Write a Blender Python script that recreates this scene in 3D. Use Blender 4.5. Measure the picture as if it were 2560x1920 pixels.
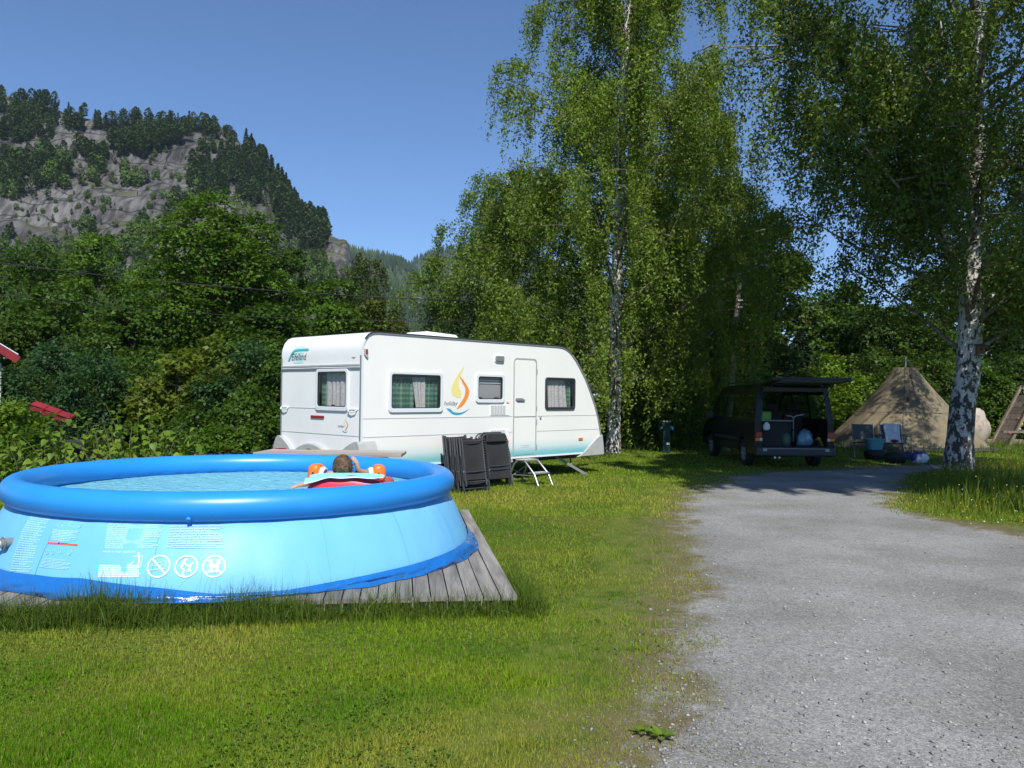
import bpy, bmesh, math, random
import numpy as np
from mathutils import Vector, Matrix, Quaternion
random.seed(7)
R = math.radians
scene = bpy.context.scene
for o in list(bpy.data.objects): bpy.data.objects.remove(o)
COL = scene.collection

# ------------------------------------------------------------------ camera
PITCH, ROLL, FPX, EYE = 0.01339, 0.01127, 2071.8, 1.6
cam = bpy.data.cameras.new('camera')
cam.sensor_width = 36.0
cam.lens = 36.0 * FPX / 2560.0
cam.clip_start = 0.1
cam.clip_end = 12000
camo = bpy.data.objects.new('camera', cam)
COL.objects.link(camo)
_f = Vector((0, math.cos(PITCH), math.sin(PITCH)))
_u0 = Vector((0, -math.sin(PITCH), math.cos(PITCH)))
_r0 = Vector((1, 0, 0))
_r = _r0 * math.cos(ROLL) + _u0 * math.sin(ROLL)
_u = -_r0 * math.sin(ROLL) + _u0 * math.cos(ROLL)
_m = Matrix((_r, _u, -_f)).transposed().to_4x4()
_m.translation = (0, 0, EYE)
camo.matrix_world = _m
scene.camera = camo

# ------------------------------------------------------------------ sky, sun, exposure
SUN_AZ, SUN_EL = R(9), R(47)          # a little to the right, behind the photographer
world = bpy.data.worlds.new('World')
scene.world = world
world.use_nodes = True
wn = world.node_tree
wn.nodes.clear()
sky = wn.nodes.new('ShaderNodeTexSky')
sky.sky_type = 'NISHITA'
sky.sun_disc = False
sky.sun_elevation = SUN_EL
sky.sun_rotation = math.pi - SUN_AZ
sky.altitude = 1300
sky.air_density = 1.0
sky.dust_density = 0.0
sky.ozone_density = 8.5
bg = wn.nodes.new('ShaderNodeBackground')
bg.inputs['Strength'].default_value = 0.096
wo = wn.nodes.new('ShaderNodeOutputWorld')
wn.links.new(sky.outputs[0], bg.inputs[0])
wn.links.new(bg.outputs[0], wo.inputs[0])
sd = bpy.data.lights.new('sun', 'SUN')
sd.energy = 4.2
sd.angle = R(0.53)
sd.color = (1.0, 0.955, 0.88)
sun = bpy.data.objects.new('sun', sd)
COL.objects.link(sun)
_sdir = Vector((math.sin(SUN_AZ) * math.cos(SUN_EL), -math.cos(SUN_AZ) * math.cos(SUN_EL), math.sin(SUN_EL)))
sun.rotation_euler = _sdir.to_track_quat('Z', 'Y').to_euler()
sun.location = _sdir * 60
vs = scene.view_settings
scene.display_settings.display_device = 'sRGB'
vs.view_transform = 'Standard'
vs.look = 'None'
vs.exposure = 0.55
vs.gamma = 1.0
vs.use_curve_mapping = False
scene.render.engine = 'CYCLES'
cy = scene.cycles
cy.max_bounces = 8
cy.diffuse_bounces = 3
cy.glossy_bounces = 3
cy.transmission_bounces = 6
cy.transparent_max_bounces = 12
cy.volume_bounces = 0
cy.caustics_reflective = False
cy.caustics_refractive = False
cy.sample_clamp_indirect = 6

# ------------------------------------------------------------------ helpers
def link(o, parent=None):
    COL.objects.link(o)
    if parent is not None: o.parent = parent
    return o

def tag(o, label=None, cat=None, group=None, kind=None):
    if label: o['label'] = label
    if cat: o['category'] = cat
    if group: o['group'] = group
    if kind: o['kind'] = kind
    return o

def empty(name, loc=(0, 0, 0), rz=0.0, rot=None):
    o = bpy.data.objects.new(name, None)
    o.empty_display_size = 0.2
    o.location = loc
    o.rotation_euler = rot if rot else (0, 0, rz)
    COL.objects.link(o)
    return o

def npmesh(name, V, F, col=None, smooth=False, mats=None):
    """V (N,3); F (M,k) constant k; col (N,3) optional vertex colour 'col'"""
    V = np.ascontiguousarray(V, dtype=np.float32)
    F = np.ascontiguousarray(F, dtype=np.int32)
    me = bpy.data.meshes.new(name)
    M, k = F.shape
    me.vertices.add(len(V))
    me.vertices.foreach_set('co', V.ravel())
    me.loops.add(M * k)
    me.loops.foreach_set('vertex_index', F.ravel())
    me.polygons.add(M)
    me.polygons.foreach_set('loop_start', np.arange(0, M * k, k, dtype=np.int32))
    if smooth:
        me.polygons.foreach_set('use_smooth', np.ones(M, dtype=bool))
    me.update(calc_edges=True)
    if col is not None:
        a = me.color_attributes.new('col', 'FLOAT_COLOR', 'POINT')
        c4 = np.ones((len(V), 4), dtype=np.float32)
        c4[:, :3] = col
        a.data.foreach_set('color', c4.ravel())
    return me

def mobj(name, me, mat, parent=None, loc=None, rot=None):
    o = bpy.data.objects.new(name, me)
    if mat is not None and not me.materials: me.materials.append(mat)
    if loc is not None: o.location = loc
    if rot is not None: o.rotation_euler = rot
    return link(o, parent)

def frame_axes(d, up=Vector((0, 0, 1))):
    d = Vector(d).normalized()
    if abs(d.dot(up)) > 0.98: up = Vector((1, 0, 0))
    x = d.cross(up).normalized()
    y = x.cross(d).normalized()
    return x, y

class MB:
    def __init__(s): s.v = []; s.f = []
    def add(s, vs_, fs):
        n = len(s.v)
        s.v += [tuple(v) for v in vs_]
        s.f += [tuple(i + n for i in f) for f in fs]
        return s
    def box(s, c, sz, rot=None):
        x, y, z = [k / 2 for k in sz]
        vs_ = [Vector((a * x, b * y, d * z)) for a in (-1, 1) for b in (-1, 1) for d in (-1, 1)]
        if rot is not None:
            m = rot if isinstance(rot, Matrix) else Matrix.Rotation(rot, 3, 'Z')
            vs_ = [m @ v for v in vs_]
        vs_ = [v + Vector(c) for v in vs_]
        return s.add(vs_, [(0, 1, 3, 2), (4, 6, 7, 5), (0, 4, 5, 1), (2, 3, 7, 6), (0, 2, 6, 4), (1, 5, 7, 3)])
    def bar(s, p0, p1, w, h, up=(0, 0, 1)):
        p0, p1 = Vector(p0), Vector(p1)
        x, y = frame_axes(p1 - p0, Vector(up))
        vs_ = []
        for p in (p0, p1):
            for a, b in ((-1, -1), (1, -1), (1, 1), (-1, 1)):
                vs_.append(p + x * a * w / 2 + y * b * h / 2)
        return s.add(vs_, [(3, 2, 1, 0), (4, 5, 6, 7), (0, 1, 5, 4), (1, 2, 6, 5), (2, 3, 7, 6), (3, 0, 4, 7)])
    def tube(s, pts, r, n=8, cap=True, closed=False, flat=1.0):
        pts = [Vector(p) for p in pts]
        rr = r if isinstance(r, (list, tuple)) else [r] * len(pts)
        rings = []
        up = Vector((0, 0, 1))
        L = len(pts)
        px = None
        for i, p in enumerate(pts):
            if closed: d = pts[(i + 1) % L] - pts[i - 1]
            else: d = pts[min(i + 1, L - 1)] - pts[max(i - 1, 0)]
            d.normalize()
            if px is None:
                x, y = frame_axes(d, up)
            else:
                x = (px - d * px.dot(d)).normalized(); y = d.cross(x) * -1
                y = x.cross(d)
            px = x
            rings.append([p + x * math.cos(2 * math.pi * k / n) * rr[i] + y * math.sin(2 * math.pi * k / n) * rr[i] * flat for k in range(n)])
        base = len(s.v)
        for rg in rings: s.v += [tuple(v) for v in rg]
        m = L if closed else L - 1
        for i in range(m):
            a, b = base + i * n, base + ((i + 1) % L) * n
            for k in range(n):
                s.f.append((a + k, a + (k + 1) % n, b + (k + 1) % n, b + k))
        if cap and not closed:
            s.f.append(tuple(base + k for k in reversed(range(n))))
            s.f.append(tuple(base + (L - 1) * n + k for k in range(n)))
        return s
    def lathe(s, prof, c=(0, 0, 0), n=32, closed_prof=False, a0=0.0, a1=2 * math.pi):
        base = len(s.v); full = abs(a1 - a0 - 2 * math.pi) < 1e-6
        m = len(prof); nn = n if full else n + 1
        for i in range(nn):
            a = a0 + (a1 - a0) * i / n
            for (r, z) in prof: s.v.append((c[0] + r * math.cos(a), c[1] + r * math.sin(a), c[2] + z))
        for i in range(n):
            j = (i + 1) % nn
            for k in range(m if closed_prof else m - 1):
                k2 = (k + 1) % m
                s.f.append((base + i * m + k, base + j * m + k, base + j * m + k2, base + i * m + k2))
        return s
    def prism(s, poly, fn, t0, t1):
        """poly 2d list; fn(a,b,t)->xyz"""
        n = len(poly)
        vs_ = [fn(a, b, t0) for a, b in poly] + [fn(a, b, t1) for a, b in poly]
        fs = [tuple(range(n))[::-1], tuple(range(n, 2 * n))] + [(i, (i + 1) % n, n + (i + 1) % n, n + i) for i in range(n)]
        return s.add(vs_, fs)
    def quad(s, a, b, c, d): return s.add([a, b, c, d], [(0, 1, 2, 3)])
    def mesh(s, name, smooth=None):
        me = bpy.data.meshes.new(name)
        me.from_pydata(s.v, [], s.f)
        bm = bmesh.new(); bm.from_mesh(me)
        bmesh.ops.recalc_face_normals(bm, faces=bm.faces)
        bm.to_mesh(me); bm.free()
        if smooth is not None:
            me.polygons.foreach_set('use_smooth', np.ones(len(me.polygons), dtype=bool))
            me.set_sharp_from_angle(angle=R(smooth))
        me.update()
        return me
    def build(s, name, mat, parent=None, smooth=None, bevel=0, seg=2, loc=None, rot=None):
        o = mobj(name, s.mesh(name, smooth), mat, parent, loc, rot)
        if bevel:
            b = o.modifiers.new('bevel', 'BEVEL'); b.width = bevel; b.segments = seg; b.limit_method = 'ANGLE'
            b.harden_normals = False
        return o

def fill_holes(outer, holes, fn):
    """flat polygon with holes -> MB verts/faces via triangle_fill; fn(a,b)->xyz"""
    bm = bmesh.new()
    for lp in [outer] + holes:
        vs_ = [bm.verts.new((a, b, 0)) for a, b in lp]
        for i in range(len(vs_)): bm.edges.new((vs_[i], vs_[(i + 1) % len(vs_)]))
    bmesh.ops.triangle_fill(bm, use_beauty=True, use_dissolve=False, edges=bm.edges[:])
    bm.verts.index_update()
    V = [fn(v.co.x, v.co.y) for v in bm.verts]
    F = [tuple(v.index for v in f.verts) for f in bm.faces]
    bm.free()
    return V, F

def rrect(x0, y0, x1, y1, r, n=4):
    pts = []
    for cx, cy_, a in ((x1 - r, y0 + r, -90), (x1 - r, y1 - r, 0), (x0 + r, y1 - r, 90), (x0 + r, y0 + r, 180)):
        for k in range(n + 1):
            t = R(a + 90 * k / n)
            pts.append((cx + r * math.cos(t), cy_ + r * math.sin(t)))
    return pts

def copy_tree(o, parent=None):
    c = o.copy(); COL.objects.link(c)
    if parent is not None: c.parent = parent
    for ch in list(o.children): copy_tree(ch, c)
    return c

def text_poly(txt, size, shear=0.0):
    cu = bpy.data.curves.new('lettering', 'FONT')
    cu.body = txt; cu.size = size; cu.shear = shear; cu.resolution_u = 3
    o = bpy.data.objects.new('lettering', cu); COL.objects.link(o)
    dg = bpy.context.evaluated_depsgraph_get()
    me = o.evaluated_get(dg).to_mesh()
    V = [(v.co.x, v.co.y) for v in me.vertices]
    F = [tuple(p.vertices) for p in me.polygons]
    o.evaluated_get(dg).to_mesh_clear()
    bpy.data.objects.remove(o); bpy.data.curves.remove(cu)
    return V, F

# value noise in numpy
_rng0 = np.random.default_rng(3)
_lat = _rng0.random((256, 256)).astype(np.float32)
def vnoise(x, y):
    x = np.asarray(x, dtype=np.float64); y = np.asarray(y, dtype=np.float64)
    xi = np.floor(x).astype(int); yi = np.floor(y).astype(int)
    fx = x - xi; fy = y - yi
    fx = fx * fx * (3 - 2 * fx); fy = fy * fy * (3 - 2 * fy)
    g = lambda a, b: _lat[a % 256, b % 256]
    return (g(xi, yi) * (1 - fx) + g(xi + 1, yi) * fx) * (1 - fy) + (g(xi, yi + 1) * (1 - fx) + g(xi + 1, yi + 1) * fx) * fy
def fbm(x, y, o=4, g=.5):
    s = 0; a = 1; t = 0
    for i in range(o):
        s = s + a * vnoise(x * 2 ** i + 17 * i, y * 2 ** i + 31 * i); t += a; a *= g
    return s / t

# ------------------------------------------------------------------ materials
def new_mat(name):
    m = bpy.data.materials.new(name); m.use_nodes = True
    nt = m.node_tree; nt.nodes.clear()
    out = nt.nodes.new('ShaderNodeOutputMaterial')
    return m, nt, out
def N(nt, t, **kw):
    n = nt.nodes.new(t)
    for k, v in kw.items():
        if k in n.inputs.keys(): n.inputs[k].default_value = v
        else: setattr(n, k, v)
    return n
def c4(c): return (c[0], c[1], c[2], 1.0)
def pm(name, base, rough=.5, metal=0., spec=.5, vary=None, bump=None, coat=0., scale3=(1, 1, 1), sheen=0., alpha=None, trans=0.):
    """vary=(noise scale, colour2, lo, hi); bump=(scale, strength, distance)"""
    m, nt, out = new_mat(name)
    b = N(nt, 'ShaderNodeBsdfPrincipled')
    b.inputs['Base Color'].default_value = c4(base)
    b.inputs['Roughness'].default_value = rough
    b.inputs['Metallic'].default_value = metal
    b.inputs['Specular IOR Level'].default_value = spec
    b.inputs['Coat Weight'].default_value = coat
    b.inputs['Sheen Weight'].default_value = sheen
    b.inputs['Transmission Weight'].default_value = trans
    nt.links.new(b.outputs[0], out.inputs[0])
    if vary or bump:
        tc = N(nt, 'ShaderNodeTexCoord')
        mp = N(nt, 'ShaderNodeMapping'); mp.inputs['Scale'].default_value = scale3
        nt.links.new(tc.outputs['Object'], mp.inputs[0])
    if vary:
        nz = N(nt, 'ShaderNodeTexNoise'); nz.inputs['Scale'].default_value = vary[0]; nz.inputs['Detail'].default_value = 5
        nt.links.new(mp.outputs[0], nz.inputs['Vector'])
        mr = N(nt, 'ShaderNodeMapRange'); mr.inputs['From Min'].default_value = vary[2]; mr.inputs['From Max'].default_value = vary[3]
        nt.links.new(nz.outputs['Fac'], mr.inputs['Value'])
        mx = N(nt, 'ShaderNodeMix', data_type='RGBA')
        mx.inputs['A'].default_value = c4(base); mx.inputs['B'].default_value = c4(vary[1])
        nt.links.new(mr.outputs[0], mx.inputs['Factor'])
        nt.links.new(mx.outputs['Result'], b.inputs['Base Color'])
    if bump:
        nb = N(nt, 'ShaderNodeTexNoise'); nb.inputs['Scale'].default_value = bump[0]; nb.inputs['Detail'].default_value = 6
        nt.links.new(mp.outputs[0], nb.inputs['Vector'])
        bp = N(nt, 'ShaderNodeBump'); bp.inputs['Strength'].default_value = bump[1]; bp.inputs['Distance'].default_value = bump[2]
        nt.links.new(nb.outputs['Fac'], bp.inputs['Height'])
        nt.links.new(bp.outputs[0], b.inputs['Normal'])
    return m

def leaf_mat(name, rough=.45, trans=.35, tint=(1.25, 1.15, .45), spec=.35):
    m, nt, out = new_mat(name)
    at = N(nt, 'ShaderNodeAttribute', attribute_name='col')
    b = N(nt, 'ShaderNodeBsdfPrincipled'); b.inputs['Roughness'].default_value = rough
    b.inputs['Specular IOR Level'].default_value = spec
    nt.links.new(at.outputs['Color'], b.inputs['Base Color'])
    mu = N(nt, 'ShaderNodeMix', data_type='RGBA', blend_type='MULTIPLY'); mu.inputs['Factor'].default_value = 1
    mu.inputs['B'].default_value = c4(tint)
    nt.links.new(at.outputs['Color'], mu.inputs['A'])
    tr = N(nt, 'ShaderNodeBsdfTranslucent')
    nt.links.new(mu.outputs['Result'], tr.inputs[0])
    mx = N(nt, 'ShaderNodeMixShader'); mx.inputs[0].default_value = trans
    nt.links.new(b.outputs[0], mx.inputs[1]); nt.links.new(tr.outputs[0], mx.inputs[2])
    nt.links.new(mx.outputs[0], out.inputs[0])
    return m

def glass_mat(name, tint, refl_rough=.02, base_refl=.06):
    m, nt, out = new_mat(name)
    t = N(nt, 'ShaderNodeBsdfTransparent'); t.inputs[0].default_value = c4(tint)
    g = N(nt, 'ShaderNodeBsdfGlossy'); g.inputs['Roughness'].default_value = refl_rough
    lw = N(nt, 'ShaderNodeLayerWeight'); lw.inputs['Blend'].default_value = .5
    pw = N(nt, 'ShaderNodeMath', operation='POWER'); pw.inputs[1].default_value = 5; nt.links.new(lw.outputs['Facing'], pw.inputs[0])
    fr = N(nt, 'ShaderNodeMath', operation='MULTIPLY_ADD'); fr.inputs[1].default_value = .95; fr.inputs[2].default_value = .045; nt.links.new(pw.outputs[0], fr.inputs[0])
    mx = N(nt, 'ShaderNodeMixShader')
    nt.links.new(fr.outputs[0], mx.inputs[0]); nt.links.new(t.outputs[0], mx.inputs[1]); nt.links.new(g.outputs[0], mx.inputs[2])
    nt.links.new(mx.outputs[0], out.inputs[0])
    return m

M = {}
M['leaf'] = leaf_mat('foliage', trans=.42, spec=.2, tint=(1.2, 1.2, .35))
M['needle'] = leaf_mat('needles', rough=.7, trans=.15, spec=.1)
M['grass'] = leaf_mat('grass_blade', rough=.5, trans=.3, tint=(1.1, 1.15, .4), spec=.12)
M['branch'] = pm('branch_bark', (.050, .043, .030), .9, vary=(9, (.035, .03, .02), .35, .65), bump=(30, .5, .02))
M['white_metal'] = pm('white_lacquer', (.80, .81, .80), .32, spec=.45, vary=(1.3, (.76, .77, .755), .4, .7))
M['grey_plastic'] = pm('grey_plastic', (.42, .43, .42), .5, vary=(6, (.36, .37, .36), .35, .7))
M['dark_plastic'] = pm('dark_plastic', (.03, .032, .035), .5)
M['black'] = pm('black_rubber', (.012, .012, .013), .7)
M['mid_grey'] = pm('grey_trim', (.20, .205, .21), .4)
M['pale_frame'] = pm('window_frame_plastic', (.66, .70, .73), .4)
M['amber'] = pm('amber_lens', (.75, .18, .02), .2, coat=.5)
M['red_lens'] = pm('red_lens', (.30, .012, .02), .18, coat=.6)
M['clear_lens'] = pm('clear_lens', (.55, .57, .58), .2, coat=.5)
M['alu'] = pm('aluminium', (.62, .63, .64), .38, metal=.85, vary=(20, (.5, .51, .52), .4, .7))
M['window_glass'] = glass_mat('tinted_window', (.86, .865, .87))
M['van_glass'] = glass_mat('van_window', (.52, .60, .56))

# ------------------------------------------------------------------ survey helpers (turn a sighting into a place)
def ray(x, y):
    return _f + _r * ((x - 1280) / FPX) - _u * ((y - 960) / FPX)
def gp(x, y, z=0.0):
    d = ray(x, y); t = (z - EYE) / d.z
    return Vector((d.x * t, d.y * t, z))
def at(x, y, Y):
    d = ray(x, y); t = Y / d.y
    return Vector((0, 0, EYE)) + d * t

def inpoly(x, y, poly):
    p = np.asarray(poly); c = np.zeros(len(x), bool)
    j = len(p) - 1
    for i in range(len(p)):
        xi, yi = p[i]; xj, yj = p[j]
        with np.errstate(divide='ignore', invalid='ignore'):
            m = ((yi > y) != (yj > y)) & (x < (xj - xi) * (y - yi) / (yj - yi + 1e-12) + xi)
        c ^= m; j = i
    return c
def distpoly(x, y, poly):
    p = np.asarray(poly); d = np.full(len(x), 1e9)
    for i in range(len(p)):
        a = p[i]; b = p[(i + 1) % len(p)]
        ab = b - a; L = (ab ** 2).sum() + 1e-12
        t = np.clip(((x - a[0]) * ab[0] + (y - a[1]) * ab[1]) / L, 0, 1)
        d = np.minimum(d, np.hypot(x - a[0] - t * ab[0], y - a[1] - t * ab[1]))
    return d

# ------------------------------------------------------------------ ground
def ground_mat():
    m, nt, out = new_mat('turf_soil')
    b = N(nt, 'ShaderNodeBsdfPrincipled'); b.inputs['Roughness'].default_value = .95; b.inputs['Specular IOR Level'].default_value = .15
    tc = N(nt, 'ShaderNodeTexCoord')
    n1 = N(nt, 'ShaderNodeTexNoise'); n1.inputs['Scale'].default_value = .55; n1.inputs['Detail'].default_value = 6
    n2 = N(nt, 'ShaderNodeTexNoise'); n2.inputs['Scale'].default_value = 26; n2.inputs['Detail'].default_value = 8
    for n in (n1, n2): nt.links.new(tc.outputs['Object'], n.inputs['Vector'])
    r1 = N(nt, 'ShaderNodeValToRGB')
    r1.color_ramp.elements[0].position = .32; r1.color_ramp.elements[0].color = (.05, .105, .008, 1)
    r1.color_ramp.elements[1].position = .70; r1.color_ramp.elements[1].color = (.14, .15, .025, 1)
    r2 = N(nt, 'ShaderNodeValToRGB')
    r2.color_ramp.elements[0].position = .35; r2.color_ramp.elements[0].color = (.45, .45, .45, 1)
    r2.color_ramp.elements[1].position = .68; r2.color_ramp.elements[1].color = (1.25, 1.25, 1.2, 1)
    nt.links.new(n1.outputs['Fac'], r1.inputs[0]); nt.links.new(n2.outputs['Fac'], r2.inputs[0])
    mx = N(nt, 'ShaderNodeMix', data_type='RGBA', blend_type='MULTIPLY'); mx.inputs['Factor'].default_value = 1
    nt.links.new(r1.outputs[0], mx.inputs['A']); nt.links.new(r2.outputs[0], mx.inputs['B'])
    nt.links.new(mx.outputs['Result'], b.inputs['Base Color'])
    bp = N(nt, 'ShaderNodeBump'); bp.inputs['Strength'].default_value = .7; bp.inputs['Distance'].default_value = .03
    nt.links.new(n2.outputs['Fac'], bp.inputs['Height']); nt.links.new(bp.outputs[0], b.inputs['Normal'])
    nt.links.new(b.outputs[0], out.inputs[0])
    return m
def gravel_mat():
    m, nt, out = new_mat('crushed_gravel')
    b = N(nt, 'ShaderNodeBsdfPrincipled'); b.inputs['Roughness'].default_value = .92; b.inputs['Specular IOR Level'].default_value = .2
    tc = N(nt, 'ShaderNodeTexCoord')
    v1 = N(nt, 'ShaderNodeTexVoronoi'); v1.inputs['Scale'].default_value = 120
    v2 = N(nt, 'ShaderNodeTexVoronoi'); v2.inputs['Scale'].default_value = 38
    n1 = N(nt, 'ShaderNodeTexNoise'); n1.inputs['Scale'].default_value = .8; n1.inputs['Detail'].default_value = 7
    n2 = N(nt, 'ShaderNodeTexNoise'); n2.inputs['Scale'].default_value = 160; n2.inputs['Detail'].default_value = 3
    for n in (v1, v2, n1, n2): nt.links.new(tc.outputs['Object'], n.inputs['Vector'])
    s1 = N(nt, 'ShaderNodeSeparateColor'); nt.links.new(v1.outputs['Color'], s1.inputs[0])
    r1 = N(nt, 'ShaderNodeValToRGB'); cr = r1.color_ramp
    cr.elements[0].position = 0; cr.elements[0].color = (.165, .166, .163, 1)
    cr.elements[1].position = .93; cr.elements[1].color = (.325, .322, .313, 1)
    e = cr.elements.new(.5); e.color = (.245, .243, .237, 1)
    e = cr.elements.new(1.0); e.color = (.40, .395, .385, 1)
    nt.links.new(s1.outputs[0], r1.inputs[0])
    s2 = N(nt, 'ShaderNodeSeparateColor'); nt.links.new(v2.outputs['Color'], s2.inputs[0])
    r2 = N(nt, 'ShaderNodeValToRGB'); cr = r2.color_ramp
    cr.elements[0].position = 0; cr.elements[0].color = (.86, .86, .86, 1)
    cr.elements[1].position = 1; cr.elements[1].color = (1.1, 1.1, 1.09, 1)
    nt.links.new(s2.outputs[1], r2.inputs[0])
    r3 = N(nt, 'ShaderNodeValToRGB'); cr = r3.color_ramp
    cr.elements[0].position = .36; cr.elements[0].color = (.80, .79, .76, 1)
    cr.elements[1].position = .62; cr.elements[1].color = (1.12, 1.12, 1.11, 1)
    nt.links.new(n1.outputs['Fac'], r3.inputs[0])
    m1 = N(nt, 'ShaderNodeMix', data_type='RGBA', blend_type='MULTIPLY'); m1.inputs['Factor'].default_value = 1
    m2 = N(nt, 'ShaderNodeMix', data_type='RGBA', blend_type='MULTIPLY'); m2.inputs['Factor'].default_value = 1
    nt.links.new(r1.outputs[0], m1.inputs['A']); nt.links.new(r2.outputs[0], m1.inputs['B'])
    nt.links.new(m1.outputs['Result'], m2.inputs['A']); nt.links.new(r3.outputs[0], m2.inputs['B'])
    # worn verge: moss and dry soil where the stone thins out
    ia = N(nt, 'ShaderNodeAttribute', attribute_name='inset')
    ne = N(nt, 'ShaderNodeTexNoise'); ne.inputs['Scale'].default_value = 3.2; ne.inputs['Detail'].default_value = 8; ne.inputs['Roughness'].default_value = .7
    nt.links.new(tc.outputs['Object'], ne.inputs['Vector'])
    e1 = N(nt, 'ShaderNodeMath', operation='MULTIPLY_ADD'); e1.inputs[1].default_value = 1.5; e1.inputs[2].default_value = -.75; nt.links.new(ne.outputs['Fac'], e1.inputs[0])
    e2 = N(nt, 'ShaderNodeMath', operation='ADD'); nt.links.new(ia.outputs['Fac'], e2.inputs[0]); nt.links.new(e1.outputs[0], e2.inputs[1])
    g1 = N(nt, 'ShaderNodeMapRange'); g1.inputs['From Min'].default_value = -.12; g1.inputs['From Max'].default_value = .16; nt.links.new(e2.outputs[0], g1.inputs['Value'])
    g0 = N(nt, 'ShaderNodeMapRange'); g0.inputs['From Min'].default_value = -.65; g0.inputs['From Max'].default_value = -.15; nt.links.new(e2.outputs[0], g0.inputs['Value'])
    rv = N(nt, 'ShaderNodeValToRGB'); rv.color_ramp.elements[0].position = .35; rv.color_ramp.elements[0].color = (.10, .085, .04, 1); rv.color_ramp.elements[1].position = .7; rv.color_ramp.elements[1].color = (.19, .165, .085, 1)
    nt.links.new(n2.outputs['Fac'], rv.inputs[0])
    rt = N(nt, 'ShaderNodeValToRGB'); rt.color_ramp.elements[0].position = .35; rt.color_ramp.elements[0].color = (.045, .085, .008, 1); rt.color_ramp.elements[1].position = .65; rt.color_ramp.elements[1].color = (.15, .17, .03, 1)
    nt.links.new(ne.outputs['Fac'], rt.inputs[0])
    mv1 = N(nt, 'ShaderNodeMix', data_type='RGBA'); nt.links.new(rt.outputs[0], mv1.inputs['A']); nt.links.new(g0.outputs[0], mv1.inputs['Factor']); nt.links.new(rv.outputs[0], mv1.inputs['B'])
    mv2 = N(nt, 'ShaderNodeMix', data_type='RGBA'); nt.links.new(g1.outputs[0], mv2.inputs['Factor']); nt.links.new(mv1.outputs['Result'], mv2.inputs['A']); nt.links.new(m2.outputs['Result'], mv2.inputs['B'])
    nt.links.new(mv2.outputs['Result'], b.inputs['Base Color'])
    ad = N(nt, 'ShaderNodeMath', operation='ADD')
    nt.links.new(v1.outputs['Distance'], ad.inputs[0]); nt.links.new(n2.outputs['Fac'], ad.inputs[1])
    bp = N(nt, 'ShaderNodeBump'); bp.inputs['Strength'].default_value = .55; bp.inputs['Distance'].default_value = .008
    bp.invert = True
    nt.links.new(ad.outputs[0], bp.inputs['Height']); nt.links.new(bp.outputs[0], b.inputs['Normal'])
    nt.links.new(b.outputs[0], out.inputs[0])
    return m
M['soil'] = ground_mat()
M['gravel'] = gravel_mat()

_rad = np.concatenate([[0], np.geomspace(2, 6000, 46)])
_na = 96
_V = [(0, 0, 0)]
for r_ in _rad[1:]:
    for k in range(_na):
        a = 2 * math.pi * k / _na
        _V.append((r_ * math.cos(a), r_ * math.sin(a), 0))
_F = []
for i in range(1, len(_rad) - 1):
    for k in range(_na):
        a0 = 1 + (i - 1) * _na; a1 = 1 + i * _na
        _F.append((a0 + k, a1 + k, a1 + (k + 1) % _na, a0 + (k + 1) % _na))
me = bpy.data.meshes.new('ground')
me.from_pydata(_V, [], _F + [(0, 1 + k, 1 + (k + 1) % _na) for k in range(_na)])
ground = mobj('ground', me, M['soil'])
tag(ground, kind='structure')

# gravel drive outline (world metres)
_edge_px = [(1560, 1990), (1615, 1915), (1672, 1800), (1702, 1700), (1722, 1640), (1688, 1575), (1712, 1520), (1762, 1480), (1735, 1420), (1716, 1360), (1700, 1300), (1712, 1258), (1768, 1222), (1815, 1205), (1852, 1192), (1940, 1182), (2060, 1176), (2150, 1172), (2252, 1165), (2420, 1160), (2700, 1158), (2700, 1174), (2420, 1176), (2262, 1184), (2250, 1212), (2238, 1240), (2228, 1262), (2290, 1286), (2400, 1312), (2560, 1345), (2900, 1400)]
_pts = [gp(x, y) for x, y in _edge_px]
_poly = [(p.x, p.y) for p in _pts] + [(9, 3), (9, -2), (-.6, -2), (-.1, 2.6)]
def refine(poly, step, amp, seed):
    out = []
    n = len(poly)
    for i in range(n):
        a = np.array(poly[i]); b = np.array(poly[(i + 1) % n])
        L = np.hypot(*(b - a)); k = max(1, int(L / step))
        for j in range(k):
            p = a + (b - a) * j / k
            w = min(1.0, max(.15, abs(p[1]) / 12))
            out.append((p[0] + (vnoise(p[0] * 3.1 + seed, p[1] * 3.1) - .5) * amp * w + (vnoise(p[0] * 11 + seed, p[1] * 11) - .5) * amp * .4,
                        p[1] + (vnoise(p[0] * 3.1, p[1] * 3.1 + seed) - .5) * amp * w))
    return out
GRAVEL = refine(_poly, .12, .34, 9)
_gx = np.arange(-1.6, 15.6, .115); _gy = np.arange(-1.5, 20.5, .115)
GX, GY = np.meshgrid(_gx, _gy, indexing='ij')
_fx, _fy = GX.ravel(), GY.ravel()
_sd = distpoly(_fx, _fy, GRAVEL) * np.where(inpoly(_fx, _fy, GRAVEL), 1, -1)
_i, _j = np.meshgrid(np.arange(len(_gx) - 1), np.arange(len(_gy) - 1), indexing='ij')
_k = (_i * len(_gy) + _j).ravel(); _q = np.stack([_k, _k + len(_gy), _k + len(_gy) + 1, _k + 1], -1)
_q = _q[(_sd[_q] > -1.0).all(1)]
_use = np.unique(_q); _map = np.full(len(_fx), -1); _map[_use] = np.arange(len(_use))
me = npmesh('gravel_drive', np.stack([_fx[_use], _fy[_use], np.full(len(_use), .004)], -1), _map[_q])
_at = me.attributes.new('inset', 'FLOAT', 'POINT'); _at.data.foreach_set('value', _sd[_use].astype(np.float32))
drive = mobj('gravel_drive', me, M['gravel'])
tag(drive, kind='structure')

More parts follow.
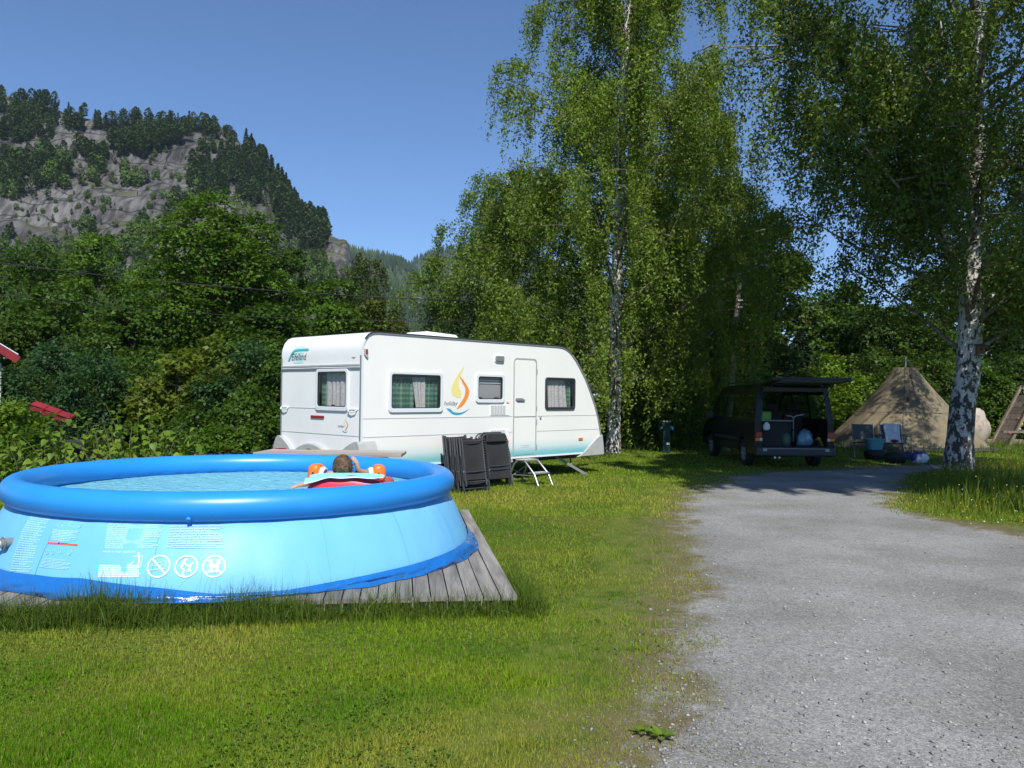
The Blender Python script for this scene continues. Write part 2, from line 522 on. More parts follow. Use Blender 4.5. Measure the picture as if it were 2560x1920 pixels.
# ------------------------------------------------------------------ mountain and far hills
def rock_mat():
    m, nt, out = new_mat('granite_slabs')
    b = N(nt, 'ShaderNodeBsdfPrincipled'); b.inputs['Roughness'].default_value = .9; b.inputs['Specular IOR Level'].default_value = .25
    tc = N(nt, 'ShaderNodeTexCoord')
    n1 = N(nt, 'ShaderNodeTexNoise'); n1.inputs['Scale'].default_value = .035; n1.inputs['Detail'].default_value = 9; n1.inputs['Roughness'].default_value = .62
    mp = N(nt, 'ShaderNodeMapping'); mp.inputs['Scale'].default_value = (.42, .10, .07)
    n2 = N(nt, 'ShaderNodeTexNoise'); n2.inputs['Scale'].default_value = 1.6; n2.inputs['Detail'].default_value = 7
    n3 = N(nt, 'ShaderNodeTexNoise'); n3.inputs['Scale'].default_value = .16; n3.inputs['Detail'].default_value = 8
    nt.links.new(tc.outputs['Object'], mp.inputs[0]); nt.links.new(mp.outputs[0], n2.inputs['Vector'])
    nt.links.new(tc.outputs['Object'], n1.inputs['Vector']); nt.links.new(tc.outputs['Object'], n3.inputs['Vector'])
    r1 = N(nt, 'ShaderNodeValToRGB'); cr = r1.color_ramp
    cr.elements[0].position = .33; cr.elements[0].color = (.058, .057, .058, 1)
    cr.elements[1].position = .68; cr.elements[1].color = (.160, .158, .157, 1)
    r2 = N(nt, 'ShaderNodeValToRGB'); cr = r2.color_ramp
    cr.elements[0].position = .38; cr.elements[0].color = (.42, .41, .41, 1)
    cr.elements[1].position = .60; cr.elements[1].color = (1.08, 1.07, 1.05, 1)
    nt.links.new(n1.outputs['Fac'], r1.inputs[0]); nt.links.new(n2.outputs['Fac'], r2.inputs[0])
    mu = N(nt, 'ShaderNodeMix', data_type='RGBA', blend_type='MULTIPLY'); mu.inputs['Factor'].default_value = 1
    nt.links.new(r1.outputs[0], mu.inputs['A']); nt.links.new(r2.outputs[0], mu.inputs['B'])
    # joints and cracks
    mv = N(nt, 'ShaderNodeMapping'); mv.inputs['Scale'].default_value = (.075, .035, .17); mv.inputs['Rotation'].default_value = (.3, .25, .2)
    nd = N(nt, 'ShaderNodeVectorMath', operation='MULTIPLY_ADD'); nd.inputs[1].default_value = (10, 10, 5)
    nt.links.new(n3.outputs['Color'], nd.inputs[0]); nt.links.new(tc.outputs['Object'], nd.inputs[2]); nt.links.new(nd.outputs[0], mv.inputs[0])
    vo = N(nt, 'ShaderNodeTexVoronoi', feature='DISTANCE_TO_EDGE'); vo.inputs['Scale'].default_value = 1.0; nt.links.new(mv.outputs[0], vo.inputs['Vector'])
    ck = N(nt, 'ShaderNodeMapRange'); ck.inputs['From Max'].default_value = .045; ck.inputs['To Min'].default_value = .70; nt.links.new(vo.outputs['Distance'], ck.inputs['Value'])
    mk_ = N(nt, 'ShaderNodeVectorMath', operation='SCALE'); nt.links.new(mu.outputs['Result'], mk_.inputs[0]); nt.links.new(ck.outputs[0], mk_.inputs['Scale'])
    # heather and moss on the ledges
    ge = N(nt, 'ShaderNodeNewGeometry'); sx = N(nt, 'ShaderNodeSeparateXYZ'); nt.links.new(ge.outputs['Normal'], sx.inputs[0])
    ad = N(nt, 'ShaderNodeMath', operation='ADD'); nt.links.new(sx.outputs['Z'], ad.inputs[0])
    sc = N(nt, 'ShaderNodeMath', operation='MULTIPLY_ADD'); sc.inputs[1].default_value = .9; sc.inputs[2].default_value = -.45
    nt.links.new(n3.outputs['Fac'], sc.inputs[0]); nt.links.new(sc.outputs[0], ad.inputs[1])
    mr = N(nt, 'ShaderNodeMapRange'); mr.inputs['From Min'].default_value = .82; mr.inputs['From Max'].default_value = 1.0
    nt.links.new(ad.outputs[0], mr.inputs['Value'])
    r3 = N(nt, 'ShaderNodeValToRGB'); cr = r3.color_ramp
    cr.elements[0].position = .4; cr.elements[0].color = (.045, .06, .02, 1)
    cr.elements[1].position = .62; cr.elements[1].color = (.10, .10, .045, 1)
    nt.links.new(n1.outputs['Fac'], r3.inputs[0])
    mx = N(nt, 'ShaderNodeMix', data_type='RGBA')
    nt.links.new(mr.outputs[0], mx.inputs['Factor']); nt.links.new(mk_.outputs[0], mx.inputs['A']); nt.links.new(r3.outputs[0], mx.inputs['B'])
    # wooded foot of the slope
    sz = N(nt, 'ShaderNodeSeparateXYZ'); nt.links.new(tc.outputs['Object'], sz.inputs[0])
    mz = N(nt, 'ShaderNodeMapRange'); mz.inputs['From Min'].default_value = 38; mz.inputs['From Max'].default_value = 28; nt.links.new(sz.outputs['Z'], mz.inputs['Value'])
    mf = N(nt, 'ShaderNodeMix', data_type='RGBA'); mf.inputs['B'].default_value = (.030, .050, .016, 1); nt.links.new(mz.outputs[0], mf.inputs['Factor']); nt.links.new(mx.outputs['Result'], mf.inputs['A'])
    nt.links.new(mf.outputs['Result'], b.inputs['Base Color'])
    bp = N(nt, 'ShaderNodeBump'); bp.inputs['Strength'].default_value = 1.0; bp.inputs['Distance'].default_value = 2.2
    hs = N(nt, 'ShaderNodeMath', operation='ADD'); nt.links.new(n3.outputs['Fac'], hs.inputs[0]); nt.links.new(ck.outputs[0], hs.inputs[1])
    nt.links.new(hs.outputs[0], bp.inputs['Height']); nt.links.new(bp.outputs[0], b.inputs['Normal'])
    nt.links.new(b.outputs[0], out.inputs[0])
    return m
M['rock'] = rock_mat()

# crest of the mountain: sighting x, y of bare ground, distance
_crest = np.array([(-700, 330, 430), (-300, 275, 420), (-100, 262, 415), (0, 262, 410), (120, 288, 405), (190, 312, 400), (250, 326, 395), (330, 322, 395), (420, 318, 395), (520, 326, 390), (570, 338, 385), (600, 372, 380), (640, 420, 372), (690, 485, 365), (740, 560, 357), (790, 600, 350), (830, 602, 345), (866, 616, 340), (880, 660, 338), (890, 720, 338), (905, 800, 338), (940, 880, 340), (1000, 930, 345)], float)
def _dirs(px, py):
    d = ray(px, py); return d.x, d.y, d.z
def crest_at(theta):
    th = []; zz = []; rr = []
    for x, y, r_ in _crest:
        dx, dy, dz = _dirs(x, y); h = math.hypot(dx, dy)
        th.append(math.atan2(dx, dy)); zz.append(EYE + dz / h * r_); rr.append(r_)
    return np.interp(theta, th, zz), np.interp(theta, th, rr)
_ps = np.array([-.25, 0, .12, .25, .36, .44, .55, .62, .72, .78, .88, .95, 1.0, 1.06, 1.3, 1.8])
_pz = np.array([-.02, 0.01, .07, .22, .36, .41, .58, .63, .80, .835, .955, .985, 1.0, .985, .80, .45])
RB = 215.0
def mountain_z(theta, r_):
    """height of the mountain above the camp, by bearing and distance"""
    Z, Rr = crest_at(theta)
    s = (r_ - RB) / (Rr - RB)
    wob = (fbm(theta * 9 + 5, r_ * .012, 3) - .5)
    z = Z * np.interp(s + .16 * wob * np.clip(1 - s, 0, 1) * np.clip(s * 4, 0, 1), _ps, _pz)
    amp = np.clip(s * 3, 0, 1) * np.clip((1.02 - s) * 6, .12, 1) * np.clip(Z / 60, 0.1, 1)
    X = r_ * np.sin(theta); Y = r_ * np.cos(theta)
    k = z / 15 + 1.6 * fbm(X * .02 + 3, Y * .02, 3)
    fk = k - np.floor(k); st = np.clip((fk - .18) / .5, 0, 1); st = st * st * (3 - 2 * st)
    z = z + .42 * amp * ((np.floor(k) + st) - k + .5) * 15 * np.clip(1.1 - s, 0, 1) ** .3
    z = z + amp * (7.5 * (np.abs(fbm(X * .022 + Y * .006, Y * .02, 4) - .5) * -2 + .35) + 3.0 * (fbm(X * .10, Y * .10, 4) - .5))
    return z
_th = np.linspace(math.atan2(*_dirs(-640, 300)[:2]), math.atan2(*_dirs(1000, 930)[:2]), 250)
_rr = np.concatenate([np.linspace(165, 445, 205), np.linspace(450, 560, 20)])
TH, RR = np.meshgrid(_th, _rr, indexing='ij')
ZZ = mountain_z(TH, RR)
VM = np.stack([RR * np.sin(TH), RR * np.cos(TH), ZZ], -1).reshape(-1, 3)
def gridF(a, b):
    i, j = np.meshgrid(np.arange(a - 1), np.arange(b - 1), indexing='ij')
    k = (i * b + j).ravel()
    return np.stack([k, k + b, k + b + 1, k + 1], -1)
me = npmesh('mountain', VM, gridF(*TH.shape)[:, ::-1], smooth=True)
mountain = mobj('mountain', me, M['rock'])
tag(mountain, kind='structure')

def on_mountain(x, y):
    """first point where a sight line meets the mountain"""
    dx, dy, dz = _dirs(x, y); h = math.hypot(dx, dy); th = math.atan2(dx, dy); e = dz / h
    rs = np.linspace(225, 440, 400)
    z = mountain_z(np.full_like(rs, th), rs)
    hit = np.nonzero(z > EYE + e * rs)[0]
    if len(hit) == 0:
        i = int(np.argmax(z / rs))
        if (z[i] - EYE) / rs[i] < e - .02: return None
    else: i = hit[0]
    return Vector((rs[i] * math.sin(th), rs[i] * math.cos(th), float(z[i])))

M['far_forest_floor'] = pm('forest_floor', (.030, .050, .022), .95, vary=(.012, (.05, .07, .03), .4, .65))
def hill(name, pts, depth, back):
    """wooded hill: crest sightings with distances, falling towards the valley"""
    ths = []; zs = []
    for x, y, r_ in pts:
        dx, dy, dz = _dirs(x, y); h = math.hypot(dx, dy)
        ths.append(math.atan2(dx, dy)); zs.append((EYE + dz / h * r_, r_))
    tt = np.linspace(ths[0], ths[-1], 120)
    Z = np.interp(tt, ths, [a for a, b in zs]); Rr = np.interp(tt, ths, [b for a, b in zs])
    ss = np.concatenate([np.linspace(0, 1, 40), [1.1, 1.5]])
    V = []
    for i, t in enumerate(tt):
        for s in ss:
            r_ = Rr[i] - depth * (1 - s)
            z = Z[i] * (s ** .8 if s <= 1 else 1 - (s - 1) * 1.0)
            z += (vnoise(t * 60, s * 7) - .5) * 26 * min(1, 4 * (1 - min(s, 1)))
            V.append((r_ * math.sin(t), r_ * math.cos(t), max(z, -3)))
    V = np.array(V)
    o = mobj(name, npmesh(name, V, gridF(len(tt), len(ss))[:, ::-1], smooth=True), M['far_forest_floor'])
    tag(o, kind='structure')
    return V.reshape(len(tt), len(ss), 3)[:, :40]
HILL_A = hill('wooded_hill', [(480, 480, 1000), (700, 560, 1000), (880, 632, 1000), (960, 648, 1000), (1010, 664, 1000), (1080, 720, 1000), (1200, 820, 1000), (1350, 930, 1000)], 560, 0)
HILL_B = hill('wooded_hill', [(700, 900, 1500), (850, 780, 1500), (960, 690, 1500), (1012, 662, 1500), (1060, 640, 1500), (1100, 628, 1500), (1180, 612, 1500), (1280, 620, 1500), (1500, 700, 1500), (1800, 840, 1500), (2100, 920, 1500), (2500, 960, 1500)], 760, 0)

# ------------------------------------------------------------------ vegetation builders
def unit(v): return v / (np.linalg.norm(v, axis=-1, keepdims=True) + 1e-9)
def leaf_quads(P, size, rng, axis_bias=(0, 0, -.7), nrm=None, aspect=.62):
    n = len(P)
    a = unit(rng.normal(size=(n, 3)) + np.asarray(axis_bias))
    q = rng.normal(size=(n, 3)) if nrm is None else nrm + rng.normal(size=(n, 3)) * .55
    b = unit(np.cross(a, q))
    l = size[:, None] * .5
    tipc = P + a * l * .15
    V = np.stack([P - a * l * .8 + b * l * aspect * 1.1, P + a * l * 1.15, P - a * l * .8 - b * l * aspect * 1.1], 1).reshape(-1, 3)
    F = np.arange(n * 3).reshape(n, 3)
    return V, F
def leaf_cols(n, rng, base, spread=.28, yellow=.12):
    c = np.array(base)[None] * (1 + (rng.random((n, 1)) - .5) * 2 * spread)
    y = rng.random((n, 1)) * yellow
    c = c + y * np.array([[.10, .07, -.005]])
    return np.clip(c, .004, 1)
def tube_np(mb, pts, r, n=6): mb.tube(pts, r, n)

def birch_bark_mat(name, lo, hi, pale=(.58, .555, .51)):
    m, nt, out = new_mat(name)
    b = N(nt, 'ShaderNodeBsdfPrincipled'); b.inputs['Roughness'].default_value = .75
    tc = N(nt, 'ShaderNodeTexCoord')
    mp = N(nt, 'ShaderNodeMapping'); mp.inputs['Scale'].default_value = (10, 10, 6)
    mp2 = N(nt, 'ShaderNodeMapping'); mp2.inputs['Scale'].default_value = (6, 6, 30)
    nt.links.new(tc.outputs['Object'], mp.inputs[0]); nt.links.new(tc.outputs['Object'], mp2.inputs[0])
    n1 = N(nt, 'ShaderNodeTexNoise'); n1.inputs['Scale'].default_value = 1; n1.inputs['Detail'].default_value = 7; n1.inputs['Roughness'].default_value = .65
    n2 = N(nt, 'ShaderNodeTexNoise'); n2.inputs['Scale'].default_value = 1; n2.inputs['Detail'].default_value = 3
    nt.links.new(mp.outputs[0], n1.inputs['Vector']); nt.links.new(mp2.outputs[0], n2.inputs['Vector'])
    sx = N(nt, 'ShaderNodeSeparateXYZ'); nt.links.new(tc.outputs['Object'], sx.inputs[0])
    mr = N(nt, 'ShaderNodeMapRange'); mr.inputs['From Min'].default_value = 0; mr.inputs['From Max'].default_value = 3.5
    mr.inputs['To Min'].default_value = lo; mr.inputs['To Max'].default_value = hi
    nt.links.new(sx.outputs['Z'], mr.inputs['Value'])
    sb = N(nt, 'ShaderNodeMath', operation='SUBTRACT'); nt.links.new(n1.outputs['Fac'], sb.inputs[0]); nt.links.new(mr.outputs[0], sb.inputs[1])
    st = N(nt, 'ShaderNodeMapRange'); st.inputs['From Min'].default_value = -.015; st.inputs['From Max'].default_value = .03
    nt.links.new(sb.outputs[0], st.inputs['Value'])
    ln = N(nt, 'ShaderNodeMapRange'); ln.inputs['From Min'].default_value = .62; ln.inputs['From Max'].default_value = .70
    ln.inputs['To Max'].default_value = .6
    nt.links.new(n2.outputs['Fac'], ln.inputs['Value'])
    mxx = N(nt, 'ShaderNodeMath', operation='MAXIMUM'); nt.links.new(st.outputs[0], mxx.inputs[0]); nt.links.new(ln.outputs[0], mxx.inputs[1])
    mx = N(nt, 'ShaderNodeMix', data_type='RGBA'); mx.inputs['A'].default_value = c4(pale); mx.inputs['B'].default_value = (.045, .04, .035, 1)
    nt.links.new(mxx.outputs[0], mx.inputs['Factor']); nt.links.new(mx.outputs['Result'], b.inputs['Base Color'])
    bp = N(nt, 'ShaderNodeBump'); bp.inputs['Strength'].default_value = .8; bp.inputs['Distance'].default_value = .03
    nt.links.new(sb.outputs[0], bp.inputs['Height']); nt.links.new(bp.outputs[0], b.inputs['Normal'])
    nt.links.new(b.outputs[0], out.inputs[0])
    return m
M['birch_bark'] = birch_bark_mat('birch_bark', .50, .56)
M['birch_bark_old'] = birch_bark_mat('old_birch_bark', .44, .54, (.50, .485, .455))

M['limb'] = pm('birch_limb', (.16, .13, .11), .85, vary=(7, (.34, .31, .28), .5, .62))
def taper_path(p0, d0, L, seg, rng, up, wob):
    pts = [np.array(p0, float)]; d = np.array(d0, float)
    for i in range(seg):
        d = unit(d + np.array([0, 0, up]) / seg + rng.normal(size=3) * wob)
        pts.append(pts[-1] + d * L / seg)
    return pts

def birch(label, base, trunk, radii, zprof, nlimb, ntwig, nleaf, leaf, seed, col, bark='birch_bark', hang=(.6, 2.0), extra=(), az_bias=None, group=None, rise=.55, limb_r=.05, top_thin=1.0, spread=.28, clear=.0):
    """trunk: [(x,y,z)] relative; zprof: (z list, reach list) crown reach by limb height"""
    rng = np.random.default_rng(seed)
    root = empty('birch_tree', base)
    tag(root, label, 'tree', group)
    tz = np.array([p[2] for p in trunk]); tp = np.array(trunk)
    tpos = lambda z: np.array([np.interp(z, tz, tp[:, 0]), np.interp(z, tz, tp[:, 1]), z])
    mb = MB()
    dense = []
    for z in np.linspace(tz[0], tz[-1], 28):
        p = tpos(z); w = .018 * min(1, z)
        dense.append((p[0] + rng.normal() * w, p[1] + rng.normal() * w, z))
    rads = [float(np.interp(p[2], tz, radii)) for p in dense]
    if tz[0] <= 0: rads[0] *= 1.18
    mb.tube(dense, rads, 14)
    mb.build('trunk', M[bark], root, smooth=60)
    lb = MB()
    S = []; D = []; Hn = []
    zs = np.linspace(zprof[0][0], zprof[0][-1], nlimb)
    for i, z0 in enumerate(zs):
        reach = float(np.interp(z0, *zprof)) * (.80 + .32 * rng.random())
        az = i * 2.39996 + rng.normal() * .35
        zst = max(1.6, z0 - reach * rise * .9)
        p0 = tpos(min(zst, tz[-1] - .1))
        d0 = unit(np.array([math.cos(az), math.sin(az), rise + .25 * rng.random()]))
        pts = taper_path(p0, d0, reach * 1.12, 7, rng, -.25, .07)
        r0 = limb_r * (.5 + .5 * reach / 4)
        lb.tube(pts, [r0 * (1 - .86 * k / 7) for k in range(8)], 5, cap=False)
        arr = np.array(pts)
        m = max(3, int(ntwig * (.35 + .65 * reach / max(zprof[1]))))
        nk = max(2, int(reach * 2.0)); kt = .25 + .75 * (np.arange(nk) + rng.random(nk)) / nk
        ks = rng.normal(size=(nk, 2)) * .62 * (reach / 4)
        for q in range(nk):      # side shoots carry the leaf clumps
            f = kt[q] * 7; k = min(6, int(f)); p = arr[k] + (arr[k + 1] - arr[k]) * (f - k)
            lb.tube([p, p + np.array([ks[q, 0] * .6, ks[q, 1] * .6, .14]), p + np.array([ks[q, 0], ks[q, 1], .1])], [r0 * .3, r0 * .2, r0 * .1], 4, cap=False)
        for _ in range(m):
            q = int(rng.integers(nk)); t = kt[q]
            f = t * 7; k = min(6, int(f)); p = arr[k] + (arr[k + 1] - arr[k]) * (f - k)
            side = ks[q] * (.25 + .85 * rng.random()) + rng.normal(size=2) * .17
            p = p + np.array([side[0], side[1], rng.normal() * .12 + .10])
            S.append(p); D.append(unit(np.array([math.cos(az) + rng.normal() * .8, math.sin(az) + rng.normal() * .8, 0])))
            Hn.append(hang[0] + (hang[1] - hang[0]) * rng.random() ** 1.6 * (.4 + .6 * t))
    for (pts, r0, az, cnt) in extra:
        pts = [np.array(p, float) for p in pts]
        eb = MB(); eb.tube(pts, [r0 * (1 - .75 * k / (len(pts) - 1)) for k in range(len(pts))], 8, cap=False); eb.build('limb', M[bark], root, smooth=60)
        arr = np.array(pts)
        for _ in range(cnt):
            f = rng.random() * (len(pts) - 1) * .7 + (len(pts) - 1) * .3; k = min(len(pts) - 2, int(f)); p = arr[k] + (arr[k + 1] - arr[k]) * (f - k)
            S.append(p + rng.normal(size=3) * .35); D.append(unit(np.append(rng.normal(size=2), 0))); Hn.append(hang[0] + (hang[1] - hang[0]) * rng.random() ** 1.5)
    lb.build('limbs', M['limb'], root, smooth=60)['kind'] = 'stuff'
    S = np.array(S); D = np.array(D); Hn = np.array(Hn)
    tw = MB()
    pick = rng.permutation(len(S))[:min(len(S), 420)]
    for i in pick:
        k = np.array([0, .35, .75, 1.0])
        pts = [S[i] + D[i] * .35 * math.sqrt(q) + np.array([0, 0, .1 * math.sin(q * 3.1) - Hn[i] * q ** 1.3]) for q in k]
        tw.tube(pts, [.012, .009, .006, .003], 3, cap=False)
    tw.build('twigs', M['branch'], root)['kind'] = 'stuff'
    n = nleaf
    w = Hn / Hn.sum()
    idx = rng.choice(len(S), n, p=w)
    q = rng.random(n)
    P = S[idx] + D[idx] * (.38 * np.sqrt(q))[:, None]
    P[:, 2] += .1 * np.sin(q * 3.1) - Hn[idx] * q ** 1.3
    P += rng.normal(size=(n, 3)) * np.array([.085, .085, .06])
    P[:, 2] = np.maximum(P[:, 2], .25)
    # open slits where the trunk shows through
    tx = np.interp(P[:, 2], tz, tp[:, 0]); ty = np.interp(P[:, 2], tz, tp[:, 1])
    keep = ~((np.abs(P[:, 0] - tx + (P[:, 1] - ty) * base[0] / base[1] * -1) < clear * (.6 + .8 * vnoise(P[:, 2] * 1.3, P[:, 2] * 0 + seed))) & (P[:, 1] < ty + .1) & (rng.random(n) < np.clip(1.25 - P[:, 2] / 16, .45, .86)))
    P = P[keep]; idx = idx[keep]; n = len(P)
    size = leaf * (.7 + .6 * rng.random(n))
    V, F = leaf_quads(P, size, rng)
    tone = .80 + .40 * rng.random(len(S))
    cols = leaf_cols(n, rng, col, spread) * tone[idx][:, None]
    o = mobj('crown', npmesh('crown', V, F, np.repeat(cols, 3, 0)), M['leaf'], root)
    o['kind'] = 'stuff'
    return root

def broadleaf(name, label, base, H, lobes, nleaf, leaf, seed, col, trunk_r=.14, cat='tree', group=None, flat=.8, yellow=.12, spread=.3, stems=1, core=.55, per=52, spray=.30):
    """lobes: list of (cx,cy,cz,rx,ry,rz) ellipsoids of foliage"""
    rng = np.random.default_rng(seed)
    root = empty(name, base); tag(root, label, cat, group)
    mb = MB()
    for s in range(stems):
        ox, oy = (0, 0) if stems == 1 else rng.normal(size=2) * .25
        top = H * (.8 if stems == 1 else .6 + .3 * rng.random())
        pts = [(ox + rng.normal() * .05 * k, oy + rng.normal() * .05 * k, top * k / 6) for k in range(7)]
        mb.tube(pts, [trunk_r / (1 if stems == 1 else 2.5) * (1 - .8 * k / 6) for k in range(7)], 7)
    for l in lobes:
        c = np.array(l[:3]); z0 = max(.2, min(c[2] - l[5] * .5, H * .6))
        pts = [(0, 0, z0 * .8), tuple(c * np.array([.45, .45, 1]) * np.array([1, 1, .85])), tuple(c)]
        mb.tube(pts, [trunk_r * .45, trunk_r * .3, trunk_r * .1], 5, cap=False)
    mb.build('trunk', M['branch'], root, smooth=60)
    vol = np.array([l[3] * l[4] + l[4] * l[5] + l[3] * l[5] for l in lobes]); vol /= vol.sum()
    nc = max(20, nleaf // per)
    li = rng.choice(len(lobes), nc, p=vol)
    L = np.array(lobes)[li]
    d = unit(rng.normal(size=(nc, 3)) + np.array([0, -.15, .1]))
    rad = (core + (1.08 - core) * rng.random(nc) ** .55)
    rad *= .86 + .3 * vnoise(d[:, 0] * 3 + li * 7, d[:, 2] * 3 + d[:, 1] * 2)
    cc = L[:, :3] + d * L[:, 3:6] * rad[:, None]
    ci = rng.integers(0, nc, nleaf)
    # leafy sprays: flat tilted fans with dark gaps between them
    crad = (np.median(L[:, 3]) * .14 + spray * .62) * (.6 + .8 * rng.random(nc))
    pn = unit(d * .55 + np.array([0, 0, flat]) + rng.normal(size=(nc, 3)) * .22)
    e1 = unit(np.cross(pn, rng.normal(size=(nc, 3)))); e2 = np.cross(pn, e1)
    u1 = rng.normal(size=(nleaf, 1)) * crad[ci][:, None] * .8; u2 = rng.normal(size=(nleaf, 1)) * crad[ci][:, None] * .6
    P = cc[ci] + e1[ci] * u1 + e2[ci] * u2 + pn[ci] * (rng.normal(size=(nleaf, 1)) * .05 - .25 * (u1 ** 2 + u2 ** 2))
    P[:, 2] = np.maximum(P[:, 2], .12)
    nrm = pn[ci]
    size = leaf * (.65 + .7 * rng.random(nleaf))
    # leaf axis lies roughly in the plane facing outwards and up
    a = unit(np.cross(nrm, rng.normal(size=(nleaf, 3))) + rng.normal(size=(nleaf, 3)) * .35 + np.array([0, 0, -.25]))
    b = unit(np.cross(a, nrm + rng.normal(size=(nleaf, 3)) * .4))
    l = size[:, None] * .5
    V = np.stack([P - a * l * .8 + b * l * .85, P + a * l * 1.15, P - a * l * .8 - b * l * .85], 1).reshape(-1, 3)
    tone = .72 + .5 * rng.random(nc)
    cols = leaf_cols(nleaf, rng, col, spread, yellow) * tone[ci][:, None]
    o = mobj('crown', npmesh('crown', V, np.arange(nleaf * 3).reshape(-1, 3), np.repeat(cols, 3, 0)), M['leaf'], root)
    o['kind'] = 'stuff'
    return root

def conifer_np(H, Rb, n, seed, col, pine=False):
    """numpy triangles of a conifer: needle sprays"""
    rng = np.random.default_rng(seed)
    z = rng.random(n) ** (1.0 if pine else 1.25)
    if pine:
        z0 = .32 + .66 * z
        prof = np.interp(z0, [.3, .45, .7, .9, 1], [.35, .9, 1.0, .6, .1])
    else:
        z0 = .04 + .95 * z
        prof = (1 - z0) ** .85 + .03
    tier = np.floor(z0 * 11) / 11
    az = rng.random(n) * 2 * np.pi
    lob = .7 + .45 * vnoise(az * 1.3 + seed, tier * 9 + seed)
    rr = Rb * prof * lob * (.25 + .75 * rng.random(n) ** .5)
    P = np.stack([rr * np.cos(az), rr * np.sin(az), z0 * H - rr * (.12 if pine else .35)], -1)
    out = np.stack([np.cos(az), np.sin(az), np.full(n, .1 if pine else -.3)], -1) + rng.normal(size=(n, 3)) * (.5 if pine else .25)
    out = unit(out)
    sd_ = unit(np.cross(out, rng.normal(size=(n, 3)) * .5 + np.array([0, 0, 1])))
    l = H * (.055 if pine else .05) * (.6 + .8 * rng.random(n))[:, None]
    V = np.stack([P - out * l * .6 + sd_ * l * .55, P - out * l * .6 - sd_ * l * .55, P + out * l], 1).reshape(-1, 3)
    C = np.repeat(leaf_cols(n, rng, col, .35, .05), 3, 0)
    F = np.arange(3 * n).reshape(n, 3)
    return V, F, C

# ------------------------------------------------------------------ trees on the mountain
CONKINDS = []
for k in range(4):
    CONKINDS.append(('spruce_tree', conifer_np(1, .19 + .03 * k, 620, 40 + k, (.042, .078, .024))))
for k in range(4):
    CONKINDS.append(('pine_tree', conifer_np(1, .22 + .04 * k, 560, 60 + k, (.055, .092, .026), pine=True)))
CONKINDS.append(('leafy_tree', None))
def roundtree_np(n, seed, col):
    rng = np.random.default_rng(seed)
    d = unit(rng.normal(size=(n, 3))); rr = (.55 + .5 * rng.random(n) ** .5)
    rr *= .8 + .4 * vnoise(d[:, 0] * 3 + seed, d[:, 2] * 3)
    P = d * rr[:, None] * np.array([.34, .34, .46]) + np.array([0, 0, .54])
    a = unit(rng.normal(size=(n, 3))); b = unit(np.cross(a, d + rng.normal(size=(n, 3)) * .5))
    l = .06 * (.6 + .8 * rng.random(n))[:, None]
    V = np.stack([P - a * l + b * l * .8, P - a * l - b * l * .8, P + a * l], 1).reshape(-1, 3)
    return V, np.arange(3 * n).reshape(n, 3), np.repeat(leaf_cols(n, rng, col, .3, .15), 3, 0)
CONKINDS[8] = ('leafy_tree', roundtree_np(420, 5, (.062, .112, .022)))
_kmesh = []
for nm, (V, F, C_) in CONKINDS:
    tr = MB(); tr.tube([(0, 0, -.03), (0, 0, .5), (0, 0, .93)], [.016, .011, .004], 5, cap=False)
    tm = tr.mesh('trunk', smooth=60); tm.materials.append(M['branch'])
    cm = npmesh('crown', V, F, C_); cm.materials.append(M['needle'] if nm != 'leafy_tree' else M['leaf'])
    _kmesh.append((tm, cm))

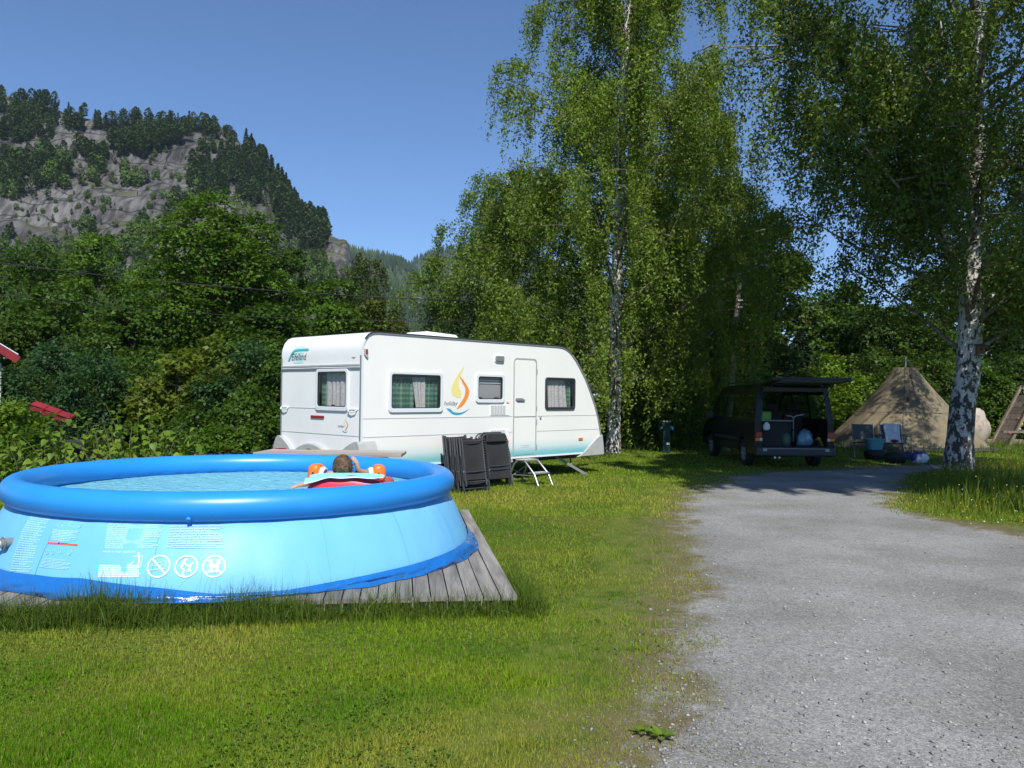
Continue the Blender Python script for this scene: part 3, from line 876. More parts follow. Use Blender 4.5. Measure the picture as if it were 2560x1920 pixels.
z7 = lambda pts: [(x * .434, 180 + y * .434) for x, y in pts]
_regions = [  # outline, number of trees, (min,max) height, kinds
    (z7([(0, 130), (300, 215), (530, 275), (530, 310), (350, 372), (150, 395), (0, 412)]), 82, (5.9, 9.6), (4, 5, 6, 7, 0, 1)),
    (z7([(540, 300), (700, 300), (1080, 300), (1200, 320), (1350, 400), (1330, 420), (1180, 345), (1080, 330), (700, 318), (545, 320)]), 63, (5.2, 8.9), (4, 5, 6, 7, 0)),
    (z7([(640, 400), (860, 350), (1080, 345), (1090, 400), (940, 440), (830, 525), (640, 480)]), 57, (6.6, 10.3), (4, 5, 6, 7)),
    (z7([(0, 500), (110, 480), (330, 470), (500, 440), (620, 480), (640, 560), (520, 590), (260, 600), (100, 640), (0, 660)]), 63, (5.9, 9.6), (4, 5, 6, 7, 8)),
    (z7([(150, 600), (520, 590), (840, 560), (860, 650), (600, 640), (300, 660)]), 18, (3.9, 6.9), (4, 5, 8)),
    (z7([(0, 640), (260, 630), (280, 720), (90, 740), (0, 700)]), 15, (4.6, 8.3), (4, 5, 6, 8)),
    (z7([(1080, 530), (1180, 500), (1400, 480), (1450, 450), (1530, 520), (1690, 600), (1740, 740), (1880, 860), (1890, 1060), (1700, 1010), (1500, 760), (1250, 720), (1080, 700)]), 178, (7.2, 11.7), (0, 1, 2, 3, 4, 5)),
    (z7([(1390, 430), (1440, 440), (1530, 540), (1700, 650), (1745, 780), (1700, 780), (1500, 560)]), 34, (7.9, 12.3), (0, 1, 2, 3)),
    (z7([(1760, 800), (1850, 790), (1890, 900), (1890, 960), (1800, 940)]), 18, (8.5, 12.3), (0, 1, 2, 3)),
    (z7([(700, 1000), (830, 840), (960, 800), (960, 860), (850, 1050), (600, 1080)]), 40, (3.9, 6.9), (8, 4, 8)),
    (z7([(480, 870), (560, 890), (560, 990), (480, 980)]), 6, (5.2, 8.3), (8, 4)),
    (z7([(0, 1020), (500, 1060), (900, 1060), (1700, 1000), (2000, 1100), (2000, 1250), (0, 1250)]), 137, (5.2, 8.3), (8, 8, 0, 4)),
    (z7([(960, 760), (1200, 640), (1100, 760), (980, 830)]), 13, (3.9, 6.9), (4, 5, 8)),
    (z7([(0, 430), (600, 400), (1080, 420), (1060, 640), (860, 900), (500, 1000), (0, 1010)]), 170, (1.2, 3.2), (8, 8, 4)),
    (z7([(30, 900), (80, 910), (80, 960), (30, 950)]), 3, (3.9, 6.2), (4,)),
    (z7([(1150, 370), (1250, 400), (1240, 470), (1150, 450)]), 7, (4.6, 7.6), (4, 5)),
]
rng = np.random.default_rng(21)
spots = []
for poly, cnt, hr, kinds in _regions:
    p = np.array(poly); x0, y0 = p.min(0); x1, y1 = p.max(0)
    k = 0; guard = 0
    while k < cnt and guard < cnt * 40:
        guard += 1
        x = x0 + (x1 - x0) * rng.random(); y = y0 + (y1 - y0) * rng.random()
        if not inpoly(np.array([x]), np.array([y]), poly)[0]: continue
        # a sighting on a tree is near the middle of its crown; find its foot a little lower
        q = on_mountain(x, y + 13)
        if q is None: continue
        spots.append((q, hr[0] + (hr[1] - hr[0]) * rng.random(), int(rng.choice(kinds)))); k += 1
spots.sort(key=lambda s: -s[1] / s[0].length)
_lab = {'spruce_tree': ('slim dark spruce on the rocky mountainside', 'spruces on the mountain'),
        'pine_tree': ('dark green pine on the rocky mountainside', 'pines on the mountain'),
        'leafy_tree': ('small leafy tree on the rocky mountainside', 'leafy trees on the mountain')}
rest = []
for i, (q, h, k) in enumerate(spots):
    a = rng.random() * 6.28; w = .68 + .35 * rng.random()
    if i < 300:
        nm = CONKINDS[k][0]
        root = empty(nm, q - Vector((0, 0, .3))); root.rotation_euler = (0, 0, a); root.scale = (h * w, h * w, h)
        tag(root, _lab[nm][0], 'tree', _lab[nm][1])
        for pn, mm in zip(('trunk', 'crown'), _kmesh[k]):
            po = bpy.data.objects.new(pn, mm); link(po, root)
            if pn == 'crown': po['kind'] = 'stuff'
    else:
        V, F, C_ = CONKINDS[k][1]
        V = V[:len(V) // 2 // 3 * 3] if k != 8 else V[:len(V) // 2 // 3 * 3]
        ca, sa = math.cos(a), math.sin(a)
        W = np.stack([(V[:, 0] * ca - V[:, 1] * sa) * h * w, (V[:, 0] * sa + V[:, 1] * ca) * h * w, V[:, 2] * h], -1) * np.array([1.0, 1.0, 1.0]) + np.array(q)
        # fewer sprays, each somewhat larger
        T = W.reshape(-1, 3, 3); cen = T.mean(1, keepdims=True); W = (cen + (T - cen) * 1.15).reshape(-1, 3)
        rest.append((W, C_[:len(V)]))
V = np.concatenate([r_[0] for r_ in rest]); C_ = np.concatenate([r_[1] for r_ in rest])
o = mobj('mountain_forest', npmesh('mountain_forest', V, np.arange(len(V)).reshape(-1, 3), C_), M['needle'])
tag(o, 'mass of small conifers covering the flanks of the rocky mountain', 'forest', kind='stuff')

# ------------------------------------------------------------------ forest on the far hills
rng = np.random.default_rng(5)
def far_forest(H, n, label, cols):
    a, b, _ = H.shape
    i = rng.random(n) * (a - 1.01); j = (rng.random(n) ** .7) * (b - 1.01)
    top = rng.random(n) < .12; j[top] = b - 1.02
    i0 = i.astype(int); j0 = j.astype(int); fi = (i - i0)[:, None]; fj = (j - j0)[:, None]
    P = (H[i0, j0] * (1 - fi) + H[i0 + 1, j0] * fi) * (1 - fj) + (H[i0, j0 + 1] * (1 - fi) + H[i0 + 1, j0 + 1] * fi) * fj
    h = 6 + 6 * rng.random(n); r_ = h * (.14 + .12 * rng.random(n))
    k = 5; ang = np.arange(k) * 2 * np.pi / k
    aa = ang[None] + rng.random((n, 1)) * 6.28
    ring = np.stack([np.cos(aa) * r_[:, None], np.sin(aa) * r_[:, None], np.broadcast_to(-(.1 * h)[:, None], aa.shape)], -1) + P[:, None] + np.array([0, 0, 1.0])
    mid = np.stack([np.cos(aa + .6) * r_[:, None] * .6, np.sin(aa + .6) * r_[:, None] * .6, np.broadcast_to((.5 * h)[:, None], aa.shape)], -1) + P[:, None]
    tipp = P + np.stack([0 * h, 0 * h, h], -1)
    V = np.concatenate([ring, mid, tipp[:, None]], 1).reshape(-1, 3)
    base = (np.arange(n) * 11)[:, None]
    F = []
    for q in range(k):
        q2 = (q + 1) % k
        F += [np.stack([base[:, 0] + q, base[:, 0] + q2, base[:, 0] + 5 + q], -1), np.stack([base[:, 0] + q2, base[:, 0] + 5 + q2, base[:, 0] + 5 + q], -1), np.stack([base[:, 0] + 5 + q, base[:, 0] + 5 + q2, base[:, 0] + 10], -1)]
    F = np.concatenate(F)
    pick = vnoise(P[:, 0] * .012, P[:, 2] * .03)
    c = np.where((pick > .58)[:, None], np.array(cols[1]), np.array(cols[0])) * (.7 + .6 * rng.random((n, 1)))
    o = mobj('forest', npmesh('forest', V, F, np.repeat(c, 11, 0)), M['needle'])
    tag(o, label, 'forest', kind='stuff')
far_forest(HILL_A, 4200, 'dark conifer forest on the lower hill in the valley gap', ((.028, .050, .022), (.05, .08, .028)))
far_forest(HILL_B, 5200, 'hazy conifer forest on the farthest rounded hill', ((.028, .048, .022), (.048, .075, .028)))

# ------------------------------------------------------------------ birches
GREEN = (.150, .222, .034)
birch('tall birch with a straight white trunk behind the front of the caravan', (2.88, 23.5, 0),
      [(0, 0, 0), (.05, 0, 2.2), (.02, 0, 4.0), (.12, 0, 6.5), (.18, .1, 9), (.32, .1, 12), (.2, 0, 18.6)], [.20, .17, .16, .145, .125, .095, .02],
      ([2.6, 4, 6, 8.5, 10.5, 12.5, 14, 18.4], [3.4, 4.0, 4.0, 3.7, 3.2, 2.5, 2.0, .5]), 84, 50, 290000, .078, 101, GREEN, hang=(.7, 2.4), limb_r=.04, clear=.20)
birch('shorter bushy birch between the valley gap and the tall birch', (-.55, 27.5, 0),
      [(0, 0, 0), (.1, 0, 4), (.35, 0, 8.9)], [.16, .12, .02],
      ([2.2, 3.5, 5.5, 7, 8.2, 9.0], [2.6, 2.9, 2.7, 2.2, 1.4, .5]), 54, 36, 110000, .082, 102, (.125, .200, .034), hang=(.5, 1.7), limb_r=.035)
birch('slender birch with a pale trunk in the shade right of the tall birch', (6.1, 27.8, 0),
      [(0, 0, 0), (.1, 0, 4), (.0, 0, 8), (.1, 0, 12.4)], [.17, .14, .10, .02],
      ([2.5, 4.5, 7, 9, 10.8, 12.3], [2.4, 2.8, 2.8, 2.3, 1.5, .5]), 54, 34, 100000, .085, 103, (.12, .18, .024), hang=(.7, 2.2), limb_r=.035)
B2 = (9.86, 18.3, 0)
birch('big old birch with black patched trunk and nest box beside the drive', B2,
      [(0, 0, 0), (.04, 0, .6), (.10, 0, 1.6), (.24, 0, 2.8), (.27, 0, 3.6), (.32, 0, 5), (.40, 0, 7.5), (.38, 0, 10.5), (.3, 0, 20)], [.295, .28, .265, .245, .275, .185, .145, .115, .02],
      ([4.4, 5.2, 6.5, 8, 9.5, 11, 14, 19.5], [3.2, 3.7, 4.3, 4.9, 5.3, 5.3, 4.2, .8]), 76, 48, 215000, .084, 104, (.112, .172, .032), bark='birch_bark_old', hang=(.6, 2.1), rise=.62, limb_r=.055, spread=.45, clear=.12,
      extra=[([(.27, -.1, 3.5), (-.4, -.4, 4.9), (-1.25, -.7, 6.3), (-1.75, -.8, 7.6), (-2.1, -.9, 9.3)], .12, 0, 150),
             ([(.30, -.1, 5.2), (-.2, -.5, 6.7), (-.65, -.8, 8.2), (-.9, -.9, 9.6)], .075, 0, 110),
             ([(.34, 0, 3.75), (.9, -.1, 3.95), (1.6, -.2, 3.95), (2.6, -.2, 4.2)], .12, 0, 70),
             ([(.34, 0, 4.4), (1.0, -.2, 4.9), (1.9, -.3, 5.4), (2.8, -.4, 6.2)], .08, 0, 110),
             ([(.38, 0, 6.4), (-1.5, -.3, 8.3), (-3.0, -.5, 9.7), (-4.6, -.6, 10.4)], .06, 0, 240),
             ([(.35, 0, 5.0), (-1.2, -.2, 6.4), (-2.8, -.3, 7.6), (-4.3, -.3, 8.4)], .06, 0, 190),
             ([(.38, 0, 6.0), (1.2, -.4, 7.6), (2.2, -.5, 8.8), (3.2, -.6, 9.6)], .06, 0, 130)])
# the neighbour beyond the right edge of the picture, whose shade falls on the van and the drive
birch('tall birch standing on the far side of the gravel drive', (8.2, 6.6, 0),
      [(0, 0, 0), (.1, 0, 5), (.2, 0, 11), (.2, 0, 18)], [.28, .22, .15, .02],
      ([10.2, 11.5, 13, 15, 16.5, 18], [2.5, 3.3, 3.6, 3.4, 2.4, .8]), 56, 30, 50000, .22, 105, (.058, .085, .018), hang=(.5, 1.6), rise=.7)


# ------------------------------------------------------------------ woodland on the left
def lobeset(seed, R_, H, z0, n=9, squash=1.0):
    g = np.random.default_rng(seed); L = []
    for i in range(n):
        t = i / (n - 1); z = z0 + (H - z0) * (.08 + .84 * t)
        w = R_ * (math.sin(math.pi * min(1, .18 + .72 * (1 - t) ** .9)) * .75 + .12)
        a = i * 2.4 + g.random(); rr = w * (.55 if 0 < i < n - 1 else .1)
        s = R_ * (.40 + .16 * g.random()) * (1 - .35 * t)
        L.append((rr * math.cos(a), rr * math.sin(a), z, s, s, s * .85 * squash))
    return L
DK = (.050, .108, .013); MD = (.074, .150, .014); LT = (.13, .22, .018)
broadleaf('maple_tree', 'large bushy maple with layered leaves behind the pool and caravan', (-11.6, 32, 0), 9.0,
          lobeset(1, 3.9, 8.9, .6, 15), 84000, .125, 11, MD, .22, flat=1.2, spread=.3)
_left = [('maple_tree', 'leafy maple at the left edge below the mountain slabs', 70, 34, 610, 3.0, DK), ('rowan_tree', 'dense rowan left of the large maple, below the bare rock', 230, 35, 592, 2.9, MD),
         ('maple_tree', 'small maple filling the gap beside the red roofed house', 130, 30, 720, 2.5, DK), ('rowan_tree', 'dark rowan just right of the large maple', 720, 35, 610, 2.3, DK),
         ('rowan_tree', 'lower rowan above the rear roof edge of the caravan', 835, 33, 690, 2.2, MD), ('willow_tree', 'low yellowish willow peeping over the caravan roof', 930, 34, 742, 1.8, (.072, .095, .015)),
         ('maple_tree', 'dark maple growing behind the left edge of the pool', 330, 29, 760, 2.4, DK), ('maple_tree', 'shady maple close behind the rear wall of the caravan', 660, 27, 780, 2.3, DK)]
for i, (nm, lab, px, Y, ytop, R_, c) in enumerate(_left):
    p = at(px, 980, Y); H = at(px, ytop, Y).z
    broadleaf(nm, lab, (p.x, Y, 0), H, lobeset(30 + i, R_, H - .15, .4, 11), 24000, .125, 40 + i, c, .13)
birch('drooping birch beside the cliff foot in the valley gap', (at(912, 980, 44).x, 44, 0), [(0, 0, 0), (0, 0, 4), (.1, 0, 8.9)], [.14, .1, .02],
      ([4, 6, 7.5, 8.8], [1.5, 1.6, 1.2, .4]), 26, 16, 14000, .12, 111, (.060, .095, .02), hang=(.5, 1.5))
# shrub belt behind the pool
_sh = [(-60, 28, 900, 1.5, DK), (75, 26, 905, 1.5, MD), (150, 23, 860, 1.8, DK), (250, 22, 880, 1.6, MD), (350, 23, 870, 1.7, DK), (440, 21, 890, 1.6, MD), (530, 22, 850, 1.7, DK), (620, 21, 870, 1.5, DK), (690, 20.5, 900, 1.3, DK)]
for i, (px, Y, ytop, R_, c) in enumerate(_sh):
    p = at(px, 980, Y); H = at(px, ytop, Y).z
    L = lobeset(70 + i, R_, H - .1, .05, 8)
    sc, sl_, sn = [(DK, .10, 'dark green shrub with small leaves in the belt behind the pool'), ((.034, .088, .030), .085, 'bluish green shrub in the belt behind the pool'), ((.11, .155, .018), .12, 'yellowish green shrub with larger leaves behind the pool')][(i * 2 + i // 3) % 3]
    broadleaf('shrub', sn, (p.x, Y, 0), H, L, int(9000 * (.10 / sl_) ** 1.5), sl_, 80 + i, sc, .06, cat='shrub', group='shrubs behind the pool', stems=4, core=.4)
_sh2 = [(-30, 15.5, 1010, 1.0, LT), (40, 14.6, 1085, .8, MD), (30, 16.5, 1020, 1.1, MD), (500, 16.5, 1030, 1.0, DK), (590, 16.8, 1020, 1.0, DK), (560, 15.2, 1085, .8, MD)]
for i, (px, Y, ytop, R_, c) in enumerate(_sh2):
    p = at(px, 980, Y); H = at(px, ytop, Y).z
    broadleaf('shrub', 'low pale green bush close behind the rim of the pool' if c == LT else ('low mid green bush close behind the rim of the pool' if c == MD else 'low dark green bush between the pool rim and the caravan'), (p.x, Y, 0), H, lobeset(170 + i, R_, H - .05, .05, 7), 6500, .075, 180 + i, c, .04, cat='shrub', group='low bushes behind the pool rim', stems=4, core=.35)

# knotweed with big heart shaped leaves
M['knot'] = leaf_mat('knotweed_leaf', trans=.4)
def heart_mesh(k):
    out = [(0, 0), (.22, -.10), (.42, .02), (.46, .25), (.36, .52), (.18, .80), (0, 1.05)]
    V = []; 
    for x, y in out: V.append((x, y, abs(x) * .22 - .12 * y * y * (1 + .3 * k)))
    for x, y in out[1:-1]: V.append((-x, y, abs(x) * .22 - .12 * y * y * (1 + .3 * k)))
    F = []
    r_ = [0, 1, 2, 3, 4, 5, 6]; l_ = [0, 7, 8, 9, 10, 11, 6]
    mid = [(0, .2, -.01), (0, .5, -.04), (0, .8, -.08)]
    b = len(V); V += mid
    F = [(0, 1, 2, b), (b, 2, 3), (b, 3, 4, b + 1), (b + 1, 4, 5, b + 2), (b + 2, 5, 6), (0, b, 8, 7), (b, 9, 8), (b, b + 1, 10, 9), (b + 1, b + 2, 11, 10), (b + 2, 6, 11)]
    me = bpy.data.meshes.new('leaf'); me.from_pydata(V, [], F)
    a = me.color_attributes.new('col', 'FLOAT_COLOR', 'POINT')
    c = [(.14, .235, .02), (.11, .195, .018), (.165, .25, .024)][k]
    a.data.foreach_set('color', np.tile(np.array([*c, 1], np.float32), (len(V), 1)).ravel())
    me.materials.append(M['knot'])
    me.polygons.foreach_set('use_smooth', np.ones(len(F), bool))
    return me
_hm = [heart_mesh(k) for k in range(3)]
rng = np.random.default_rng(77)
def knotweed(label, cx, cy, rx, ry, nst, hmax, nl):
    root = empty('knotweed_bush', (cx, cy, 0)); tag(root, label, 'bush', 'knotweed bushes behind the pool')
    st = MB(); nodes = []
    for i in range(nst):
        a = rng.random() * 6.28; q = math.sqrt(rng.random()); x = rx * q * math.cos(a); y = ry * q * math.sin(a)
        h = hmax * (.55 + .45 * rng.random()) * (1 - .35 * q * q); lean = rng.normal(size=2) * .18 - np.array([0, .12])
        pts = [(x + lean[0] * t * t * h, y + lean[1] * t * t * h, h * t) for t in (0, .35, .7, 1)]
        st.tube(pts, [.012, .010, .007, .004], 5, cap=False)
        for t in np.linspace(.25, 1, nl):
            nodes.append((x + lean[0] * t * t * h, y + lean[1] * t * t * h, h * t))
    st.build('stems', pm('knotweed_stem', (.10, .11, .03), .6), root)
    for i, (x, y, z) in enumerate(nodes):
        a = rng.random() * 6.28 if rng.random() < .35 else -1.57 + rng.normal() * 1.1
        s = .085 + .055 * rng.random()
        o = bpy.data.objects.new('leaf', _hm[int(rng.integers(3))]); link(o, root)
        o.location = (x + .06 * math.cos(a), y + .06 * math.sin(a), z)
        o.rotation_euler = (R(-20) + rng.normal() * .4, rng.normal() * .35, a - 1.57)
        o.scale = (s, s, s)
    return root
p = at(330, 1100, 13.6); knotweed('knotweed with big bright heart shaped leaves right behind the pool rim', p.x, 13.6, 1.0, .6, 28, 1.42, 10)
p = at(210, 1100, 14.2); knotweed('tall bright knotweed in front of the low red roof', p.x, 14.2, .7, .5, 20, 1.5, 10)
p = at(60, 1120, 12.9); knotweed('small knotweed clump near the left rim of the pool', p.x, 12.9, .5, .4, 14, .95, 9)
p = at(455, 1110, 13.4); knotweed('knotweed sprawling towards the end of the picnic table', p.x, 13.4, .6, .5, 18, 1.15, 9)

# ------------------------------------------------------------------ woodland on the right
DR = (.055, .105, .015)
_right = [('alder_tree', 'dark alder filling the wood between the birch trunk and the lamp post', 1655, 33, 640, 2.8, DR), ('alder_tree', 'tall alder behind the lamp post', 1800, 36, 430, 2.7, DR), ('alder_tree', 'rounded alder whose top meets the strip of sky', 1930, 35, 520, 2.3, DR),
          ('alder_tree', 'alder behind the raised tailgate of the van', 2110, 40, 700, 2.6, MD), ('alder_tree', 'leafy alder behind the tent', 2250, 36, 760, 2.8, DR), ('alder_tree', 'dark alder behind the boulder and old birch', 2430, 42, 690, 3.2, DR), ('alder_tree', 'alder over the climbing wall', 2590, 38, 640, 3.0, DR), ('alder_tree', 'alder in the second row behind the tent', 2340, 47, 660, 3.2, DR), ('alder_tree', 'dark alder between the van roof and the tent top', 2070, 45, 765, 2.8, DR), ('alder_tree', 'shady alder close behind the service post', 1700, 29.5, 690, 2.2, DR)]
for i, (nm, lab, px, Y, ytop, R_, c) in enumerate(_right):
    p = at(px, 995, Y); H = at(px, ytop, Y).z
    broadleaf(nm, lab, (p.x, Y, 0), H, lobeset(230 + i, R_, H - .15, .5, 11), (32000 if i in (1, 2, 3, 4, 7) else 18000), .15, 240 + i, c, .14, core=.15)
_sh3 = [(1565, 25.8, 985, 1.0, LT), (1625, 26.4, 950, 1.2, LT), (1700, 26.2, 930, 1.3, LT), (1770, 27.5, 900, 1.5, MD), (1850, 28.5, 880, 1.6, MD), (1960, 29, 870, 1.6, DR), (2070, 31.5, 900, 1.6, LT), (2120, 30.5, 985, 1.2, LT), (2180, 33, 870, 1.8, DR), (2330, 33, 880, 1.8, DR), (2440, 34, 900, 1.8, MD), (2530, 34, 890, 1.9, DR), (1460, 25.5, 1000, 1.2, DR), (1380, 25.0, 960, 1.3, MD)]
for i, (px, Y, ytop, R_, c) in enumerate(_sh3):
    p = at(px, 995, Y); H = at(px, ytop, Y).z
    broadleaf('shrub', 'bright green bush at the wood edge' if c == LT else ('mid green bush at the wood edge' if c == MD else 'dark green bush at the wood edge'), (p.x, Y, 0), H, lobeset(270 + i, R_, H - .08, .05, 8), 8500, .105, 290 + i, c, .05, cat='shrub', group='bushes along the wood edge', stems=4, core=.4)
def conifer(name, label, p, H, Rb, n, seed, col):
    root = empty(name, p); tag(root, label, 'tree')
    t = MB(); t.tube([(0, 0, 0), (0, 0, H * .5), (0, 0, H * .97)], [H * .016, H * .01, .01], 7); t.build('trunk', M['branch'], root, smooth=60)
    V, F, C_ = conifer_np(H, Rb, n, seed, col)
    T = V.reshape(-1, 3, 3); c = T.mean(1, keepdims=True); V = (c + (T - c) * .5).reshape(-1, 3)
    o = mobj('crown', npmesh('crown', V, F, C_), M['needle'], root); o['kind'] = 'stuff'
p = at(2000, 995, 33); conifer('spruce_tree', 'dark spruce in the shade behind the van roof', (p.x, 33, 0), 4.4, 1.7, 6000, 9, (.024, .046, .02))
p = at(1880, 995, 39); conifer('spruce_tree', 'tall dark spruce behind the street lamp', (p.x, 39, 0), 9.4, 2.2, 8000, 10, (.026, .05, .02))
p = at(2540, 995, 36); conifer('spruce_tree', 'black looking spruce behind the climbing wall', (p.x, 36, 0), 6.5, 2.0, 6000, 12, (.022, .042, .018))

# ------------------------------------------------------------------ wooden deck
def wood_mat(name, c1, c2, rough=.8, along=(14, 1.2, 14)):
    m, nt, out = new_mat(name)
    b = N(nt, 'ShaderNodeBsdfPrincipled'); b.inputs['Roughness'].default_value = rough; b.inputs['Specular IOR Level'].default_value = .3
    tc = N(nt, 'ShaderNodeTexCoord'); mp = N(nt, 'ShaderNodeMapping'); mp.inputs['Scale'].default_value = along
    oi = N(nt, 'ShaderNodeObjectInfo')
    ad = N(nt, 'ShaderNodeVectorMath', operation='ADD'); nt.links.new(tc.outputs['Object'], ad.inputs[0]); nt.links.new(oi.outputs['Location'], ad.inputs[1])
    nt.links.new(ad.outputs[0], mp.inputs[0])
    n1 = N(nt, 'ShaderNodeTexNoise'); n1.inputs['Scale'].default_value = 1.0; n1.inputs['Detail'].default_value = 8; n1.inputs['Distortion'].default_value = .4
    nt.links.new(mp.outputs[0], n1.inputs['Vector'])
    r1 = N(nt, 'ShaderNodeValToRGB'); r1.color_ramp.elements[0].position = .32; r1.color_ramp.elements[0].color = c4(c1)
    r1.color_ramp.elements[1].position = .68; r1.color_ramp.elements[1].color = c4(c2)
    nt.links.new(n1.outputs['Fac'], r1.inputs[0])
    mr = N(nt, 'ShaderNodeMapRange'); mr.inputs['To Min'].default_value = .8; mr.inputs['To Max'].default_value = 1.15
    nt.links.new(oi.outputs['Random'], mr.inputs['Value'])
    mu = N(nt, 'ShaderNodeVectorMath', operation='SCALE'); nt.links.new(r1.outputs[0], mu.inputs[0]); nt.links.new(mr.outputs[0], mu.inputs['Scale'])
    nt.links.new(mu.outputs[0], b.inputs['Base Color'])
    bp = N(nt, 'ShaderNodeBump'); bp.inputs['Strength'].default_value = .5; bp.inputs['Distance'].default_value = .004
    nt.links.new(n1.outputs['Fac'], bp.inputs['Height']); nt.links.new(bp.outputs[0], b.inputs['Normal'])
    nt.links.new(b.outputs[0], out.inputs[0])
    return m
M['deck_wood'] = wood_mat('weathered_decking', (.13, .12, .11), (.29, .275, .25))
M['table_wood'] = wood_mat('weathered_table_wood', (.26, .22, .19), (.47, .43, .38), along=(1.2, 14, 14))
DECK_Z = .12
DECK_O = (.06, 6.15, 0); DECK_A = R(7.6)
deck = empty('wooden_deck', DECK_O, DECK_A)
tag(deck, 'weathered grey plank deck under the blue paddling pool', 'deck')
_pw = .128
pl = MB(); pl.box((0, 2.3, 0), (_pw - .009, 4.6, .034)); plm = pl.mesh('plank'); plm.materials.append(M['deck_wood'])
for k in range(41):
    o = bpy.data.objects.new('plank', plm); link(o, deck)
    o.location = (-_pw * (k + .5), random.uniform(-.012, .012), DECK_Z - .017 + random.uniform(-.002, .002))
    o.rotation_euler = (0, random.uniform(-.004, .004), random.uniform(-.0015, .0015))
for yy in (.12, 2.2, 4.45):
    b = MB(); b.box((-2.62, yy, .045), (5.2, .05, .08)); b.build('joist', M['deck_wood'], deck)

# ------------------------------------------------------------------ inflatable pool
PC = Vector((-2.582, 8.04, 0))
M['ring_blue'] = pm('blue_pvc', (.018, .25, .70), .36, spec=.5, vary=(2.5, (.022, .27, .73), .35, .65))
M['wall_blue'] = pm('pale_blue_pvc', (.145, .44, .74), .45, spec=.3, vary=(1.6, (.165, .47, .76), .35, .65), bump=(5, .12, .02))
M['sheet_blue'] = pm('crinkled_blue_sheet', (.012, .14, .46), .2, spec=.6, bump=(11, .6, .03))
M['liner'] = pm('pool_liner', (.30, .68, .84), .5, vary=(7, (.38, .76, .90), .4, .6))
M['print_white'] = pm('white_print', (.66, .80, .88), .5)
M['print_pale'] = pm('pale_print', (.30, .60, .82), .5)
M['print_red'] = pm('red_print', (.70, .10, .05), .5)
M['print_dark'] = pm('dark_print', (.03, .03, .05), .5)
pool = empty('inflatable_pool', (PC.x, PC.y, DECK_Z))
tag(pool, 'round inflatable pool with bright blue ring and pale blue wall on the deck', 'pool')
zl = lambda z: z - DECK_Z
WP = np.array([(1.935, .650), (1.985, .60), (2.045, .51), (2.10, .40), (2.145, .30), (2.175, .21), (2.19, .124)])
_Ld = np.concatenate([[0], np.cumsum(np.hypot(*np.diff(WP, axis=0).T))])
PSI0 = math.atan2(-PC.y, -PC.x)
def wall_rz(l): return np.interp(l, _Ld, WP[:, 0]), np.interp(l, _Ld, WP[:, 1])
def wall_xyz(s, l, off=.0):
    """s: metres round the wall from the point facing the photographer (to the right), l: metres down the wall from the ring"""
    r_, z = wall_rz(l); a = PSI0 + s / 2.12
    return ((r_ + off) * math.cos(a), (r_ + off) * math.sin(a), zl(z) + off * .4)
def wall_sl(x, y):
    d = ray(x, y)
    t = np.linspace(4.8, 9, 3000); X = d.x * t - PC.x; Y = d.y * t - PC.y; Z = EYE + d.z * t
    rw = np.interp(Z, WP[::-1, 1], WP[::-1, 0]); h = np.nonzero((np.hypot(X, Y) < rw))[0]
    i = h[0] if len(h) else 1500
    a = (math.atan2(Y[i], X[i]) - PSI0 + math.pi) % (2 * math.pi) - math.pi
    return a * 2.12, float(np.interp(-Z[i], -WP[:, 1], _Ld))
# ring: torus
rb = MB()
_n, _m = 180, 28
RR_, rr_, rz_ = 1.917, .113, .746
for i in range(_n):
    a = 2 * math.pi * i / _n
    for k in range(_m):
        b = 2 * math.pi * k / _m; q = RR_ + rr_ * math.cos(b)
        rb.v.append((q * math.cos(a), q * math.sin(a), zl(rz_) + rr_ * 1.02 * math.sin(b)))
for i in range(_n):
    for k in range(_m):
        rb.f.append((i * _m + k, ((i + 1) % _n) * _m + k, ((i + 1) % _n) * _m + (k + 1) % _m, i * _m + (k + 1) % _m))
ring = rb.build('ring', M['ring_blue'], pool, smooth=180)
# wall with faint creases towards the ring
wb = MB(); _n = 260; ls = np.linspace(0, _Ld[-1], 16)
for i in range(_n):
    a = 2 * math.pi * i / _n
    for l in ls:
        r_, z = wall_rz(l); w = .010 * (vnoise(a * 14, l * 2.2) - .5) * (1.2 - l) + .004 * (vnoise(a * 40, l * 3) - .5)
        wb.v.append(((r_ + w) * math.cos(a), (r_ + w) * math.sin(a), zl(z)))
for i in range(_n):
    for k in range(15):
        wb.f.append((i * 16 + k, ((i + 1) % _n) * 16 + k, ((i + 1) % _n) * 16 + k + 1, i * 16 + k + 1))
wall = wb.build('wall', M['wall_blue'], pool, smooth=180)
# crinkled ground sheet gathered round the foot
sb = MB(); _n = 420
_hx = [-180, -110, -80, -50, -30, -15, -5, 8, 15, 30, 50, 80, 110, 180]
_hh = [.09, .115, .11, .11, .125, .08, .03, .025, .045, .07, .085, .11, .10, .09]
prof_n = 9
for i in range(_n):
    d = -180 + 360 * i / _n; a = PSI0 + R(d); h = np.interp(d, _hx, _hh)
    for k in range(prof_n):
        t = k / (prof_n - 1); z = .124 + h * (1 - t) + .012 * (1 - t)
        base = np.interp(-z, -WP[:, 1], WP[:, 0])
        bulge = (.012 + .05 * math.sin(math.pi * min(1, t * 1.05)) ** .8 * (h / .13) + .05 * t * t)
        w = .06 * (vnoise(a * 9 + t * 1.5, t * 3.2) - .5) + .018 * (vnoise(a * 34 + 3 * t, t * 6) - .5)
        q = base + max(.006, bulge + w * (.25 + t))
        sb.v.append((q * math.cos(a), q * math.sin(a), zl(z if k < prof_n - 1 else .125)))
for i in range(_n):
    for k in range(prof_n - 1):
        sb.f.append((i * prof_n + k, ((i + 1) % _n) * prof_n + k, ((i + 1) % _n) * prof_n + k + 1, i * prof_n + k + 1))
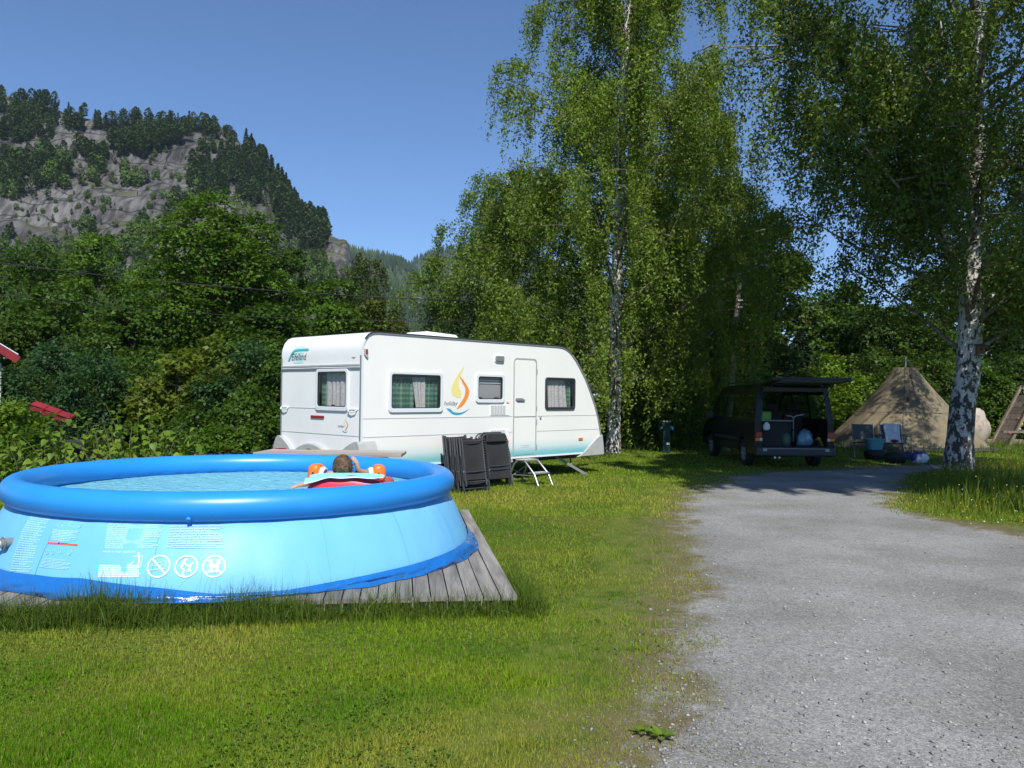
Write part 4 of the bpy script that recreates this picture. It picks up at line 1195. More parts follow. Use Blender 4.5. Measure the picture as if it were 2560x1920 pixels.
sb.build('ground_sheet', M['sheet_blue'], pool, smooth=180)
# inside liner, floor
lb = MB(); lb.lathe([(1.84, zl(.70)), (1.90, zl(.62)), (1.99, zl(.48)), (2.06, zl(.34)), (2.10, zl(.2)), (2.05, zl(.14)), (0.02, zl(.135))], n=120)
lb.build('liner', M['liner'], pool, smooth=60)
# water with ripples
def water_mat():
    m, nt, out = new_mat('pool_water')
    t = N(nt, 'ShaderNodeBsdfTransparent'); t.inputs[0].default_value = (.72, .95, 1.0, 1)
    g = N(nt, 'ShaderNodeBsdfGlossy'); g.inputs['Roughness'].default_value = .06
    tc = N(nt, 'ShaderNodeTexCoord'); mp = N(nt, 'ShaderNodeMapping'); mp.inputs['Scale'].default_value = (1, 1.6, 1)
    nt.links.new(tc.outputs['Object'], mp.inputs[0])
    n1 = N(nt, 'ShaderNodeTexNoise'); n1.inputs['Scale'].default_value = 9; n1.inputs['Detail'].default_value = 5; n1.inputs['Distortion'].default_value = .8
    nt.links.new(mp.outputs[0], n1.inputs['Vector'])
    bp = N(nt, 'ShaderNodeBump'); bp.inputs['Strength'].default_value = 1.0; bp.inputs['Distance'].default_value = .10
    nt.links.new(n1.outputs['Fac'], bp.inputs['Height'])
    nt.links.new(bp.outputs[0], g.inputs['Normal'])
    fr = N(nt, 'ShaderNodeFresnel'); fr.inputs[0].default_value = 1.16; nt.links.new(bp.outputs[0], fr.inputs['Normal'])
    df = N(nt, 'ShaderNodeBsdfDiffuse'); df.inputs[0].default_value = (.32, .82, .97, 1); nt.links.new(bp.outputs[0], df.inputs['Normal'])
    m0 = N(nt, 'ShaderNodeMixShader'); m0.inputs[0].default_value = .62; nt.links.new(t.outputs[0], m0.inputs[1]); nt.links.new(df.outputs[0], m0.inputs[2])
    mx = N(nt, 'ShaderNodeMixShader'); nt.links.new(fr.outputs[0], mx.inputs[0]); nt.links.new(m0.outputs[0], mx.inputs[1]); nt.links.new(g.outputs[0], mx.inputs[2])
    nt.links.new(mx.outputs[0], out.inputs[0])
    return m
M['water'] = water_mat()
wv = []; nr, na = 50, 150
for i in range(nr + 1):
    r_ = 1.885 * i / nr
    for k in range(na):
        a = 2 * math.pi * k / na; x = r_ * math.cos(a); y = r_ * math.sin(a)
        wv.append((x, y, zl(.655) + .016 * (fbm(x * 3.2 + 9, y * 5 + 4, 3) - .5)))
wf = []
for i in range(nr):
    for k in range(na): wf.append((i * na + k, (i + 1) * na + k, (i + 1) * na + (k + 1) % na, i * na + (k + 1) % na))
mobj('water', npmesh('water', np.array(wv), np.array(wf), smooth=True), M['water'], pool)
# valve and hose
va = PSI0 + R(-11)
vb = MB(); vp = Vector((math.cos(va), math.sin(va), 0)); c0 = vp * (RR_ + rr_ * .72) + Vector((0, 0, zl(rz_) - rr_ * .62))
vb.tube([c0, c0 + (vp - Vector((0, 0, .8))) * .022], .018, 10); vb.build('valve', M['ring_blue'], pool, smooth=40)
hs = wall_sl(26, 1356); hp = Vector(wall_xyz(hs[0], hs[1])); hn = Vector((hp.x, hp.y, 0)).normalized()
hb = MB(); hb.tube([hp - hn * .02, hp + hn * .07], .036, 14); hb.tube([hp + hn * .05, hp + hn * .055], .05, 14)
hb.build('outlet', M['mid_grey'], pool, smooth=40)
hside = Vector((hn.y, -hn.x, 0))
if hside.x > 0: hside = -hside
hb = MB(); hb.tube([hp + hn * .05, hp + hn * .10 + hside * .03, hp + hn * .11 + hside * .12 - Vector((0, 0, .02)), hp + hn * .12 + hside * .3 - Vector((0, 0, .04)), hp + hn * .10 + hside * .6 - Vector((0, 0, .12)), hp + hside * .9 - hn * .1 - Vector((0, 0, hp.z - .05))], .024, 12)
hb.build('hose', pm('clear_hose', (.52, .55, .60), .3, vary=(30, (.4, .43, .5), .4, .6)), pool, smooth=60)
# ---- printing on the wall
Z1 = lambda x, y: (x * .28933, 1080 + y * .28933)
def print_poly(name, polys, mat, off=.003):
    mb = MB()
    for V, F in polys:
        mb.add([wall_xyz(s, l, off) for s, l in V], F)
    me = bpy.data.meshes.new(name); me.from_pydata(mb.v, [], mb.f)
    return mobj(name, me, mat, wall)
def text_block(tl, tr, bl, br, rows, mat, fillr=.62, ragged=.3, seed=0):
    g = random.Random(seed)
    c = [np.array(wall_sl(*Z1(*p))) for p in (tl, tr, bl, br)]
    P = []
    for i in range(rows):
        t0 = i / rows; t1 = t0 + fillr / rows
        f = lambda u, t: tuple((c[0] * (1 - u) + c[1] * u) * (1 - t) + (c[2] * (1 - u) + c[3] * u) * t)
        end = 1 - ragged * g.random() if g.random() < .6 else 1.0
        u = 0.0
        while u < end - .02:
            w = min(end - u, .05 + .14 * g.random())
            P.append(([f(u, t0), f(u + w, t0), f(u + w, t1), f(u, t1)], [(3, 2, 1, 0)]))
            u += w + .015
    return print_poly('small_print', P, mat)
text_block((275, 715), (452, 738), (92, 1212), (268, 1218), 26, M['print_pale'], seed=1)
text_block((465, 840), (690, 858), (440, 940), (655, 952), 7, M['print_pale'], seed=2)
text_block((390, 1090), (620, 1110), (340, 1172), (588, 1195), 7, M['print_pale'], seed=3)
text_block((945, 780), (1425, 800), (905, 1012), (1370, 1004), 14, M['print_pale'], seed=4, fillr=.7)
text_block((1475, 802), (1942, 806), (1440, 1004), (1925, 1006), 14, M['print_pale'], seed=5, fillr=.7)
text_block((862, 1150), (1210, 1150), (845, 1258), (1210, 1258), 6, M['print_white'], seed=6, fillr=.6, ragged=.55)
def prt(x, y): return np.array(wall_sl(*Z1(x, y)))
def red_bar(a, b, c, d, name='red_bar'):
    A, B, C_, D_ = [prt(*p) for p in (a, b, c, d)]
    P = []
    for k in range(6):
        f = lambda u: (tuple(A * (1 - u) + B * u), tuple(D_ * (1 - u) + C_ * u))
        p0, p1 = f(k / 6), f((k + 1) / 6)
        P.append(([p0[0], p1[0], p1[1], p0[1]], [(3, 2, 1, 0)]))
    return print_poly(name, P, M['print_red'], .0035)
red_bar((417, 950), (675, 967), (672, 983), (414, 966))
red_bar((515, 733), (755, 748), (753, 762), (512, 745))
def wall_text(txt, x, y, width_px, mat, name='lettering', shear=0):
    A = prt(x, y); B = prt(x + width_px, y); W = B[0] - A[0]
    V, F = text_poly(txt, 1.0, shear); wx = max(v[0] for v in V); sc = W / wx
    dl = (B[1] - A[1]) / W
    return print_poly(name, [([(A[0] + v[0] * sc, A[1] + v[0] * sc * dl - v[1] * sc) for v in V], [tuple(reversed(f)) for f in F])], mat, .0045)
wall_text('ATTENTION', 520, 968, 65, M['print_dark'])
wall_text('MODEL: N.12.00FT 3.66M 12.5V', 890, 1043, 280, M['print_white'])
A = prt(500, 968)
print_poly('warning_triangle', [([(A[0], A[1]), (A[0] + .022, A[1]), (A[0] + .011, A[1] - .02)], [(0, 1, 2)])], M['print_dark'], .0045)
def disc(c, r_, n=28): return ([c] + [(c[0] + r_ * math.cos(2 * math.pi * k / n), c[1] + r_ * math.sin(2 * math.pi * k / n)) for k in range(n)], [(0, 1 + (k + 1) % n, 1 + k) for k in range(n)])
def annulus(c, r0, r1, n=36):
    V = []
    for k in range(n):
        a = 2 * math.pi * k / n; V += [(c[0] + r0 * math.cos(a), c[1] + r0 * math.sin(a)), (c[0] + r1 * math.cos(a), c[1] + r1 * math.sin(a))]
    return V, [(2 * k, 2 * ((k + 1) % n), 2 * ((k + 1) % n) + 1, 2 * k + 1) for k in range(n)]
def stroke(pts, w):
    P = []
    for (x0, y0), (x1, y1) in zip(pts[:-1], pts[1:]):
        L = math.hypot(x1 - x0, y1 - y0) + 1e-9; nx, ny = -(y1 - y0) / L * w / 2, (x1 - x0) / L * w / 2
        P.append(([(x0 + nx, y0 + ny), (x1 + nx, y1 + ny), (x1 - nx, y1 - ny), (x0 - nx, y0 - ny)], [(0, 1, 2, 3)]))
    return P
def icon(cx, cy, fig):
    c = prt(cx, cy); r_ = abs(prt(cx + 104, cy)[0] - c[0]) * .98
    ry = r_
    P = [annulus(tuple(c), r_ * .87, r_)]
    k = lambda x, y: (c[0] + x * r_, c[1] - y * ry)
    for kind, data, w in fig:
        if kind == 's': P += stroke([k(*p) for p in data], w * r_)
        elif kind == 'd': P.append(disc(k(*data), w * r_, 14))
    return print_poly('safety_icon', P, M['print_white'], .0035)
icon(1372, 1160, [('s', [(-.62, .62), (.62, -.62)], .13), ('s', [(-.6, .15), (.55, .42), (.6, -.1)], .04), ('s', [(-.7, .0), (.6, .1)], .03), ('s', [(-.7, -.35), (.55, -.2)], .05)])
icon(1610, 1160, [('d', (-.10, .58), .14), ('s', [(-.16, .5), (-.35, .05), (-.45, -.1)], .26), ('s', [(-.2, .35), (.02, .05), (.2, -.02)], .09), ('s', [(-.42, -.1), (-.12, -.35), (-.25, -.75), (-.05, -.78)], .14), ('d', (.48, .25), .11), ('s', [(.42, .15), (.28, -.2), (.15, -.5)], .16), ('s', [(.3, .05), (.08, .12)], .07), ('s', [(.32, -.2), (.52, -.6)], .09)])
icon(1850, 1160, [('s', [(-.62, .62), (.62, -.62)], .11), ('s', [(.62, .62), (-.62, -.62)], .11), ('d', (-.3, .52), .13), ('s', [(-.28, .4), (-.22, -.1), (-.3, -.55)], .24), ('s', [(-.25, .2), (-.6, .0)], .08), ('d', (.36, .5), .13), ('s', [(.33, .4), (.24, -.1), (.34, -.55)], .24), ('s', [(.3, .2), (.62, .3)], .08), ('s', [(-.2, -.1), (-.05, -.55)], .1), ('s', [(.2, -.1), (.08, -.55)], .1)])
for (ix, iy) in ((505, 800), (548, 800), (608, 790), (695, 808), (408, 1038), (460, 1038), (530, 1028), (605, 1042)):
    c = tuple(prt(ix, iy)); P = [annulus(c, .016, .020, 18), disc((c[0] - .003, c[1] - .008), .005, 8)] + stroke([(c[0] - .003, c[1] - .002), (c[0] + .002, c[1] + .012)], .008)
    print_poly('small_icon', P, M['print_pale'], .0035)
a, b_, c_, d_ = [tuple(prt(*p)) for p in ((1105, 1072), (1235, 1072), (1215, 1170), (1088, 1170))]
P = stroke([a, b_, c_, d_, a], .004)
q = prt(1190, 1120); P += stroke([(q[0] - .006, q[1] - .055), (q[0] + .012, q[1]), (q[0], q[1] + .05)], .011); P.append(disc((q[0] - .006, q[1] - .06), .007, 10))
q = prt(1112, 1155); P += [disc(tuple(q), .010, 10)] + stroke([tuple(q), (q[0] + .03, q[1] - .03)], .006)
print_poly('diving_icon', P, M['print_white'], .0035)
M['seam'] = pm('welded_seam', (.12, .38, .68), .4, spec=.4)
for s_ in (-2.75, -1.55, -.62, .62, 1.35, 2.1, 2.8):
    P = []
    for k in range(14):
        l0, l1 = _Ld[-1] * k / 14, _Ld[-1] * (k + 1) / 14
        P.append(([(s_ - .002, l0), (s_ + .002, l0), (s_ + .002, l1), (s_ - .002, l1)], [(3, 2, 1, 0)]))
    print_poly('seam', P, M['seam'], .0022)

# ------------------------------------------------------------------ caravan (local: x along the side from the rear, y across, z up)
CAR = Vector((-2.3416, 12.8738, 0)); CAR_A = R(46.7744)
car = empty('caravan', CAR, CAR_A)
tag(car, 'white touring caravan with sail emblem and teal fade along its skirt', 'caravan')
W_ = 2.30
SB = .424
arc_r = [(0, 2.20), (.0, 2.28), (.012, 2.36), (.05, 2.452), (.115, 2.525), (.2, 2.565), (.32, 2.577)]
arc_f = [(4.70, 2.577), (4.85, 2.570), (4.975, 2.543), (5.075, 2.497), (5.17, 2.433), (5.296, 2.325), (5.43, 2.176), (5.6, 1.974), (5.77, 1.707), (5.946, 1.394), (6.054, 1.14), (6.13, .88), (6.165, .70), (6.17, .52)]
side_outline = [(0, SB)] + arc_r + arc_f + [(6.17, SB)]
def car_paint():
    m, nt, out = new_mat('caravan_side_paint')
    b = N(nt, 'ShaderNodeBsdfPrincipled'); b.inputs['Roughness'].default_value = .33; b.inputs['Specular IOR Level'].default_value = .45
    tc = N(nt, 'ShaderNodeTexCoord'); sx = N(nt, 'ShaderNodeSeparateXYZ'); nt.links.new(tc.outputs['Object'], sx.inputs[0])
    r1 = N(nt, 'ShaderNodeValToRGB'); cr = r1.color_ramp
    mr = N(nt, 'ShaderNodeMapRange'); mr.inputs['From Min'].default_value = .44; mr.inputs['From Max'].default_value = .76
    nt.links.new(sx.outputs['Z'], mr.inputs['Value'])
    cr.elements[0].position = 0; cr.elements[0].color = (.10, .42, .47, 1)
    cr.elements[1].position = 1; cr.elements[1].color = (.80, .80, .77, 1)
    e = cr.elements.new(.25); e.color = (.22, .52, .56, 1)
    e = cr.elements.new(.6); e.color = (.60, .72, .715, 1)
    nt.links.new(mr.outputs[0], r1.inputs[0])
    nz = N(nt, 'ShaderNodeTexNoise'); nz.inputs['Scale'].default_value = 1.1; nz.inputs['Detail'].default_value = 6
    nt.links.new(tc.outputs['Object'], nz.inputs['Vector'])
    m2 = N(nt, 'ShaderNodeMapRange'); m2.inputs['From Min'].default_value = .3; m2.inputs['From Max'].default_value = .7; m2.inputs['To Min'].default_value = .95; m2.inputs['To Max'].default_value = 1.0
    nt.links.new(nz.outputs['Fac'], m2.inputs['Value'])
    mu = N(nt, 'ShaderNodeVectorMath', operation='SCALE'); nt.links.new(r1.outputs[0], mu.inputs[0]); nt.links.new(m2.outputs[0], mu.inputs['Scale'])
    nt.links.new(mu.outputs[0], b.inputs['Base Color']); nt.links.new(b.outputs[0], out.inputs[0])
    return m
M['car_side'] = car_paint()
M['groove'] = pm('panel_line', (.42, .44, .44), .5)
# side wall with window openings
w1 = rrect(.581, 1.363, 1.633, 1.918, .05); w2 = rrect(2.527, 1.519, 3.15, 1.925, .045); w3 = rrect(4.385, 1.358, 5.228, 1.924, .06)
V, F = fill_holes(side_outline, [w1, w2, w3], lambda a, b: (a, 0, b))
mb = MB(); mb.add(V, F); sidew = mb.build('side_wall', M['car_side'], car)
V, F = fill_holes(side_outline, [], lambda a, b: (a, W_, b))
mb = MB(); mb.add(V, F); mb.build('side_wall', M['car_side'], car)
# rear wall with window, roof and front shell, floor
wr = rrect(.37, 1.38, 1.168, 1.945, .05)
V, F = fill_holes([(0, SB), (W_, SB), (W_, 2.20), (0, 2.20)], [wr], lambda a, b: (0, a, b))
mb = MB(); mb.add(V, F); rearw = mb.build('rear_wall', M['white_metal'], car)
mb = MB(); pts = arc_r + arc_f + [(6.17, SB)]
for i in range(len(pts) - 1):
    (a, z), (b, z2) = pts[i], pts[i + 1]
    n0 = len(mb.v)
mb.v = []; 
for (a, z) in pts: mb.v += [(a, 0, z), (a, W_, z)]
mb.f = [(2 * i, 2 * i + 1, 2 * i + 3, 2 * i + 2) for i in range(len(pts) - 1)]
mb.build('roof', M['white_metal'], car, smooth=40)
mb = MB(); mb.box((3.08, W_ / 2, SB + .02), (6.1, W_ - .04, .03)); mb.build('floor', M['dark_plastic'], car)
# unseen board added down the middle so that the inside stays dim
mb = MB(); mb.box((3.0, W_ / 2, 1.35), (5.2, .02, 1.7)); mb.build('dimming_board', pm('dimming_board_brown', (.30, .22, .14), .6), car)
# edge trims: rubber bead along roof edge, alu strip on rear corner
def strip(name, pts, w, mat, y=-.004, h=.012, parent=car):
    mb = MB()
    P = [Vector((a, 0, z)) for a, z in pts]; n = len(P); V = []
    for i, p in enumerate(P):
        d = (P[min(i + 1, n - 1)] - P[max(i - 1, 0)]).normalized(); nn = Vector((d.z, 0, -d.x))
        for q in (p + nn * .004 - nn * .008, p + nn * w):
            V += [(q.x, y - h, q.z), (q.x, y + .004, q.z)]
    Fs = []
    for i in range(n - 1):
        a, b = 4 * i, 4 * (i + 1)
        Fs += [(a, b, b + 2, a + 2), (a, a + 1, b + 1, b), (a + 2, b + 2, b + 3, a + 3)]
    Fs += [(0, 2, 3, 1), (4 * n - 4, 4 * n - 3, 4 * n - 1, 4 * n - 2)]
    mb.add(V, Fs); return mb.build(name, mat, parent, smooth=40)
top = [(.05, 2.452), (.115, 2.525), (.2, 2.565), (.32, 2.577)] + arc_f[:-1]
strip('edge_trim', top, .030, M['mid_grey'])
strip('edge_bead', [(a, z + .004) for a, z in arc_r[3:] + arc_f[:5]], .014, M['dark_plastic'], y=-.008, h=.012)
strip('corner_trim', [(0.0, SB + .06), (0, 1.0), (0, 1.6)] + arc_r[:4], .026, M['pale_frame'])
mb = MB(); mb.box((-.006, .012, 1.32), (.012, .030, 1.75)); mb.build('corner_trim', M['mid_grey'], car)
mb = MB(); mb.box((-.006, W_ - .012, 1.32), (.012, .030, 1.75)); mb.build('corner_trim', M['mid_grey'], car)
mb = MB(); mb.box((3.08, -.008, SB + .012), (6.1, .022, .03)); mb.build('skirt_rail', M['white_metal'], car)
# panel lines
for z, x0, x1 in ((1.205, .03, 3.44), (1.205, 4.13, 6.0), (.915, .03, 3.44), (.915, 4.13, 6.08)):
    mb = MB(); mb.box(((x0 + x1) / 2, -.001, z), (x1 - x0, .006, .009)); mb.build('panel_line', M['groove'], car)
for z in (.93, 1.345):
    mb = MB(); mb.box((-.001, W_ / 2, z), (.006, W_ - .06, .010)); mb.build('panel_line', M['groove'], car)
for z, hh, mt in ((2.045, .034, 'grey_plastic'), (2.012, .016, 'white_metal'), (1.99, .018, 'mid_grey')):
    mb = MB(); mb.box((-.010 if hh > .02 else -.006, W_ / 2, z), (.030, W_ - .05, hh)); mb.build('rear_ridge', M[mt], car, bevel=.006)
# ---- windows
def curtain_mat(name, c1, c2, check):
    m, nt, out = new_mat(name)
    b = N(nt, 'ShaderNodeBsdfPrincipled'); b.inputs['Roughness'].default_value = .9
    tc = N(nt, 'ShaderNodeTexCoord'); sx = N(nt, 'ShaderNodeSeparateXYZ'); nt.links.new(tc.outputs['Object'], sx.inputs[0])
    if check:
        def sq(sock, sc, ph):
            a = N(nt, 'ShaderNodeMath', operation='MULTIPLY'); a.inputs[1].default_value = sc; nt.links.new(sock, a.inputs[0])
            s = N(nt, 'ShaderNodeMath', operation='SINE'); nt.links.new(a.outputs[0], s.inputs[0])
            g = N(nt, 'ShaderNodeMath', operation='GREATER_THAN'); g.inputs[1].default_value = ph; nt.links.new(s.outputs[0], g.inputs[0]); return g
        ad = N(nt, 'ShaderNodeMath', operation='ADD'); ax = N(nt, 'ShaderNodeMath', operation='ADD')
        nt.links.new(sx.outputs['X'], ax.inputs[0]); nt.links.new(sx.outputs['Y'], ax.inputs[1])
        g1 = sq(ax.outputs[0], 62, .35); g2 = sq(sx.outputs['Z'], 75, .1)
        nt.links.new(g1.outputs[0], ad.inputs[0]); nt.links.new(g2.outputs[0], ad.inputs[1])
        mr = N(nt, 'ShaderNodeMapRange'); mr.inputs['From Max'].default_value = 2; nt.links.new(ad.outputs[0], mr.inputs['Value'])
        mx = N(nt, 'ShaderNodeMix', data_type='RGBA'); mx.inputs['A'].default_value = c4(c1); mx.inputs['B'].default_value = c4(c2)
        nt.links.new(mr.outputs[0], mx.inputs['Factor']); nt.links.new(mx.outputs['Result'], b.inputs['Base Color'])
    else:
        b.inputs['Base Color'].default_value = c4(c1)
    nt.links.new(b.outputs[0], out.inputs[0])
    return m
M['check'] = curtain_mat('green_check_curtain', (.035, .11, .085), (.16, .27, .20), True)
M['lace'] = pm('lace_curtain', (.52, .51, .50), .9, vary=(40, (.40, .395, .39), .45, .6))
M['blind'] = pm('grey_blind', (.34, .345, .35), .8)
def ringframe(name, inner, outer, fn, mat, parent, t0, t1, bev=.006):
    mb = MB(); n = len(inner)
    V = [fn(a, b, t0) for a, b in outer] + [fn(a, b, t0) for a, b in inner] + [fn(a, b, t1) for a, b in outer] + [fn(a, b, t1) for a, b in inner]
    Fs = []
    for i in range(n):
        j = (i + 1) % n
        Fs += [(2 * n + i, 2 * n + j, 3 * n + j, 3 * n + i), (i, j, 2 * n + j, 2 * n + i), (n + i, 3 * n + i, 3 * n + j, n + j), (i, n + i, n + j, j)]
    mb.add(V, Fs); return mb.build(name, mat, parent, smooth=35, bevel=bev)
def drape(name, a0, a1, z0, z1, depth, amp, waves, fn, mat, parent, topw=None, pinch=0, seed=0):
    g = np.random.default_rng(seed); na_, nz_ = 40, 12; V = []
    for i in range(na_ + 1):
        u = i / na_
        for k in range(nz_ + 1):
            t = k / nz_; z = z1 + (z0 - z1) * t
            lo, hi = a0, a1
            if topw: lo = a0 + (topw[0] - a0) * (1 - t); hi = a1 + (topw[1] - a1) * (1 - t)
            a = lo + (hi - lo) * u
            w = amp * math.sin(u * waves * 6.28 + 1.2 * math.sin(u * 9 + seed)) * (.55 + .45 * t) + .004 * g.random()
            if .22 < t < .32: w *= .35
            V.append(fn(a, z, depth + w))
    Fs = [(i * (nz_ + 1) + k, (i + 1) * (nz_ + 1) + k, (i + 1) * (nz_ + 1) + k + 1, i * (nz_ + 1) + k + 1) for i in range(na_) for k in range(nz_)]
    me = bpy.data.meshes.new(name); me.from_pydata(V, [], Fs); me.polygons.foreach_set('use_smooth', np.ones(len(Fs), bool))
    return mobj(name, me, mat, parent)
fs = lambda a, b, t: (a, -t, b)          # side: t outwards
fr_ = lambda a, b, t: (-t, a, b)         # rear: t outwards
fsd = lambda a, z, d: (a, d, z)
frd = lambda a, z, d: (d, a, z)
def window(name, x0, z0, x1, z1, fx, fd, frame_mat, fw, lower):
    inn = rrect(x0, z0, x1, z1, .045); outr = rrect(x0 - fw, z0 - lower, x1 + fw, z1 + fw * .85, .06)
    root = ringframe(name, inn, outr, fx, frame_mat, car, .001, .028)
    rub = ringframe('rubber_seal', rrect(x0 + .016, z0 + .016, x1 - .016, z1 - .016, .035), rrect(x0 - .002, z0 - .002, x1 + .002, z1 + .002, .047), fx, M['dark_plastic'], root, -.015, .022, 0)
    rr4 = rrect(x0 + .008, z0 + .008, x1 - .008, z1 - .008, .04); p = MB(); p.add([fx(a, b, .012) for a, b in rr4], [tuple(range(len(rr4)))]); p.build('pane', M['window_glass'], root)
    return root
wd = window('window', .581, 1.363, 1.633, 1.918, fs, fsd, M['pale_frame'], .055, .066)
drape('curtain', .57, 1.12, 1.34, 1.90, .075, .020, 7, fsd, M['check'], wd, seed=1)
drape('curtain', 1.17, 1.35, 1.34, 1.94, .055, .012, 3, fsd, M['lace'], wd, topw=(1.06, 1.35), seed=2)
drape('curtain', 1.34, 1.64, 1.34, 1.90, .075, .018, 4, fsd, M['check'], wd, seed=3)
mb = MB(); mb.box((1.1, .05, 1.905), (1.06, .03, .05)); mb.build('curtain_rail', M['dark_plastic'], wd)
for xx in (.605, 1.608):
    mb = MB(); mb.box((xx, .01, 1.46), (.012, .014, .16)); mb.build('stay', M['dark_plastic'], wd)
wd = window('window', 2.527, 1.519, 3.15, 1.925, fs, fsd, M['pale_frame'], .055, .062)
mb = MB(); mb.box((2.84, .05, 1.70), (.66, .008, .42)); mb.build('blind', M['blind'], wd)
mb = MB(); mb.box((2.84, .038, 1.86), (.62, .02, .022)); mb.box((2.84, .038, 1.81), (.62, .012, .012)); mb.build('blind_rail', M['pale_frame'], wd)
for xx in (2.60, 3.02):
    mb = MB(); mb.box((xx, .012, 1.545), (.10, .02, .022)); mb.build('latch', M['dark_plastic'], wd)
wd = window('window', 4.385, 1.358, 5.228, 1.924, fs, fsd, M['dark_plastic'], .035, .035)
drape('curtain', 4.50, 5.10, 1.36, 1.93, .06, .018, 5, fsd, M['lace'], wd, topw=(4.48, 5.02), seed=4)
drape('curtain', 4.37, 4.52, 1.34, 1.92, .085, .02, 3, fsd, M['check'], wd, seed=5)
drape('curtain', 5.04, 5.24, 1.34, 1.92, .085, .02, 3, fsd, M['check'], wd, seed=6)
wd = window('window', .37, 1.38, 1.168, 1.945, fr_, frd, M['pale_frame'], .052, .066)
drape('curtain', .36, 1.01, 1.36, 1.94, .06, .018, 5, frd, M['lace'], wd, seed=7)
drape('curtain', 1.0, 1.17, 1.36, 1.92, .085, .02, 2, frd, M['check'], wd, seed=8)
mb = MB(); mb.box((-.004, .74, 1.40), (.02, .07, .028)); mb.build('latch', M['dark_plastic'], wd)
# ---- door
door_in = rrect(3.478, .470, 4.082, 2.270, .07); door_out = rrect(3.452, .448, 4.106, 2.300, .085)
dr = ringframe('door_frame', door_in, door_out, fs, M['grey_plastic'], car, .001, .012, .003)
for a, b, nm in ((1.200, 2.262, 'upper_door'), (.478, 1.182, 'lower_door')):
    pth = [(3.486, a), (4.074, a), (4.074, b), (3.486, b)] if nm == 'lower_door' else [(3.486, a), (4.074, a)] + [p for p in rrect(3.486, .6, 4.074, b, .065) if p[1] > 1.5]
    mb = MB(); mb.prism(pth, fs, .002, .011); mb.build(nm, M['car_side'], car, bevel=.003)
mb = MB(); mb.box((3.78, -.004, 1.191), (.60, .008, .016)); mb.build('door_seal', M['mid_grey'], car)
mb = MB(); mb.prism(rrect(3.505, 1.480, 3.725, 1.545, .03), fs, .010, .018); mb.prism(rrect(3.53, 1.492, 3.745, 1.525, .015), fs, .018, .040); mb.build('door_handle', M['mid_grey'], car, bevel=.004)
for zz in (.58, 1.06, 1.32, 2.02):
    mb = MB(); mb.tube([(4.096, -.018, zz), (4.096, -.018, zz + .08)], .012, 8); mb.build('hinge', M['alu'], car)
mb = MB(); mb.box((4.21, -.02, 1.185), (.03, .04, .03)); mb.build('door_catch', M['alu'], car, bevel=.006)
# ---- fittings
mb = MB(); mb.prism(rrect(2.95, 2.208, 3.17, 2.312, .03), fs, .001, .045); mb.build('awning_lamp', M['mid_grey'], car, bevel=.012)
ringframe('awning_lamp_frame', rrect(2.955, 2.213, 3.165, 2.307, .03), rrect(2.938, 2.190, 3.182, 2.322, .04), fs, M['white_metal'], car, .0, .02, .004)
for (x0, z0, x1, z1) in ((2.845, 1.228, 3.345, 1.42), (2.845, .775, 3.335, .968)):
    g = MB(); g.prism(rrect(x0, z0, x1, z1, .012), fs, .001, .010); vent = g.build('vent', M['white_metal'], car)
    s_ = MB(); s_.box(((x0 + x1) / 2 - .045, -.008, (z0 + z1) / 2), (x1 - x0 - .13, .008, z1 - z0 - .03)); s_.build('vent_recess', M['mid_grey'], vent)
    for k in range(9):
        zz = z0 + .022 + k * (z1 - z0 - .03) / 9
        s_ = MB(); s_.box(((x0 + x1) / 2 - .045, -.012, zz), (x1 - x0 - .13, .008, .010)); s_.build('slat', M['white_metal'], vent)
    for k in range(1, 5):
        s_ = MB(); xx = x0 + .02 + (x1 - x0 - .13) * k / 5; s_.box((xx, -.0135, (z0 + z1) / 2), (.006, .008, z1 - z0 - .03)); s_.build('slat', M['white_metal'], vent)
mb = MB(); mb.prism([(3.28, 1.438), (3.345, 1.438), (3.345, 1.452), (3.32, 1.462), (3.31, 1.478), (3.285, 1.478)], fs, .001, .004); mb.build('sticker', M['amber'], car)
mb = MB(); mb.prism(rrect(5.398, .705, 5.528, .752, .01), fs, .001, .02); mb.build('marker_light', M['amber'], car, bevel=.005)
mb = MB(); mb.prism(rrect(3.19, .712, 3.325, .762, .01), fs, .001, .03); mb.build('marker_light', M['amber'], car, bevel=.006)
mb = MB(); mb.prism([(.04, 2.20), (.078, 2.16), (.105, 2.165), (.105, 2.225), (.095, 2.298), (.042, 2.298)], fs, .001, .035); mk = mb.build('clearance_lamp', M['grey_plastic'], car, bevel=.006)
mb = MB(); mb.prism(rrect(.05, 2.215, .092, 2.288, .01), fs, .034, .042); mb.build('lens', M['red_lens'], mk)
mb = MB(); mb.prism(rrect(.985, 1.186, 1.36, 1.228, .01), fr_, .001, .022); mb.build('brake_light', M['red_lens'], car, bevel=.005)
for (y0, y1) in ((2.06, 2.285), (.085, .315)):
    mb = MB(); mb.tube([(-.005, y0, 1.352), (-.035, y0 + .02, 1.315), (-.045, (y0 + y1) / 2, 1.305), (-.035, y1 - .02, 1.315), (-.005, y1, 1.352)], .011, 8); mb.build('grab_handle', M['pale_frame'], car, smooth=50)
    mb = MB(); mb.box((-.006, (y0 + y1) / 2, 1.352), (.012, y1 - y0 + .03, .02)); mb.build('handle_base', M['white_metal'], car)
